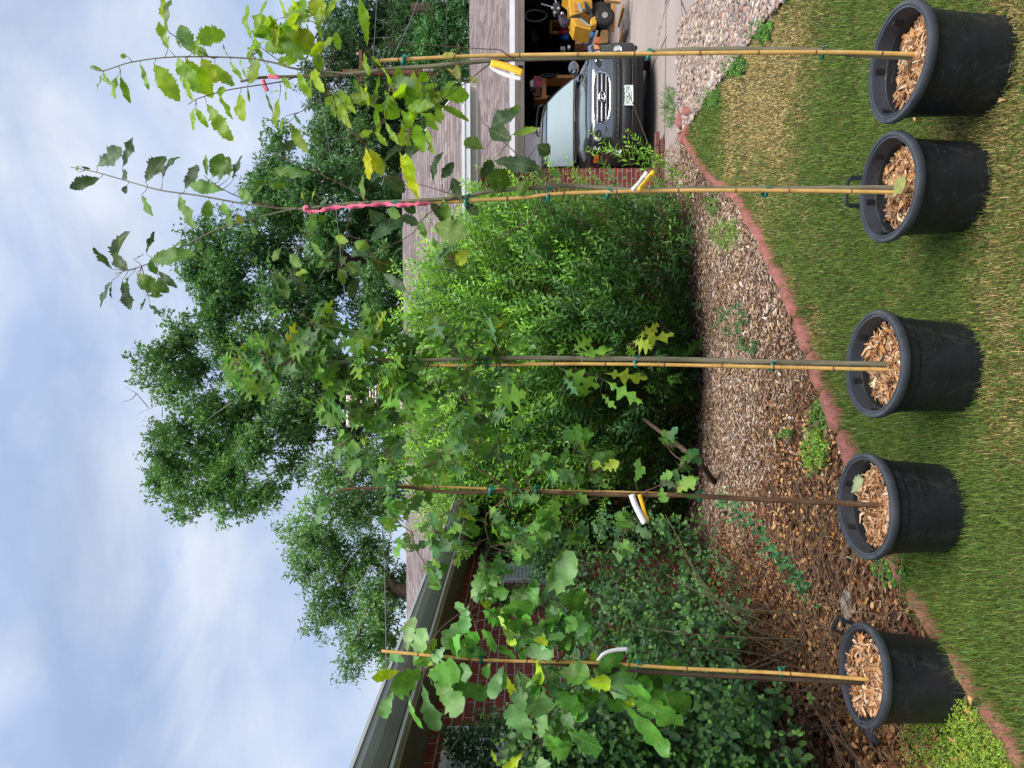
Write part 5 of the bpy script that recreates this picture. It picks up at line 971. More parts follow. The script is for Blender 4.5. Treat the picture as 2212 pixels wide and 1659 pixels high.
# ------------------------------------------------------------------ red edging blocks
def edging():
    cum = np.concatenate([[0], np.cumsum(np.linalg.norm(np.diff(EP, axis=0), axis=1))]); tot = cum[-1]
    def at(s): return np.array([np.interp(s, cum, EP[:, 0]), np.interp(s, cum, EP[:, 1])])
    s = .1; i = 0; L_ = .335
    r_ = random.Random(3)
    def block(name_, c, ang, z, ln, tx, ty):
        th_mb = MB(); w_ = .085; h_ = .12; rows = []; nx_ = 12
        prof_ = [(-w_/2, -.06), (-w_/2, h_-.035), (-w_/2+.012, h_-.012), (-w_/4, h_), (w_/4, h_), (w_/2-.012, h_-.012), (w_/2, h_-.035), (w_/2, -.06)]
        for q in range(nx_+1):
            t = q/nx_; bow = .014*math.sin(math.pi*t); e = .040 if q in (0, nx_) else (.010 if q in (1, nx_-1) else 0)
            rows.append([((t-.5)*ln, (p[0]*(1-e*4)+bow)+r_.uniform(-.0012, .0012), min(p[1], h_-e)+(0 if p[1] < 0 else r_.uniform(-.002, .002))) for p in prof_])
        th_mb.grid(rows); th_mb.add(rows[0], [tuple(range(len(prof_)))]); th_mb.add(rows[-1], [tuple(range(len(prof_)))[::-1]])
        o = th_mb.build(name_, m_red, None, smooth=True); o.location = (c[0], c[1], z); o.rotation_euler = (tx, ty, ang); return o
    while s+L_ < tot:
        p, q = at(s), at(s+L_-.012); c = (p+q)/2; ang = math.atan2(q[1]-p[1], q[0]-p[0])+r_.uniform(-.06, .06); z = float(zg(*c))
        py = 829.5-c[0]/c[1]*F
        bury = .078 if py > 880 else .052
        if 1010 > py > 880: bury = .045
        o = block('edging_block', c, ang, z-bury+r_.uniform(-.006, .006), L_-.022, r_.uniform(-.10, .10), r_.uniform(-.06, .06))
        od = ['first', 'second', 'third', 'fourth', 'fifth', 'sixth', 'seventh', 'eighth', 'ninth', 'tenth', 'eleventh', 'twelfth', 'thirteenth', 'fourteenth', 'fifteenth', 'sixteenth', 'seventeenth', 'eighteenth', 'nineteenth', 'twentieth', 'twenty-first', 'twenty-second', 'twenty-third', 'twenty-fourth', 'twenty-fifth', 'twenty-sixth'][i]
        tag(o, '%s red concrete edging block from the driveway corner, %s' % (od, 'low and worn beside lush lawn' if py > 1330 else 'half buried behind the middle pots' if py > 880 else 'between dry lawn and pale chips'), 'edging block', 'red edging blocks curving between lawn and mulch'); s += L_; i += 1
    for px, py, ang, tx, ty, lb in ((1477, 262, .5, .25, .1, 'tilted red edging block loose at the driveway edge by the weeds'), (1488, 292, -.7, -.2, .3, 'tipped red edging block fallen against the end of the curved row'), (1492, 240, 1.1, .1, -.1, 'low red edging block half hidden by weeds at the gravel corner')):
        c = G(px, py); o = block('edging_block', c, ang, c[2]-.03, .26, tx, ty); tag(o, lb, 'edging block')
    # little brick step beside the driveway
    c = G(1448, 345); mb = MB()
    for r2 in range(2):
        for q in range(4): mb.box((c[0]+(q-1.5)*.205+(r2 % 2)*.1, c[1]+.4, LOW+.045+r2*.068), (.2, .1, .058), bev=.006)
    tag(mb.build('brick_curb', simple('curb_brick', (.15, .055, .045), .85, .3, 20, bump=.5), None), 'short low brick curb behind shrub shoots left of the driveway', 'curb')
    c = G(1838, 1305); import bmesh
    bm = bmesh.new(); bmesh.ops.create_icosphere(bm, subdivisions=4, radius=.062)
    for v in bm.verts:
        k = 1+.12*math.sin(v.co.x*60)*math.cos(v.co.y*50)+.08*math.sin(v.co.z*90+1); v.co *= k; v.co.z *= .5; v.co.x *= 1.3
    me = bpy.data.meshes.new('rock'); bm.to_mesh(me); bm.free(); o = put('rock', me, None, m_rock); o.location = (c[0], c[1], c[2]+.02); tag(o, 'single pale rough concrete stone lying on the brown mulch', 'rock')
    for j, (px, py, w_, lb) in enumerate(((1614, 1316, .05, 'crumpled white paper scrap under the rose bush twigs'), (1627, 1572, .07, 'torn white paper sheet low under the rose bush at far left'), (1763, 1576, .06, 'crumpled white wrapper on the mulch left of the last pot'), (1746, 1548, .05, 'flattened grey packet on the mulch behind the last pot'))):
        c = G(px, py); mb = MB(); rows = []
        for a in range(6): rows.append([(c[0]+(a-2.5)*w_*.3+.004*math.sin(b*3+j), c[1]+(b-2.5)*w_*.25, c[2]+.035+.010*math.sin(a*1.9+b*1.3+j)+.006*math.cos(b*2.7)) for b in range(6)])
        mb.grid(rows); o = mb.build('paper_scrap', m_greymetal if j == 3 else m_paper, None); s2 = o.modifiers.new('solid', 'SOLIDIFY'); s2.thickness = .001; tag(o, lb, 'litter')
edging()
# ------------------------------------------------------------------ shrubs
def poly_sample(poly, n):
    P_ = np.array(poly, float); out = []
    while len(out) < n:
        x = rng.uniform(P_[:, 0].min(), P_[:, 0].max(), n*2); y = rng.uniform(P_[:, 1].min(), P_[:, 1].max(), n*2); k = inpoly(x, y, poly); out += list(zip(x[k], y[k]))
    return np.array(out[:n])
def shootleaves(starts, dirs, lens, step, ll, lw, cols, up=.55, whorl=2, bend=.25):
    """opposite leaves along curved shoots. returns leaf arrays and stem polylines"""
    B, T, W, Nn, C, stems = [], [], [], [], [], []
    for s, d, L_ in zip(starts, dirs, lens):
        side = unit(np.cross(d, rng.normal(0, 1, 3))); n = max(3, int(L_/step)); t = np.linspace(0, 1, n); be = rng.normal(0, bend)
        pts = s+d*L_*t[:, None]+side*(be*L_*t*t)[:, None]; stems.append(pts[::max(1, n//3)])
        sz = ll*(1.1-.55*t**2)*rng.uniform(.85, 1.15, n); a = rng.uniform(0, 6.28); o2 = unit(np.cross(d, side))
        base = cols[rng.integers(0, len(cols))]; young = 1+.9*t[:, None]**3*np.array([1.3, 1.1, .4])
        for w_ in range(whorl):
            ang = a+np.arange(n)*1.57+w_*2*np.pi/whorl; rad = np.cos(ang)[:, None]*side+np.sin(ang)[:, None]*o2
            ld = unit(rad+d*up+rng.normal(0, .22, (n, 3))); B.append(pts+rad*.002); T.append(pts+ld*sz[:, None]); W.append(sz*lw); Nn.append(unit(d-ld*.2+rng.normal(0, .25, (n, 3)))); C.append(base*young*np.exp(rng.normal(0, .18, (n, 1))))
        B.append(pts[-1:]); T.append(pts[-1:]+d*sz[-1]); W.append(sz[-1:]*lw); Nn.append(unit(rng.normal(0, 1, (1, 3)))); C.append(base[None]*1.6)
    return [np.concatenate(q) for q in (B, T, W, Nn, C)], stems
def bigshrub():
    poly = [(890, 650), (925, 560), (995, 490), (1025, 440), (1080, 415), (1160, 412), (1210, 420), (1290, 415), (1380, 405), (1450, 410), (1490, 435), (1500, 560), (1505, 760), (1500, 930), (1495, 1060), (1450, 1160), (1380, 1180), (1240, 1170), (1100, 1200), (1010, 1200), (940, 1130), (895, 1000), (875, 880), (872, 760)]
    th = thing('privet_shrub', tuple(G(1500, 800)*[1, 1, 1]+np.array([0, .6, 0])), 'tall dense shrub filling the bed before the house, with bright upright shoots', 'shrub'); off = np.array(th.location)
    # shoots on the surface
    n = 2500; q = poly_sample(poly, n); px, py = q[:, 0], q[:, 1]; cy = 780; r_ = np.clip(((py-cy)/430)**2+((px-1200)/340)**2, 0, 1.15)
    front = 7.6+1.5*r_**1.2+.45*np.clip(n2d(px/60., py/60., 1.0, 5), -1, 1); layer = rng.uniform(0, 1, n)**1.4*1.5; Y = front+layer; S_ = PV(px, py, Y)
    out = np.stack([-(py-cy)/430*1.0+rng.normal(0, .22, n), -.40+rng.normal(0, .22, n), .95+rng.normal(0, .20, n)-.55*sstep(1300, 1480, px)], 1); D = unit(out); L_ = rng.uniform(.35, .95, n)*np.where(px > 1350, .6, 1)
    S_ = S_-D*L_[:, None]*.55
    kp = rng.uniform(0, 1, n) > .55*(n2d(px/45., py/45., 1.0, 2) > .15); S_, D, L_ = S_[kp], D[kp], L_[kp]
    pal = np.array([(.105, .25, .032), (.08, .205, .034), (.15, .31, .035), (.055, .15, .038), (.10, .22, .055)])
    (B, T, W, Nn, C), stems = shootleaves(S_, D, L_, .036, .098, .155, pal, up=.75)
    hgt = sstep(.6, 2.7, B[:, 2]); C = C*(.66+.50*hgt)[:, None]*np.stack([.85+.18*hgt, np.ones(len(hgt)), 1.25-.45*hgt], 1)   # leaf colour darker and bluer low down, yellower towards the top
    # long leader shoots standing clear of the crown
    lead = [(880, 640, -6, 12), (930, 570, -10, 6), (985, 480, 0, 14), (1010, 430, 6, 22), (1010, 400, 0, 10), (900, 700, -14, 6), (885, 760, -14, 0), (893, 830, -16, 2), (905, 900, -18, -2), (880, 960, -12, -4), (880, 1010, -14, 0), (905, 1050, -18, -2), (930, 1100, -16, -8), (1090, 380, 0, 16), (1130, 372, -8, 14), (1175, 372, 2, 26),
            (1225, 372, -20, 40), (1240, 350, -10, 16), (1290, 345, -8, 30), (1330, 350, -22, 34), (1352, 340, -6, 26), (1378, 345, -20, 30), (1400, 350, -10, 34), (1420, 345, -24, 30), (1440, 360, -10, 20), (1300, 320, -30, 20), (1385, 320, -26, 22), (1455, 395, -10, 30)]
    s2, d2, l2 = [], [], []
    for a, b, dx, dyy in lead:
        for _ in range(3 if a < 1150 else 1):
            p = PV(a+rng.normal(14, 10), b+rng.normal(8, 12), 8.3+rng.normal(0, .25)); d = unit(np.array([dyy/32+rng.normal(0, .12), rng.normal(-.1, .15), .75-dx/40+rng.normal(0, .1)])); l_ = rng.uniform(.26, .55)
            s2.append(p-d*.15); d2.append(d); l2.append(l_)
    (B2, T2, W2, N2, C2), st2 = shootleaves(np.array(s2), np.array(d2), np.array(l2), .032, .090, .13, pal[[0, 2]]*1.15, up=.75, bend=.12)
    # inner filling
    n = 38000; q = poly_sample(poly, n); r_ = np.clip(((q[:, 1]-cy)/430)**2+((q[:, 0]-1200)/340)**2, 0, 1.15); Y = 7.75+1.5*r_**1.2+rng.uniform(.1, 2.3, n); P0 = PV(q[:, 0], q[:, 1], Y); d = unit(rng.normal(0, 1, (n, 3))+[0, -.2, .5])
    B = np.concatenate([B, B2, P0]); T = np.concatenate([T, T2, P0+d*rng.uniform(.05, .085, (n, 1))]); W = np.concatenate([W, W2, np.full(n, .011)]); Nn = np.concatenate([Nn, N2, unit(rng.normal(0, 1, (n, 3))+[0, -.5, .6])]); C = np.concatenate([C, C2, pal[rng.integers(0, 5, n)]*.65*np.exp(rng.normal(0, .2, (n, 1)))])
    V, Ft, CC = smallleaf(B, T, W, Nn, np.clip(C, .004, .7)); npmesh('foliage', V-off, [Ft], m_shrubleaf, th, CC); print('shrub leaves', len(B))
    mb = MB()
    for st in stems[::3]+st2: mb.tube(st, list(np.linspace(.0035, .0015, len(st))), 4, cap=False)
    tag(mb.build('shoots', m_greenstem, th, off=off), kind='stuff')
    mb = MB()
    for i in range(46):
        a = G(rng.uniform(1465, 1505), rng.uniform(430, 1150)); a[1] += rng.uniform(.1, 1.2); b = PV(rng.uniform(1150, 1400), 829.5-(a[0]/a[1])*F+rng.normal(0, 120), a[1]+rng.uniform(-.2, .5)); mb.tube(catmull([a+[0, 0, -.02], (a*.6+b*.4)+[rng.normal(0, .08), .05, 0], b], 5), list(np.linspace(.014, .006, 11)), 6)
    a, b, c = G(1560, 1050), PV(1500, 990, 7.2), PV(1390, 905, 7.9); mb.tube(catmull([a+[0, .3, .0], b, c], 6), list(np.linspace(.03, .018, 13)), 8)
    tag(mb.build('stems', m_barkd, th, off=off), kind='stuff')
bigshrub()
def rosebush():
    th = thing('rose_bush', tuple(G(1640, 1450)+np.array([0, .7, 0])), 'sprawling dark green rose bush against the brick wall behind the left pots', 'rose bush'); off = np.array(th.location)
    poly = [(1210, 1170), (1300, 1110), (1400, 1110), (1500, 1130), (1590, 1190), (1620, 1330), (1590, 1440), (1680, 1520), (1640, 1660), (1735, 1640), (1735, 1760), (1200, 1760), (1120, 1660), (1110, 1580), (1230, 1520), (1230, 1440), (1215, 1330), (1190, 1250)]
    pal = np.array([(.042, .115, .030), (.028, .085, .026), (.065, .150, .035), (.042, .105, .042)])
    n = 1900; q = poly_sample(poly, n); px, py = q[:, 0], q[:, 1]; u = (829.5-py)/F; wall = 2.58/(.0736-u+1e-6); wall = np.where(u > -.2, 8.6, wall)
    Y = np.clip(wall-.12-rng.uniform(0, 1, n)**1.6*np.clip(wall*.22, .5, 1.5), 3.9, 9); S_ = PV(px, py, Y)
    keep = S_[:, 2] > -.05; S_ = S_[keep]; n = len(S_)
    D = unit(np.stack([.55+rng.normal(0, .6, n), -.5+rng.normal(0, .5, n), .5+rng.normal(0, .6, n)], 1)); L_ = rng.uniform(.10, .24, n)
    (B, T, W, Nn, C), stems = shootleaves(S_, D, L_, .040, .054, .34, pal, up=.35)
    Nn = unit(Nn*.5+np.array([.15, -.45, .75])); V, Ft, Fq, CC = ovalleaf(B, T, W, Nn, np.clip(C, .004, .6)); npmesh('foliage', V-off, [Ft, Fq], m_roseleaf, th, CC, smooth=True); print('rose leaves', len(B))
    mb = MB()
    for i in range(34):
        a = G(rng.uniform(1640, 1720), rng.uniform(1250, 1640)); a[1] = min(a[1]+.4, 4.9); b = a+np.array([rng.normal(.0, .35), rng.uniform(0, .5), rng.uniform(.5, 1.1)]); mb.tube(catmull([a+[0, 0, -.02], (a+b)/2+[rng.normal(0, .12), -.1, .15], b], 5), list(np.linspace(.006, .0025, 11)), 6)
    tag(mb.build('old_canes', simple('old_cane', (.09, .075, .04), .8, .4, 14, ws=True), th, off=off), kind='stuff'); mb = MB()
    for pts in ([(1395, 1290), (1340, 1260), (1310, 1225), (1290, 1200)], [(1470, 1180), (1420, 1170), (1390, 1150)], [(1550, 1330), (1480, 1290), (1400, 1250)], [(1360, 1400), (1400, 1440), (1460, 1430)]):
        mb.tube(catmull([PV(a, b, 5.6-.1*i) for i, (a, b) in enumerate(pts)], 5), .006, 6)
    tag(mb.build('canes', m_greenstem, th, off=off), kind='stuff')
    # long arching cane with leaflets reaching over the mulch
    th = thing('rose_cane', tuple(G(1560, 1080)), 'long arching green rose cane with paired leaflets lying over the mulch', 'rose cane'); off = np.array(th.location)
    pts = catmull([PV(1540, 1085, 5.2), PV(1590, 1100, 4.9), PV(1650, 1165, 4.6), PV(1700, 1225, 4.4), PV(1740, 1270, 4.3)], 8); mb = MB(); mb.tube(pts, list(np.linspace(.006, .003, len(pts))), 7); mb.build('cane', m_greenstem, th, off=off)
    s2, d2, l2 = [], [], []
    for i in range(2, len(pts), 2):
        for sgn in (-1, 1):
            d = unit(np.array([sgn*.8, -.3+rng.normal(0, .2), .35*sgn+rng.normal(.1, .2)])); s2.append(pts[i]); d2.append(d); l2.append(rng.uniform(.08, .13))
    (B, T, W, Nn, C), st = shootleaves(np.array(s2), np.array(d2), np.array(l2), .036, .038, .36, np.array([(.04, .13, .045), (.05, .15, .06)]), up=.3); Nn = unit(Nn*.4+np.array([0, -.6, .7])); V, Ft, Fq, CC = ovalleaf(B, T, W, Nn, C); npmesh('foliage', V-off, [Ft, Fq], m_roseleaf, th, CC, smooth=True)
    # climbing stems over the far left shutter, and light shoots in front of the window
    for nm, lb, pts_, yy, nn, ll, pal_ in (('climbing_rose', 'dark climbing rose stems crossing the white shutter at the far left', [(1120, 1570), (1060, 1540), (1000, 1580), (950, 1560), (990, 1640), (1100, 1640), (1180, 1600), (1180, 1680), (1000, 1690)], 4.35, 230, .034, np.array([(.025, .065, .028), (.035, .085, .035)])),
       ('window_vine', 'thin light green vine shoots hanging before the shuttered window', [(1090, 1150), (1150, 1140), (1210, 1170), (1220, 1240), (1160, 1270), (1100, 1260), (1060, 1300), (1110, 1330), (1170, 1330), (1150, 1200)], 7.2, 240, .05, np.array([(.07, .17, .05), (.05, .13, .06)]))):
        c0 = PV(pts_[0][0], pts_[0][1], yy); th = thing(nm, tuple(c0), lb, 'climbing plant'); off = np.array(th.location)
        q = poly_sample(pts_, nn); S_ = PV(q[:, 0], q[:, 1], yy+rng.uniform(-.3, .25, nn)); D = unit(np.stack([.2+rng.normal(0, .5, nn), -.3+rng.normal(0, .3, nn), .7+rng.normal(0, .5, nn)], 1))
        (B, T, W, Nn, C), st = shootleaves(S_, D, rng.uniform(.06, .15, nn), .035, ll, .3, pal_, up=.4); V, Ft, Fq, CC = ovalleaf(B, T, W, unit(Nn+[0, -.6, .3]), C); npmesh('foliage', V-off, [Ft, Fq], m_roseleaf, th, CC, smooth=True)
        mb = MB()
        for s_ in st[::2]: mb.tube(s_, .0015, 4, cap=False)
        for j in range(5):
            a, b = S_[rng.integers(nn)], S_[rng.integers(nn)]; mb.tube(catmull([a, (a+b)/2+[0, 0, -.08], b], 5), .003, 5)
        tag(mb.build('stems', m_greenstem, th, off=off), kind='stuff')
rosebush()
# ------------------------------------------------------------------ weeds and ground cover
def weed(px, py, rx, ry, n, h, pal, lb, cat='weed', kind='oval', ll=.03, group=None, name='weed', lwid=.3):
    c0 = G(px, py); th = thing(name, tuple(c0), lb, cat, group); off = np.array(th.location); a = rng.uniform(0, 6.28, n); q = np.sqrt(rng.uniform(0, 1, n)); P0 = np.array([G(px+rx*qq*math.cos(aa), py+ry*qq*math.sin(aa)) for aa, qq in zip(a, q)])
    D = unit(np.stack([rng.normal(0, .45, n), rng.normal(0, .35, n), np.ones(n)], 1)); (B, T, W, Nn, C), st = shootleaves(P0, D, rng.uniform(.4, 1, n)*h, max(.012, h/6), ll, lwid, np.array(pal), up=.5)
    if kind == 'oval': V, Ft, Fq, CC = ovalleaf(B, T, W, unit(Nn+[0, -.4, .6]), np.clip(C, 0, .6)); npmesh('foliage', V-off, [Ft, Fq], m_roseleaf, th, CC, smooth=True)
    else: V, Ft, CC = smallleaf(B, T, W, Nn, np.clip(C, 0, .6)); npmesh('foliage', V-off, [Ft], m_shrubleaf, th, CC)
    mb = MB()
    for s_ in st: mb.tube(s_, .0014, 4, cap=False)
    tag(mb.build('stems', m_greenstem, th, off=off), kind='stuff')
GR = [(.07, .17, .03), (.05, .13, .03)]; DG = [(.035, .09, .035), (.045, .11, .04)]; LG = [(.13, .24, .035), (.10, .19, .03)]
weed(1455, 232, 13, 45, 130, .16, GR, 'bushy green weed growing along the driveway edge by the gravel', ll=.028)
weed(1575, 505, 35, 32, 110, .10, LG, 'bright green grassy weed tuft in the wood chips behind the second stake', ll=.05, lwid=.1, kind='lance')
weed(1545, 440, 16, 25, 40, .10, GR, 'small green weed at the curve of the edging near the shrub', ll=.03)
weed(1585, 690, 40, 34, 46, .10, DG, 'dark leafy seedling patch on the chips left of the shrub shadow', ll=.034)
weed(1622, 745, 22, 22, 20, .08, DG, 'small dark seedling between the shrub and the middle stake', ll=.032)
weed(1705, 940, 16, 14, 10, .08, GR, 'little green seedling alone on the rust-brown mulch', ll=.034)
weed(1770, 975, 26, 50, 90, .07, LG, 'green weeds sprouting at the edging between the middle pots', ll=.045, lwid=.14)
weed(1783, 895, 24, 26, 60, .06, GR, 'low weeds by the edging behind the middle pot', ll=.03)
weed(1940, 1235, 34, 26, 70, .05, [(.05, .14, .035), (.09, .19, .04)], 'round-leaved mallow creeping at the edging left of the lobed-leaf pot', ll=.036, lwid=.5)
weed(1545, 1480, 40, 30, 30, .25, LG, 'bright lime shoot cluster left of the last bamboo stake', ll=.03)
weed(1530, 1400, 40, 26, 26, .25, [(.10, .22, .05)], 'bright shoot cluster right of the last bamboo stake', ll=.03)
weed(1538, 212, 24, 22, 90, .06, GR, 'green weeds along the gravel and lawn boundary, clump nearest the edging corner', ll=.03)
weed(1592, 142, 26, 22, 110, .06, GR, 'green weeds along the gravel and lawn boundary, middle clump beside the rightmost stake', ll=.03)
weed(1650, 66, 26, 24, 110, .06, GR, 'green weeds along the gravel and lawn boundary, clump nearest the right edge of view', ll=.03)
def cover():
    n = 1500; q = poly_sample([(1985, 1500), (2030, 1480), (2120, 1530), (2190, 1600), (2230, 1700), (1990, 1700), (1960, 1600), (1975, 1540)], n); P0 = np.array([G(a, b) for a, b in q]); D = unit(np.stack([rng.normal(0, .5, n), rng.normal(0, .4, n), np.ones(n)], 1))
    (B, T, W, Nn, C), st = shootleaves(P0, D, rng.uniform(.02, .075, n), .013, .017, .3, np.array([(.13, .21, .03), (.09, .16, .03), (.16, .24, .035)]), up=.4); V, Ft, Fq, CC = ovalleaf(B, T, W, unit(Nn+[0, -.4, .6]), np.clip(C, 0, .6))
    tag(npmesh('ground_cover', V, [Ft, Fq], m_roseleaf, None, CC, smooth=True), 'yellow-green creeping broadleaf cover at the left pot foot', 'ground cover', kind='stuff')
cover()
# ------------------------------------------------------------------ background trees
def bgtree(lb, clumps, Y, base, pal, dens, ll, trunk, seed, dead=(), dy=1.6, hue=1.0):
    global rng
    rng = np.random.default_rng(seed); bx = PV(1000, base, Y)[0]; th = thing('leafy_tree', (bx, Y, LOW), lb, 'tree', 'trees behind the houses'); off = np.array(th.location); pal = np.array(pal)*1.75
    B, T, W, Nn, C = [], [], [], [], []; mbl = MB(); hub = PV(trunk[0], trunk[1], Y)
    mbl.tube(catmull([np.array([bx, Y, LOW]), PV(900, (base+trunk[1])/2, Y), hub], 6), list(np.linspace(.32, .16, 13)), 10)
    done = [(hub, .13)]
    for cx_, cy_, rp in sorted(clumps, key=lambda q: math.hypot(q[0]-trunk[0], q[1]-trunk[1])):
        cc = PV(cx_, cy_, Y+rng.uniform(-dy, dy)); bs = min(done, key=lambda q: np.linalg.norm(q[0]-cc)+.25*np.linalg.norm(q[0]-hub)); r0 = max(bs[1]*.72, .014); r3 = rp/F*Y
        mbl.tube(catmull([bs[0], (bs[0]+cc)/2+[rng.normal(0, .18), rng.normal(0, .2), rng.normal(-.1, .12)], cc], 4), list(np.linspace(r0, r0*.7, 9)), 6); done.append((cc, r0*.8))
        npf = max(3, int(10*(rp/45)**1.6)); tint = np.exp(rng.normal(0, .12))
        for _ in range(npf):
            pc = cc+unit(rng.normal(0, 1, 3))*r3*rng.uniform(.2, .95)*np.array([1, 1.15, 1]); pr = rng.uniform(.38, .75); mbl.tube([cc, pc], [.022, .007], 4, cap=False); ns = int(dens*pr*pr*27); tn = tint*np.exp(rng.normal(0, .15))
            dv = unit(rng.normal(0, 1, (ns, 3))); sub = pc+dv*pr*rng.uniform(.35, 1.05, (ns, 1))*np.array([1, 1, .72])
            m = 12; t = np.linspace(-.3, 1, m)[None, :, None]; d = unit(dv+rng.normal(0, .5, (ns, 3)))[:, None]; pts = sub[:, None]+d*t*rng.uniform(.18, .34, (ns, 1, 1))+rng.normal(0, .045, (ns, m, 3))
            ld = unit(rng.normal(0, .8, (ns, m, 3))+d*.8+np.array([0, 0, -.4])); lg = ll*rng.uniform(.7, 1.25, (ns, m, 1)); pts = pts.reshape(-1, 3); ld = ld.reshape(-1, 3); lg = lg.reshape(-1, 1)
            B.append(pts); T.append(pts+ld*lg); W.append((lg*.22).ravel()); Nn.append(unit(rng.normal(0, .8, (len(pts), 3))+[0, -.3, 1.0])); C.append(np.repeat(pal[rng.integers(0, len(pal), ns)]*tn, m, axis=0)*np.exp(rng.normal(0, .13, (len(pts), 1))))
    B, T, W, Nn, C = [np.concatenate(q) for q in (B, T, W, Nn, C)]; V, Ft, CC = smallleaf(B, T, W, Nn, np.clip(C, .003, .5)); npmesh('crown', V-off, [Ft], m_treeleaf, th, CC); print(lb[:20], len(B))
    mbl.build('trunk', m_barkd, th, off=off)
    if dead:
        mb = MB()
        for pts in dead: mb.tube([PV(a, b, Y-1.2) for a, b in pts], list(np.linspace(.020, .006, len(pts))), 5)
        mb.build('dead_branch', simple('grey_dead_wood', (.20, .18, .16), .8, .2, 4), th, off=off)
TG = [(.050, .115, .032), (.036, .09, .027), (.07, .145, .036)]
bgtree('tall ash-like tree behind the shrub with airy top and bare grey twigs', [(330, 790, 26), (360, 762, 28), (395, 735, 34), (370, 840, 36), (420, 800, 42), (345, 940, 26), (350, 990, 30), (345, 1040, 26), (385, 1080, 24), (390, 1020, 42), (400, 940, 40), (440, 1055, 40), (450, 880, 46), (450, 980, 46), (500, 1080, 34), (510, 1020, 44), (480, 740, 38), (520, 800, 46), (520, 900, 50), (560, 960, 46), (570, 1060, 34), (560, 860, 46), (580, 760, 46), (620, 1010, 28), (620, 900, 46), (640, 800, 50), (650, 950, 34), (690, 880, 44), (700, 790, 48), (760, 840, 50), (760, 940, 40), (820, 900, 46), (820, 800, 50), (860, 760, 40), (860, 830, 40), (860, 900, 40), (860, 960, 36), (855, 1010, 36)], 28, 860, TG, 2.5, .16, (760, 860), 41,
 dead=[[(320, 880), (295, 850), (270, 835)], [(295, 850), (285, 862), (262, 870)], [(350, 900), (352, 870), (300, 893)], [(500, 870), (470, 890), (450, 905)], [(560, 1000), (530, 985), (500, 1010)], [(640, 930), (600, 960), (580, 990)]])
bgtree('tall tree with dense rounded crown rising behind the two right middle saplings', [(475, 495, 24), (440, 530, 34), (430, 590, 40), (460, 640, 44), (450, 690, 38), (500, 580, 46), (520, 650, 48), (540, 520, 44), (560, 410, 36), (600, 360, 36), (590, 440, 46), (600, 560, 48), (600, 650, 50), (610, 300, 20), (640, 480, 48), (650, 400, 50), (660, 600, 52), (700, 500, 52), (700, 660, 50), (720, 410, 50), (730, 580, 52), (780, 500, 52), (790, 660, 52), (800, 420, 50), (830, 590, 50), (660, 700, 40), (560, 720, 40), (860, 480, 40), (865, 540, 40), (865, 610, 40), (860, 690, 40), (830, 500, 44)], 27, 560, [(.045, .11, .034), (.034, .088, .03), (.06, .13, .036)], 2.4, .16, (760, 560), 42, dead=[[(720, 560), (700, 585), (690, 600)], [(800, 640), (790, 625), (770, 640), (760, 655)]])
bgtree('bushy tree left of the utility pole with its crown edge open to the sky', [(700, 215, 34), (690, 290, 34), (720, 260, 44), (720, 340, 48), (770, 220, 46), (770, 300, 50), (760, 380, 48), (820, 260, 50), (830, 340, 52), (860, 400, 46), (880, 280, 44), (900, 220, 40), (940, 200, 34), (860, 210, 40), (800, 200, 40), (900, 350, 40), (880, 430, 40), (950, 240, 36)], 31, 300, [(.035, .085, .03), (.05, .105, .035)], 3.6, .15, (820, 290), 43)
bgtree('dark thicket tree right of the utility pole with thin bare twigs', [(720, 100, 40), (710, 40, 34), (760, 60, 44), (770, 120, 44), (820, 70, 46), (850, 130, 44), (870, 60, 42), (740, 160, 40), (800, 175, 36), (930, 130, 44), (900, 100, 44), (690, 160, 34), (940, 60, 44), (840, 30, 44), (780, 20, 40), (930, 180, 40)], 33, 110, [(.022, .055, .022), (.032, .072, .026)], 3.4, .14, (850, 100), 44, dead=[[(880, 60), (840, 50), (810, 40)], [(870, 90), (830, 80), (790, 85)]])
bgtree('large dark green tree at the right end above the garage roof', [(900, 10, 44), (960, 30, 46), (1010, 10, 30), (930, 80, 46), (985, 90, 36), (880, -30, 40), (980, -40, 50), (990, 150, 30), (960, 190, 34), (950, 250, 40), (930, 320, 36)], 30, 20, [(.026, .075, .024), (.036, .09, .028)], 2.8, .15, (980, 20), 45)
bgtree('feathery light-twigged elm tree behind the left wing gutter', [(640, 1140, 20), (675, 1165, 30), (670, 1230, 34), (700, 1290, 36), (720, 1190, 44), (740, 1250, 46), (750, 1320, 42), (770, 1385, 34), (765, 1430, 20), (800, 1200, 50), (800, 1290, 50), (820, 1360, 44), (840, 1410, 30), (850, 1250, 50), (700, 1090, 40), (760, 1100, 50), (700, 1030, 36), (760, 1020, 50), (830, 1080, 50), (830, 1000, 46), (690, 1350, 20), (650, 1190, 20)], 25, 1300, [(.065, .135, .038), (.05, .11, .034), (.075, .15, .045)], 2.3, .13, (840, 1260), 46, dead=[[(780, 1180), (760, 1200), (740, 1230)], [(800, 1220), (780, 1260), (750, 1270)]])
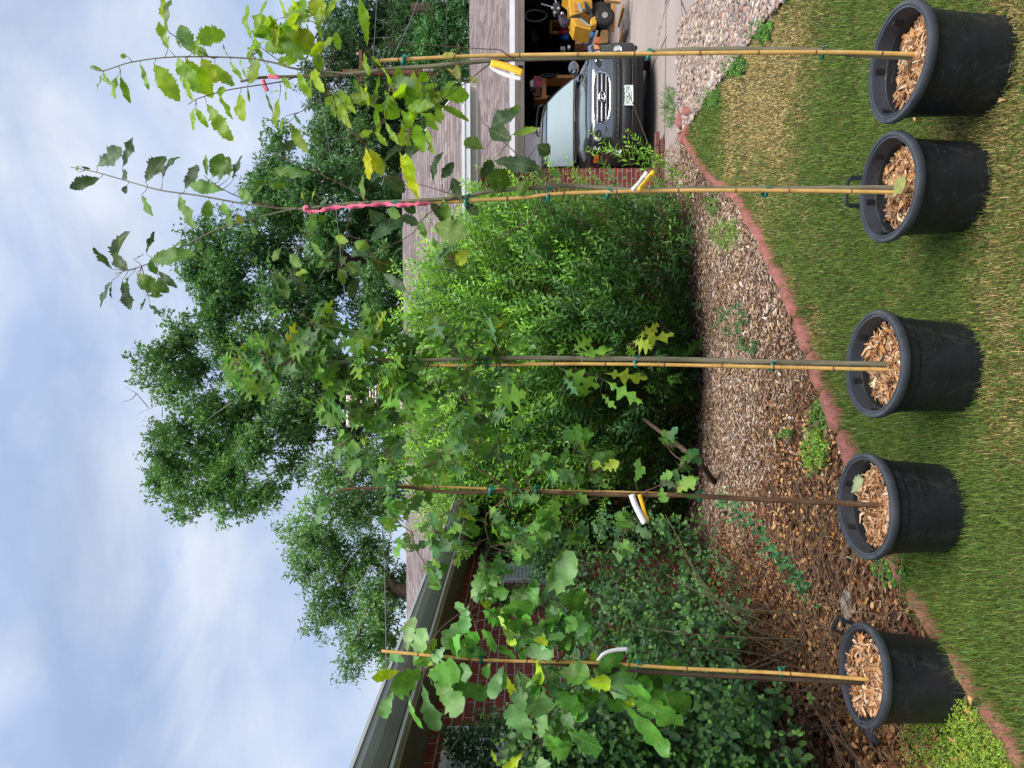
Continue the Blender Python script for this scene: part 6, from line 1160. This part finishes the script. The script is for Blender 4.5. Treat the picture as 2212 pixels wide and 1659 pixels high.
# ------------------------------------------------------------------ parked car (front at y=0, rear at +y, z up)
rng = np.random.default_rng(5)
def paint():
    t = NT('car_paint'); n = t.noise(900, 2, .5); t.p(Base_Color=t.ramp(n, [(.4, (.17, .185, .20)), (.7, (.23, .245, .27))]), Metallic=.92, Roughness=.17, Coat_Weight=1.0, Coat_Roughness=.03, Specular_IOR_Level=.6); return t.m
m_paint = paint()
t = NT('chrome'); t.p(Base_Color=(.75, .76, .8, 1), Metallic=1.0, Roughness=.12); m_chrome = t.m
t = NT('windscreen'); t.p(Base_Color=(.26, .33, .35, 1), Metallic=0.0, Roughness=.10, Specular_IOR_Level=.5, IOR=1.5); m_wind = t.m  # pale blue base stands in for sky reflected in the glass
t = NT('lamp_glass'); t.p(Base_Color=(.8, .84, .88, 1), Metallic=.6, Roughness=.15, Coat_Weight=1); m_lamp = t.m
m_amber = simple('amber_lens', (.75, .16, .01), .2, .1, 20, coat=1); m_clad = simple('grey_black_cladding', (.022, .024, .028), .55, .12, 12)
m_plate = simple('plate_white', (.68, .75, .72), .4, .04, 8); m_pgreen = simple('plate_green', (.02, .10, .07), .4, .1, 8)
m_tan = simple('seat_grey', (.2, .2, .2), .8, .1, 5)
def text_mesh(s, size, name, mat, parent, loc, rot, extr=.0008, sx=1.0):
    c = bpy.data.curves.new(name, 'FONT'); c.body = s; c.size = size; c.extrude = extr; c.align_x = 'CENTER'; c.align_y = 'CENTER'; o = bpy.data.objects.new(name, c); COL.objects.link(o)
    bpy.context.view_layer.update(); me = bpy.data.meshes.new_from_object(o.evaluated_get(bpy.context.evaluated_depsgraph_get())); bpy.data.objects.remove(o)
    o = put(name, me, parent, mat); me.materials.clear(); me.materials.append(mat); o.location = loc; o.rotation_euler = rot; o.scale = (sx, 1, 1); return o
def car():
    cr = thing('parked_car', (4.285, 11.52, LOW+.012), 'dark grey family SUV parked nose-out on the driveway in front of the garage', 'car', rz=R(-2))
    W = .935
    zoff = [(.30, .10), (.32, .03), (.36, -.003), (.50, -.015), (.62, -.005), (.68, .012), (.74, .018), (.84, .022), (.92, .035), (.97, .055), (1.0, .085), (1.02, .14)]
    zz_ = np.array([a for a, b in zoff]); oo_ = np.array([b for a, b in zoff])
    def yf(x, z): return .36*abs(x/W)**3.2+float(np.interp(z, zz_, oo_))
    def fpt(x, z, d=0): return (x, yf(x, z)-d, z)
    xs = [W*math.sin(a) for a in np.linspace(-math.pi/2, math.pi/2, 31)]
    def top(x, y):       # hood / shoulder height
        t = min(max((y-.14)/1.16, 0), 1); q = abs(x)/W; base = 1.02+.13*t**.8; return base-.055*q**2-.09*q**7+.012*math.exp(-((abs(x)-.52)/.07)**2)
    mb = MB(); rows = [[fpt(x, z) for x in xs] for z, _ in zoff if z >= .68]; rows.append([(x, max(yf(x, 1.02), .36*abs(x/W)**3.2+.14), 1.02-.035*abs(x/W)**4) for x in xs])
    mb.grid(rows); mb.build('front_panel', m_paint, cr, smooth=True)
    mb = MB(); mb.grid([[fpt(x, z, .006) for x in xs] for z, _ in zoff if z <= .69]); mb.build('bumper', m_clad, cr, smooth=True)
    # hood
    mb = MB(); rows = []
    for i in range(15):
        t = i/14; rows.append([(x*(.965-.05*t), (yf(x, 1.0)+.075)*(1-t)+1.30*t-.07*t*(abs(x)/W)**2*-1, top(x*.965, .15+1.15*t)-(.016 if i == 0 else 0)) for x in xs])
    mb.grid(rows); mb.build('hood', m_paint, cr, smooth=True)
    # body sides, tail
    st = [(.36, .935, .42, 1.0), (.7, .942, .62, 1.01), (.95, .944, .68, 1.03), (1.3, .945, .50, 1.07), (1.45, .945, .30, 1.08), (2.2, .945, .28, 1.10), (3.1, .945, .30, 1.12), (3.4, .945, .6, 1.12), (3.8, .94, .6, 1.12), (4.2, .93, .26, 1.12), (4.5, .89, .3, 1.10), (4.64, .80, .36, 1.05)]
    mb = MB(); rows = []
    for y, w_, zb, zs in st:
        h = [(0, zb), (w_*.9, zb), (w_*.99, zb+.10), (w_, zb+.35), (w_*.992, zs-.16), (w_*.965, zs-.05), (w_*.90, zs), (w_*.5, zs+.0), (0, zs+.0)]
        h = [(p[0], y, p[1]-(.14 if y < 1.3 and i >= 7 else 0)) for i, p in enumerate(h)]; rows.append(h+[(-p[0], p[1], p[2]) for p in h[-2:0:-1]])
    mb.grid(rows, close=True); mb.add(rows[-1], [tuple(range(len(rows[-1])))]); mb.build('body', m_paint, cr, smooth=True)
    mb = MB()
    for s in (-1, 1): mb.box((s*.94, 2.27, .36), (.04, 1.7, .18), bev=.015)
    mb.build('side_cladding', m_clad, cr)
    # cabin
    cs = [(1.22, .80, .76, 1.11), (1.30, .80, .755, 1.16), (2.02, .83, .60, 1.585), (2.25, .84, .605, 1.655), (2.7, .84, .615, 1.69), (3.5, .84, .615, 1.695), (4.15, .82, .60, 1.65), (4.42, .80, .58, 1.55), (4.60, .78, .72, 1.12)]
    mb = MB(); rows = []
    for y, wb, wt, zt in cs:
        h = [(wb+.02, 1.0), (wb, 1.06), (wt+.02, zt-.045), (wt-.02, zt-.008), (wt*.6, zt+.012), (0, zt+.02)]; h = [(p[0], y, p[1]) for p in h]; rows.append(h+[(-p[0], p[1], p[2]) for p in h[-2::-1]])
    mb.grid(rows); mb.build('cabin', m_paint, cr, smooth=True)
    mb = MB(); rows = []
    for i in range(9):
        t = i/8; y = 1.265+.725*t; z = 1.165+.415*t; hw = .725-.165*t; rows.append([(hw*u, y-.030*(1-u*u)-.012-.022*math.sin(math.pi*t), z+.012*(1-u*u)+.012+.025*math.sin(math.pi*t)) for u in np.linspace(-1, 1, 13)])
    mb.grid(rows); wsn = mb.build('windscreen', m_wind, cr, smooth=True)
    mb = MB(); ring = rows[0]+[r[-1] for r in rows[1:]]+rows[-1][::-1][1:]+[r[0] for r in rows[::-1][1:]]
    mb.tube([(p[0], p[1]-.002, p[2]+.003) for p in ring], .011, 5); mb.build('window_seal', m_blk, wsn, smooth=True)
    mb = MB(); mb.tube([(-.66, 1.235, 1.155), (-.3, 1.215, 1.172), (.15, 1.22, 1.175)], .009, 5); mb.tube([(.0, 1.20, 1.165), (.35, 1.215, 1.172), (.66, 1.24, 1.158)], .009, 5); mb.box((0, 1.235, 1.145), (1.36, .07, .02)); mb.build('wiper', m_blk, cr)
    mb = MB(); mb.lathe([(.0, 0), (.035, .0), (.035, .002), (0, .002)], 16, (.50, 1.335, 1.24)); o = mb.build('sticker', m_tagw, wsn)
    for s in (-1, 1):
        mb = MB()
        for (y0, y1, a, b) in ((1.62, 2.62, .35, .0), (2.70, 3.55, 0, 0), (3.63, 4.25, 0, .15)):
            zt = 1.60 if y0 > 1.7 else 1.60
            q = [(s*.845, y0+.0, 1.09), (s*.848, y1, 1.09), (s*.655, y1-b, zt), (s*.655, y0+a+.05, zt)]; mb.quad([(p[0]+s*.01, p[1], p[2]) for p in q])
        mb.build('side_window', m_glassw, cr, rec=False)
        mb = MB(); mb.tube(catmull([(s*.60, 2.2, 1.665), (s*.60, 2.4, 1.735), (s*.60, 3.2, 1.75), (s*.60, 4.0, 1.735), (s*.60, 4.2, 1.67)], 4), .016, 6); mb.build('roof_rail', m_blk, cr, smooth=True)
        # mirror
        mb = MB(); mb.lathe([(0, -.075), (.05, -.07), (.085, -.03), (.095, .02), (.09, .045), (.0, .05)], 16, (0, 0, 0), 'y'); o = mb.build('mirror', m_paint, cr, smooth=True); o.location = (s*1.03, 1.62, 1.16); o.scale = (1.25, 1, .95)
        mb = MB(); mb.lathe([(0, 0), (.078, .0), (.078, .004), (0, .004)], 16, (0, .052, 0), 'y'); mb.build('mirror_glass', m_chrome, o); mb = MB(); mb.bar((s*.82, 1.60, 1.12), (s*.98, 1.62, 1.13), .05, .04); mb.build('mirror_arm', m_blk, cr)
        # headlamp cluster on the corner
        def patch(outl, d, mat, nm, par):
            mb = MB(); c_ = np.mean(outl, 0); ro = [[fpt(s*(c_[0]+(p[0]-c_[0])*k), c_[1]+(p[1]-c_[1])*k, d+.002) for p in outl] for k in (0.02, .35, .7, 1.0)]; ro.append([fpt(s*p[0], p[1], 0) for p in outl]); mb.grid(ro, close=True); return mb.build(nm, mat, par, smooth=True)
        outl = [(.47, .865), (.52, .845), (.66, .835), (.80, .84), (.885, .855), (.912, .90), (.915, .96), (.87, .985), (.75, .975), (.60, .955), (.50, .935), (.465, .90)]
        hl = patch(outl, .008, m_blk, 'headlight', cr)
        for cx_, r_ in ((.575, .052), (.70, .046)):
            y_ = yf(cx_, .90); mb = MB(); mb.lathe([(0, .012), (r_*.45, .010), (r_*.5, -.004), (r_*.8, .004), (r_, -.012), (r_*1.04, -.016)], 20, (s*cx_, y_-.010, .90), 'y'); mb.build('lamp', m_lamp, hl, smooth=True)
        patch([(.79, .862), (.87, .868), (.893, .90), (.893, .945), (.80, .935)], .018, m_amber, 'turn_signal', hl)
        patch([(.40, .78), (.46, .76), (.52, .78), (.52, .80), (.44, .80)], .0, m_paint, 'trim_fold', cr)
        y_ = yf(.76, .60); mb = MB(); mb.lathe([(0, -.004), (.03, -.006), (.05, .0), (.058, -.012), (.064, -.014)], 20, (s*.76, y_-.010, .60), 'y'); fg = mb.build('fog_light', m_lamp, cr, smooth=True)
        # wheels
        for wy in (.93, 3.60):
            wh = bpy.data.objects.new('wheel', None); COL.objects.link(wh); wh.parent = cr; wh.location = (s*.845, wy, .355); wh.rotation_euler = (0, 0, R(-20) if wy < 2 else 0)
            mb = MB(); mb.lathe([(.215, -.09), (.25, -.105), (.32, -.112), (.345, -.10), (.355, -.07), (.357, 0), (.355, .07), (.345, .10), (.32, .112), (.25, .105), (.215, .09)], 40, axis='x')
            for k in range(36):
                a = k*math.pi/18; ro = Matrix.Rotation(a, 3, 'X')
                for dx in (-.075, -.025, .03, .08): mb.box(tuple(ro @ Vector((dx, 0, .3565))), (.034, .036, .010), ro)
            ty = mb.build('tyre', m_rub, wh, smooth=True)
            mb = MB(); f_ = s*.09; mb.lathe([(.0, f_), (.05, f_), (.055, f_*.6), (.06, f_*.3)], 20, axis='x'); mb.lathe([(.185, f_*.6), (.215, f_), (.222, f_*.9), (.21, 0), (.20, -f_*.5), (.05, -f_*.3), (0, -f_*.3)], 36, axis='x')
            for k in range(6):
                ro = Matrix.Rotation(k*math.pi/3, 3, 'X'); mb.box(tuple(ro @ Vector((f_*.75, 0, .125))), (.03, .055, .16), ro, bev=.01)
            mb.build('rim', m_greymetal, wh)
            mb = MB(); ar = [(s*(.925), wy+.415*math.cos(a), .355+.415*math.sin(a)) for a in np.linspace(-.25, math.pi+.25, 18)]; mb.tube(ar, .034, 6); mb.build('wheel_arch', m_clad, cr, smooth=True)
    mb = MB(); mb.box((0, 2.3, .30), (1.5, 3.9, .25)); mb.box((0, .45, .32), (1.3, .5, .2)); mb.build('underbody', m_blk, cr)
    # grille
    def se(a, hx, hz, p=3.4): c, s_ = math.cos(a), math.sin(a); return (hx*abs(c)**(2/p)*(1 if c > 0 else -1), hz*abs(s_)**(2/p)*(1 if s_ > 0 else -1))
    A = np.linspace(0, 2*np.pi, 49)[:-1]; zc = .845; HX, HZ = .375, .125
    def gp(x, z, d): k = 1-.12*(zc-z)/HZ*.5; return (x*k, yf(x, z)-d, z)
    mb = MB(); mb.grid([[gp(k*se(a, HX, HZ)[0], zc+k*se(a, HX, HZ)[1], .004) for a in A] for k in (.02, .3, .6, .85, 1.0)], close=True); gr = mb.build('grille', m_blk, cr, smooth=True)
    mb = MB(); pts = [gp(se(a, HX, HZ)[0], zc+se(a, HX, HZ)[1], .010) for a in list(A)+[A[0]]]; mb.tube(pts, .011, 6, cap=False); mb.build('grille_frame', m_chrome, gr, smooth=True)
    for dz in (-.062, .0, .062):
        mb = MB(); rows = []
        for x in np.linspace(-.35, .35, 25):
            c = gp(x*(1-abs(dz)*.35), zc+dz, .010); rows.append([(c[0], c[1]-.004, c[2]+.013), (c[0], c[1]-.014, c[2]+.004), (c[0], c[1]-.014, c[2]-.006), (c[0], c[1]-.002, c[2]-.013), (c[0], c[1]+.004, c[2])])
        mb.grid(rows, close=True); mb.build('slat', m_chrome, gr, smooth=True)
    mb = MB(); eA = np.linspace(0, 2*np.pi, 33); mb.tube([(.082*math.cos(a), yf(0, zc)-.032, zc+.043*math.sin(a)) for a in eA], .0085, 6, cap=False)
    mb.tube(catmull([(-.030, yf(0, zc)-.034, zc-.036), (-.036, yf(0, zc)-.036, zc-.005), (-.022, yf(0, zc)-.036, zc+.030)], 4), .0085, 6); mb.tube(catmull([(.022, yf(0, zc)-.034, zc-.030), (.036, yf(0, zc)-.036, zc+.005), (.030, yf(0, zc)-.036, zc+.036)], 4), .0085, 6)
    mb.tube(catmull([(-.032, yf(0, zc)-.036, zc-.014), (0, yf(0, zc)-.038, zc+.002), (.032, yf(0, zc)-.036, zc+.014)], 4), .0085, 6); mb.build('emblem', m_chrome, gr, smooth=True)
    mb = MB(); mb.lathe([(0, 0), (.078, 0), (.078, .006), (0, .006)], 28, (0, yf(0, zc)-.030, zc), 'y'); o = mb.build('emblem_back', m_blk, gr); 
    for v in o.data.vertices: v.co.z = zc+(v.co.z-zc)*.53
    # bumper openings and plate
    for z0, z1 in ((.545, .64), (.355, .43)):
        mb = MB(); mb.grid([[fpt(x, z, .0085) for x in np.linspace(-.60, .60, 17)] for z in (z0, z1)]); mb.build('air_intake', m_dark, cr)
        mb = MB(); mb.tube([fpt(x, (z0+z1)/2, .014) for x in np.linspace(-.58, .58, 13)], .007, 5); mb.build('intake_bar', m_blk, cr)
    mb = MB(); mb.grid([[fpt(x, z, .028+.012*math.sin(math.pi*(z-.43)/.115)) for x in np.linspace(-.62, .62, 19)] for z in np.linspace(.425, .545, 6)]); mb.build('bumper_bar', m_clad, cr, smooth=True)
    yp = yf(0, .5)-.055; mb = MB(); mb.box((0, yp, .47), (.305, .006, .152), bev=.002); mb.box((0, yp+.02, .47), (.2, .035, .1)); pl = mb.build('number_plate', m_plate, cr)
    mb = MB(); mb.tube([(-.150, yp-.004, .396), (.150, yp-.004, .396), (.150, yp-.004, .544), (-.150, yp-.004, .544), (-.150, yp-.004, .396)], .003, 5); mb.build('plate_frame', m_steel, pl)
    ridge = [(-.143, .541), (.143, .541), (.143, .524), (.115, .530), (.09, .518), (.06, .526), (.03, .513), (.0, .522), (-.03, .512), (-.055, .524), (-.08, .514), (-.11, .527), (-.143, .518)]
    mb = MB(); mb.prism(ridge, yp-.0042, yp-.003, lambda a, b, y: (a, y, b)); mb.build('plate_mountains', m_pgreen, pl)
    text_mesh('XQK-738', .078, 'plate_letters', m_pgreen, pl, (0, yp-.0038, .468), (R(90), 0, 0), sx=.82); text_mesh('COLORADO', .022, 'plate_state', m_pgreen, pl, (0, yp-.0038, .413), (R(90), 0, 0))
car()

# ------------------------------------------------------------------ things in and before the garage
def KM(x, y): return 1124.7+x/8.578, y/8.578
def pxprism(mb, poly, Y, dep, mp=KM, mi=0):
    pts = [PV(*mp(a, b), Y) for a, b in poly]; pts = [(p[0], p[2]) for p in pts]; mb.prism(pts, Y, Y+dep, lambda a, b, y: (a, y, b)); return mb
def machine():
    Y = 14.6; c = PV(1345, 30, Y); th = thing('yard_machine', (c[0], Y, LOW+.012), 'yellow wheeled yard machine with dark control head at the garage mouth', 'machine'); off = tuple(th.location)
    mb = MB(); pxprism(mb, [(780, -160), (900, -60), (905, 210), (925, 300), (1110, 240), (1300, 190), (1330, 60), (1290, -160)], Y, .55); mb.build('body', m_yel, th, off=off, bevel=.012)
    mb = MB(); pxprism(mb, [(930, 330), (1060, 330), (1300, 480), (1310, 555), (1190, 530), (1010, 480)], Y-.18, .6); mb.build('front_deck', m_yel, th, off=off, bevel=.012)
    for pp, yy, dd in (([(1000, 385), (1070, 350), (1270, 485), (1250, 505), (1060, 455)], Y-.19, .02), ([(990, 60), (1080, 60), (1110, 200), (1000, 215)], Y-.015, .02), ([(1130, 20), (1300, 20), (1330, 150), (1290, 185), (1150, 170)], Y-.06, .06)):
        pxprism(MB(), pp, yy, dd).build('side_panel', m_yeld, th, off=off)
    mb = MB(); pxprism(mb, [(1050, 55), (1085, 55), (1150, 210), (1105, 235)], Y-.02, .015); pxprism(mb, [(1080, 335), (1110, 335), (1290, 470), (1270, 490)], Y-.2, .015); mb.build('stripe', simple('pale_blue_stripe', (.25, .38, .45), .4, .1, 4), th, off=off)
    mb = MB(); pxprism(mb, [(1290, 380), (1310, 330), (1390, 285), (1415, 310), (1420, 420), (1390, 460), (1300, 480)], Y-.25, .25); mb.build('fender', m_yel, th, off=off, bevel=.02)
    mb = MB(); pxprism(mb, [(1180, 0), (1310, 180), (1360, 300), (1330, 370), (1290, 340), (1300, 250), (1200, 210)], Y-.1, .08); pxprism(mb, [(930, 300), (1080, 250), (1110, 320), (1000, 360)], Y-.1, .1); mb.build('guard', m_blk, th, off=off, bevel=.01)
    for (a, b), r_, dx in (((1530, 410), .165, -.2), ((1500, 160), .17, .15)):
        p = PV(*KM(a, b), Y); wd = .16; mb = MB(); mb.lathe([(.06, -wd/2), (r_*.85, -wd/2), (r_, -wd*.35), (r_*1.02, 0), (r_, wd*.35), (r_*.85, wd/2), (.06, wd/2)], 28, (p[0], Y+dx, p[2]), 'y')
        for k in range(20):
            a_ = k*math.pi/10; mb.box((p[0]+r_*math.cos(a_), Y+dx, p[2]+r_*math.sin(a_)), (.03, wd*.9, .03), Matrix.Rotation(-a_, 3, 'Y'))
        w_ = mb.build('wheel', m_rub, th, off=off); mb = MB(); mb.lathe([(0, -wd*.55), (.055, -wd*.55), (.06, -wd*.3)], 16, (p[0], Y+dx, p[2]), 'y'); mb.build('hub', m_greymetal, w_, off=off)
    mb = MB(); pxprism(mb, [(600, 190), (610, 50), (700, 20), (740, 120), (700, 250), (640, 260)], Y+.1, .16); pxprism(mb, [(700, 280), (800, 220), (880, 330), (910, 420), (820, 460), (760, 420)], Y+.1, .18); mb.build('control_head', simple('dark_violet_plastic', (.03, .025, .04), .5, .1, 5), th, off=off, bevel=.015)
    for a, b, c2, d in ((380, 70, 590, 130), (640, -20, 660, 60), (880, 150, 940, 160)): MB().tube([PV(*KM(a, b), Y+.1), PV(*KM(c2, d), Y+.1)], .012, 8).build('lever', m_steel, th, off=off, smooth=True)
    for a, b, r_ in ((590, 150, .025), (705, 155, .028), (640, 235, .022), (770, 250, .036)): p = PV(*KM(a, b), Y+.05); MB().lathe([(0, -r_), (r_*.7, -r_*.7), (r_, 0), (r_*.7, r_*.7), (0, r_)], 12, tuple(p), 'y').build('knob', m_steel, th, off=off, smooth=True)
    # timber frame it stands on
    t2 = thing('wooden_skid', (c[0], Y+.1, LOW+.012), 'low orange timber frame carrying the yellow machine', 'frame'); off = tuple(t2.location)
    mb = MB(); pxprism(mb, [(1690, -100), (1760, -100), (1740, 560), (1680, 540)], Y-.1, .1); mb.build('rail', m_wood, t2, off=off)
    mb = MB(); pxprism(mb, [(1570, -100), (1860, -100), (1860, 30), (1570, 0)], Y-.5, .1); mb.build('side_board', m_woodl, t2, off=off)
    p0, p1 = PV(*KM(1800, -300), Y+.3), PV(*KM(1800, 620), Y+.3); mb = MB(); mb.box(((p0[0]+p1[0])/2, Y+.6, LOW+.05), (abs(p1[0]-p0[0]), .9, .06)); mb.build('deck', m_greymetal, t2, off=off)
    mb = MB()
    for q in (0, .5, 1): MB().box((p0[0]*(1-q)+p1[0]*q, Y+.6, LOW+.10), (.08, .8, .04)).build('cross_rail', m_wood, t2, off=off)
machine()
def item(name, polys, Y, dep, mat, lb, cat, mp=KM, extra=None, bev=0):
    mb = MB()
    for p in polys: pxprism(mb, p, Y, dep, mp)
    o = mb.build(name, mat, None, bevel=bev)
    c = np.mean([v.co[:] for v in o.data.vertices], 0)
    for v in o.data.vertices: v.co = Vector(v.co)-Vector(c)
    o.location = c; tag(o, lb, cat)
    if extra: extra(o, c)
    return o
RC = lambda x0, x1, y0, y1: [(x0, y0), (x1, y0), (x1, y1), (x0, y1)]
item('wooden_shelf', [RC(538, 590, 130, 620), RC(585, 950, 352, 412), RC(1180, 1700, 612, 640), RC(585, 1700, 1010, 1060)], 20.0, .3, m_wood, 'orange timber shelving frame standing in the dark garage behind the machine', 'shelf')
item('timber_post', [RC(600, 772, 572, 622)], 19.6, .08, m_woodl, 'short pale timber post upright beside the red extinguisher', 'timber')
def ext_(o, c):
    mb = MB(); mb.lathe([(.05, -.02), (.052, 0), (.052, .03), (.05, .05)], 14, (0, -.05, -.06)); mb.build('label_band', m_yelp, o)
def cyl(name, a, b, r, ln, mat, lb, cat, Y=19.2):
    p = PV(*KM(a, b), Y); mb = MB(); mb.lathe([(0, -ln/2), (r*.8, -ln/2), (r, -ln/2+.02), (r, ln/2-.05), (r*.5, ln/2), (r*.3, ln/2+.04), (0, ln/2+.04)], 18); o = mb.build(name, mat, None, smooth=True); o.location = p; tag(o, lb, cat); return o
o = cyl('fire_extinguisher', 850, 592, .075, .34, m_redp, 'red cylinder with a yellow band on the dark garage shelf', 'extinguisher'); mb = MB(); mb.lathe([(.077, -.14), (.078, -.06)], 16); mb.build('label_band', m_yelp, o)
cyl('gas_can', 1040, 510, .055, .2, m_redp, 'small red can behind the yellow machine deck', 'can'); cyl('spray_can', 830, 690, .09, .18, m_blue, 'blue round tin low on the garage shelf', 'tin')
item('tarp', [[(1200, 545), (1240, 540), (1380, 600), (1330, 690), (1230, 720), (1205, 690)]], 16.2, .35, m_blue, 'crumpled blue tarp beside the leaning grey board', 'tarp', bev=.03)
item('orange_box', [RC(1365, 1475, 680, 800)], 16.0, .3, m_orangep, 'orange-red box beside the wood block', 'box', bev=.01)
item('wood_block', [[(1485, 570), (1520, 550), (1610, 550), (1633, 590), (1625, 760), (1590, 790), (1478, 795)]], 14.9, .3, m_woodl, 'pale cracked wood block propped by the car front wheel', 'wood block', bev=.01)
item('brown_crate', [RC(1010, 1150, 680, 740), RC(1150, 1350, 760, 930), RC(1000, 1160, 820, 940)], 17.6, .4, m_brownp, 'dark brown stacked crates in the garage', 'crate', bev=.01)
item('carton', [RC(1012, 1140, 762, 808)], 17.4, .25, m_woodl, 'small tan carton among the brown crates', 'box')
item('grey_board', [[(1305, 890), (1330, 905), (1440, 565), (1395, 560)]], 15.6, .04, m_greymetal, 'grey board leaning between the blue tarp and the car', 'board')
item('grey_case', [RC(735, 830, 855, 930)], 17.4, .3, m_greymetal, 'grey case above the car mirror', 'case', bev=.01)
item('white_jar', [RC(872, 920, 835, 890)], 17.2, .12, m_white, 'small white jar by the grey case', 'jar', bev=.01)
item('chain_rack', [RC(950, 1200, 590+22*k, 600+22*k) for k in range(5)]+[RC(950, 960, 590, 690), RC(1190, 1200, 590, 690)], 18.0, .05, m_blk, 'black wire rack beside the blue tarp', 'rack')
p = PV(*KM(290, 290), 19.0); mb = MB(); mb.tube([(p[0]+.14*math.cos(a)*(1+.2*math.sin(a)), 19, p[2]+.27*math.sin(a)) for a in np.linspace(0, 2*np.pi, 17)], .018, 6, cap=False); tag(mb.build('hanging_hoop', m_greymetal, None, smooth=True), 'dull grey hoop hanging high in the dark garage', 'hoop')
item('wall_box', [RC(205, 270, 570, 770), RC(270, 325, 620, 745)], 20.5, .2, simple('dim_grey', (.06, .06, .07), .6, .1, 4), 'dim grey box on the garage back wall', 'box', bev=.01)
def KR(x, y): return (1700+x/2.1067)/1.8228, (200+y/2.1067)/1.8228
item('workbench', [RC(912, 950, 196, 398), RC(848, 912, 210, 236), RC(848, 910, 380, 402), RC(950, 1300, 200, 225), RC(950, 1300, 372, 398)], 17.6, .5, m_wood, 'orange timber workbench behind the car windscreen', 'workbench', KR)
item('white_device', [[(815, 250), (850, 228), (912, 232), (912, 290), (860, 300), (815, 296)]], 17.5, .3, m_white, 'white boxy device with a coloured panel on the orange workbench', 'device', KR, lambda o, c: None, .01)
p = PV(*KR(880, 256), 17.48); mb = MB(); mb.box((p[0], p[1], p[2]), (.22, .01, .18)); tag(mb.build('picture_panel', simple('magenta_print', (.35, .02, .10), .5, .8, 9), None), 'small magenta and yellow print on the white device', 'panel')
item('tool_tray', [RC(860, 900, 310, 345), [(830, 350), (900, 345), (908, 372), (850, 378)]], 17.5, .3, m_brownp, 'dark tool tray beside the white device', 'tool tray', KR, None, .01)
mb = MB()
for k in range(26):
    a = PV(*KR(random.uniform(905, 1010), random.uniform(196, 232)), 17.45); b = PV(*KR(random.uniform(915, 1040), random.uniform(180, 240)), 17.45); mb.tube(catmull([a, (a+b)/2+[0, -.05, -.1], b], 4), .014, 5)
tag(mb.build('cable_coil', m_blk, None), 'tangle of dark cable hanging off the orange workbench', 'cable')
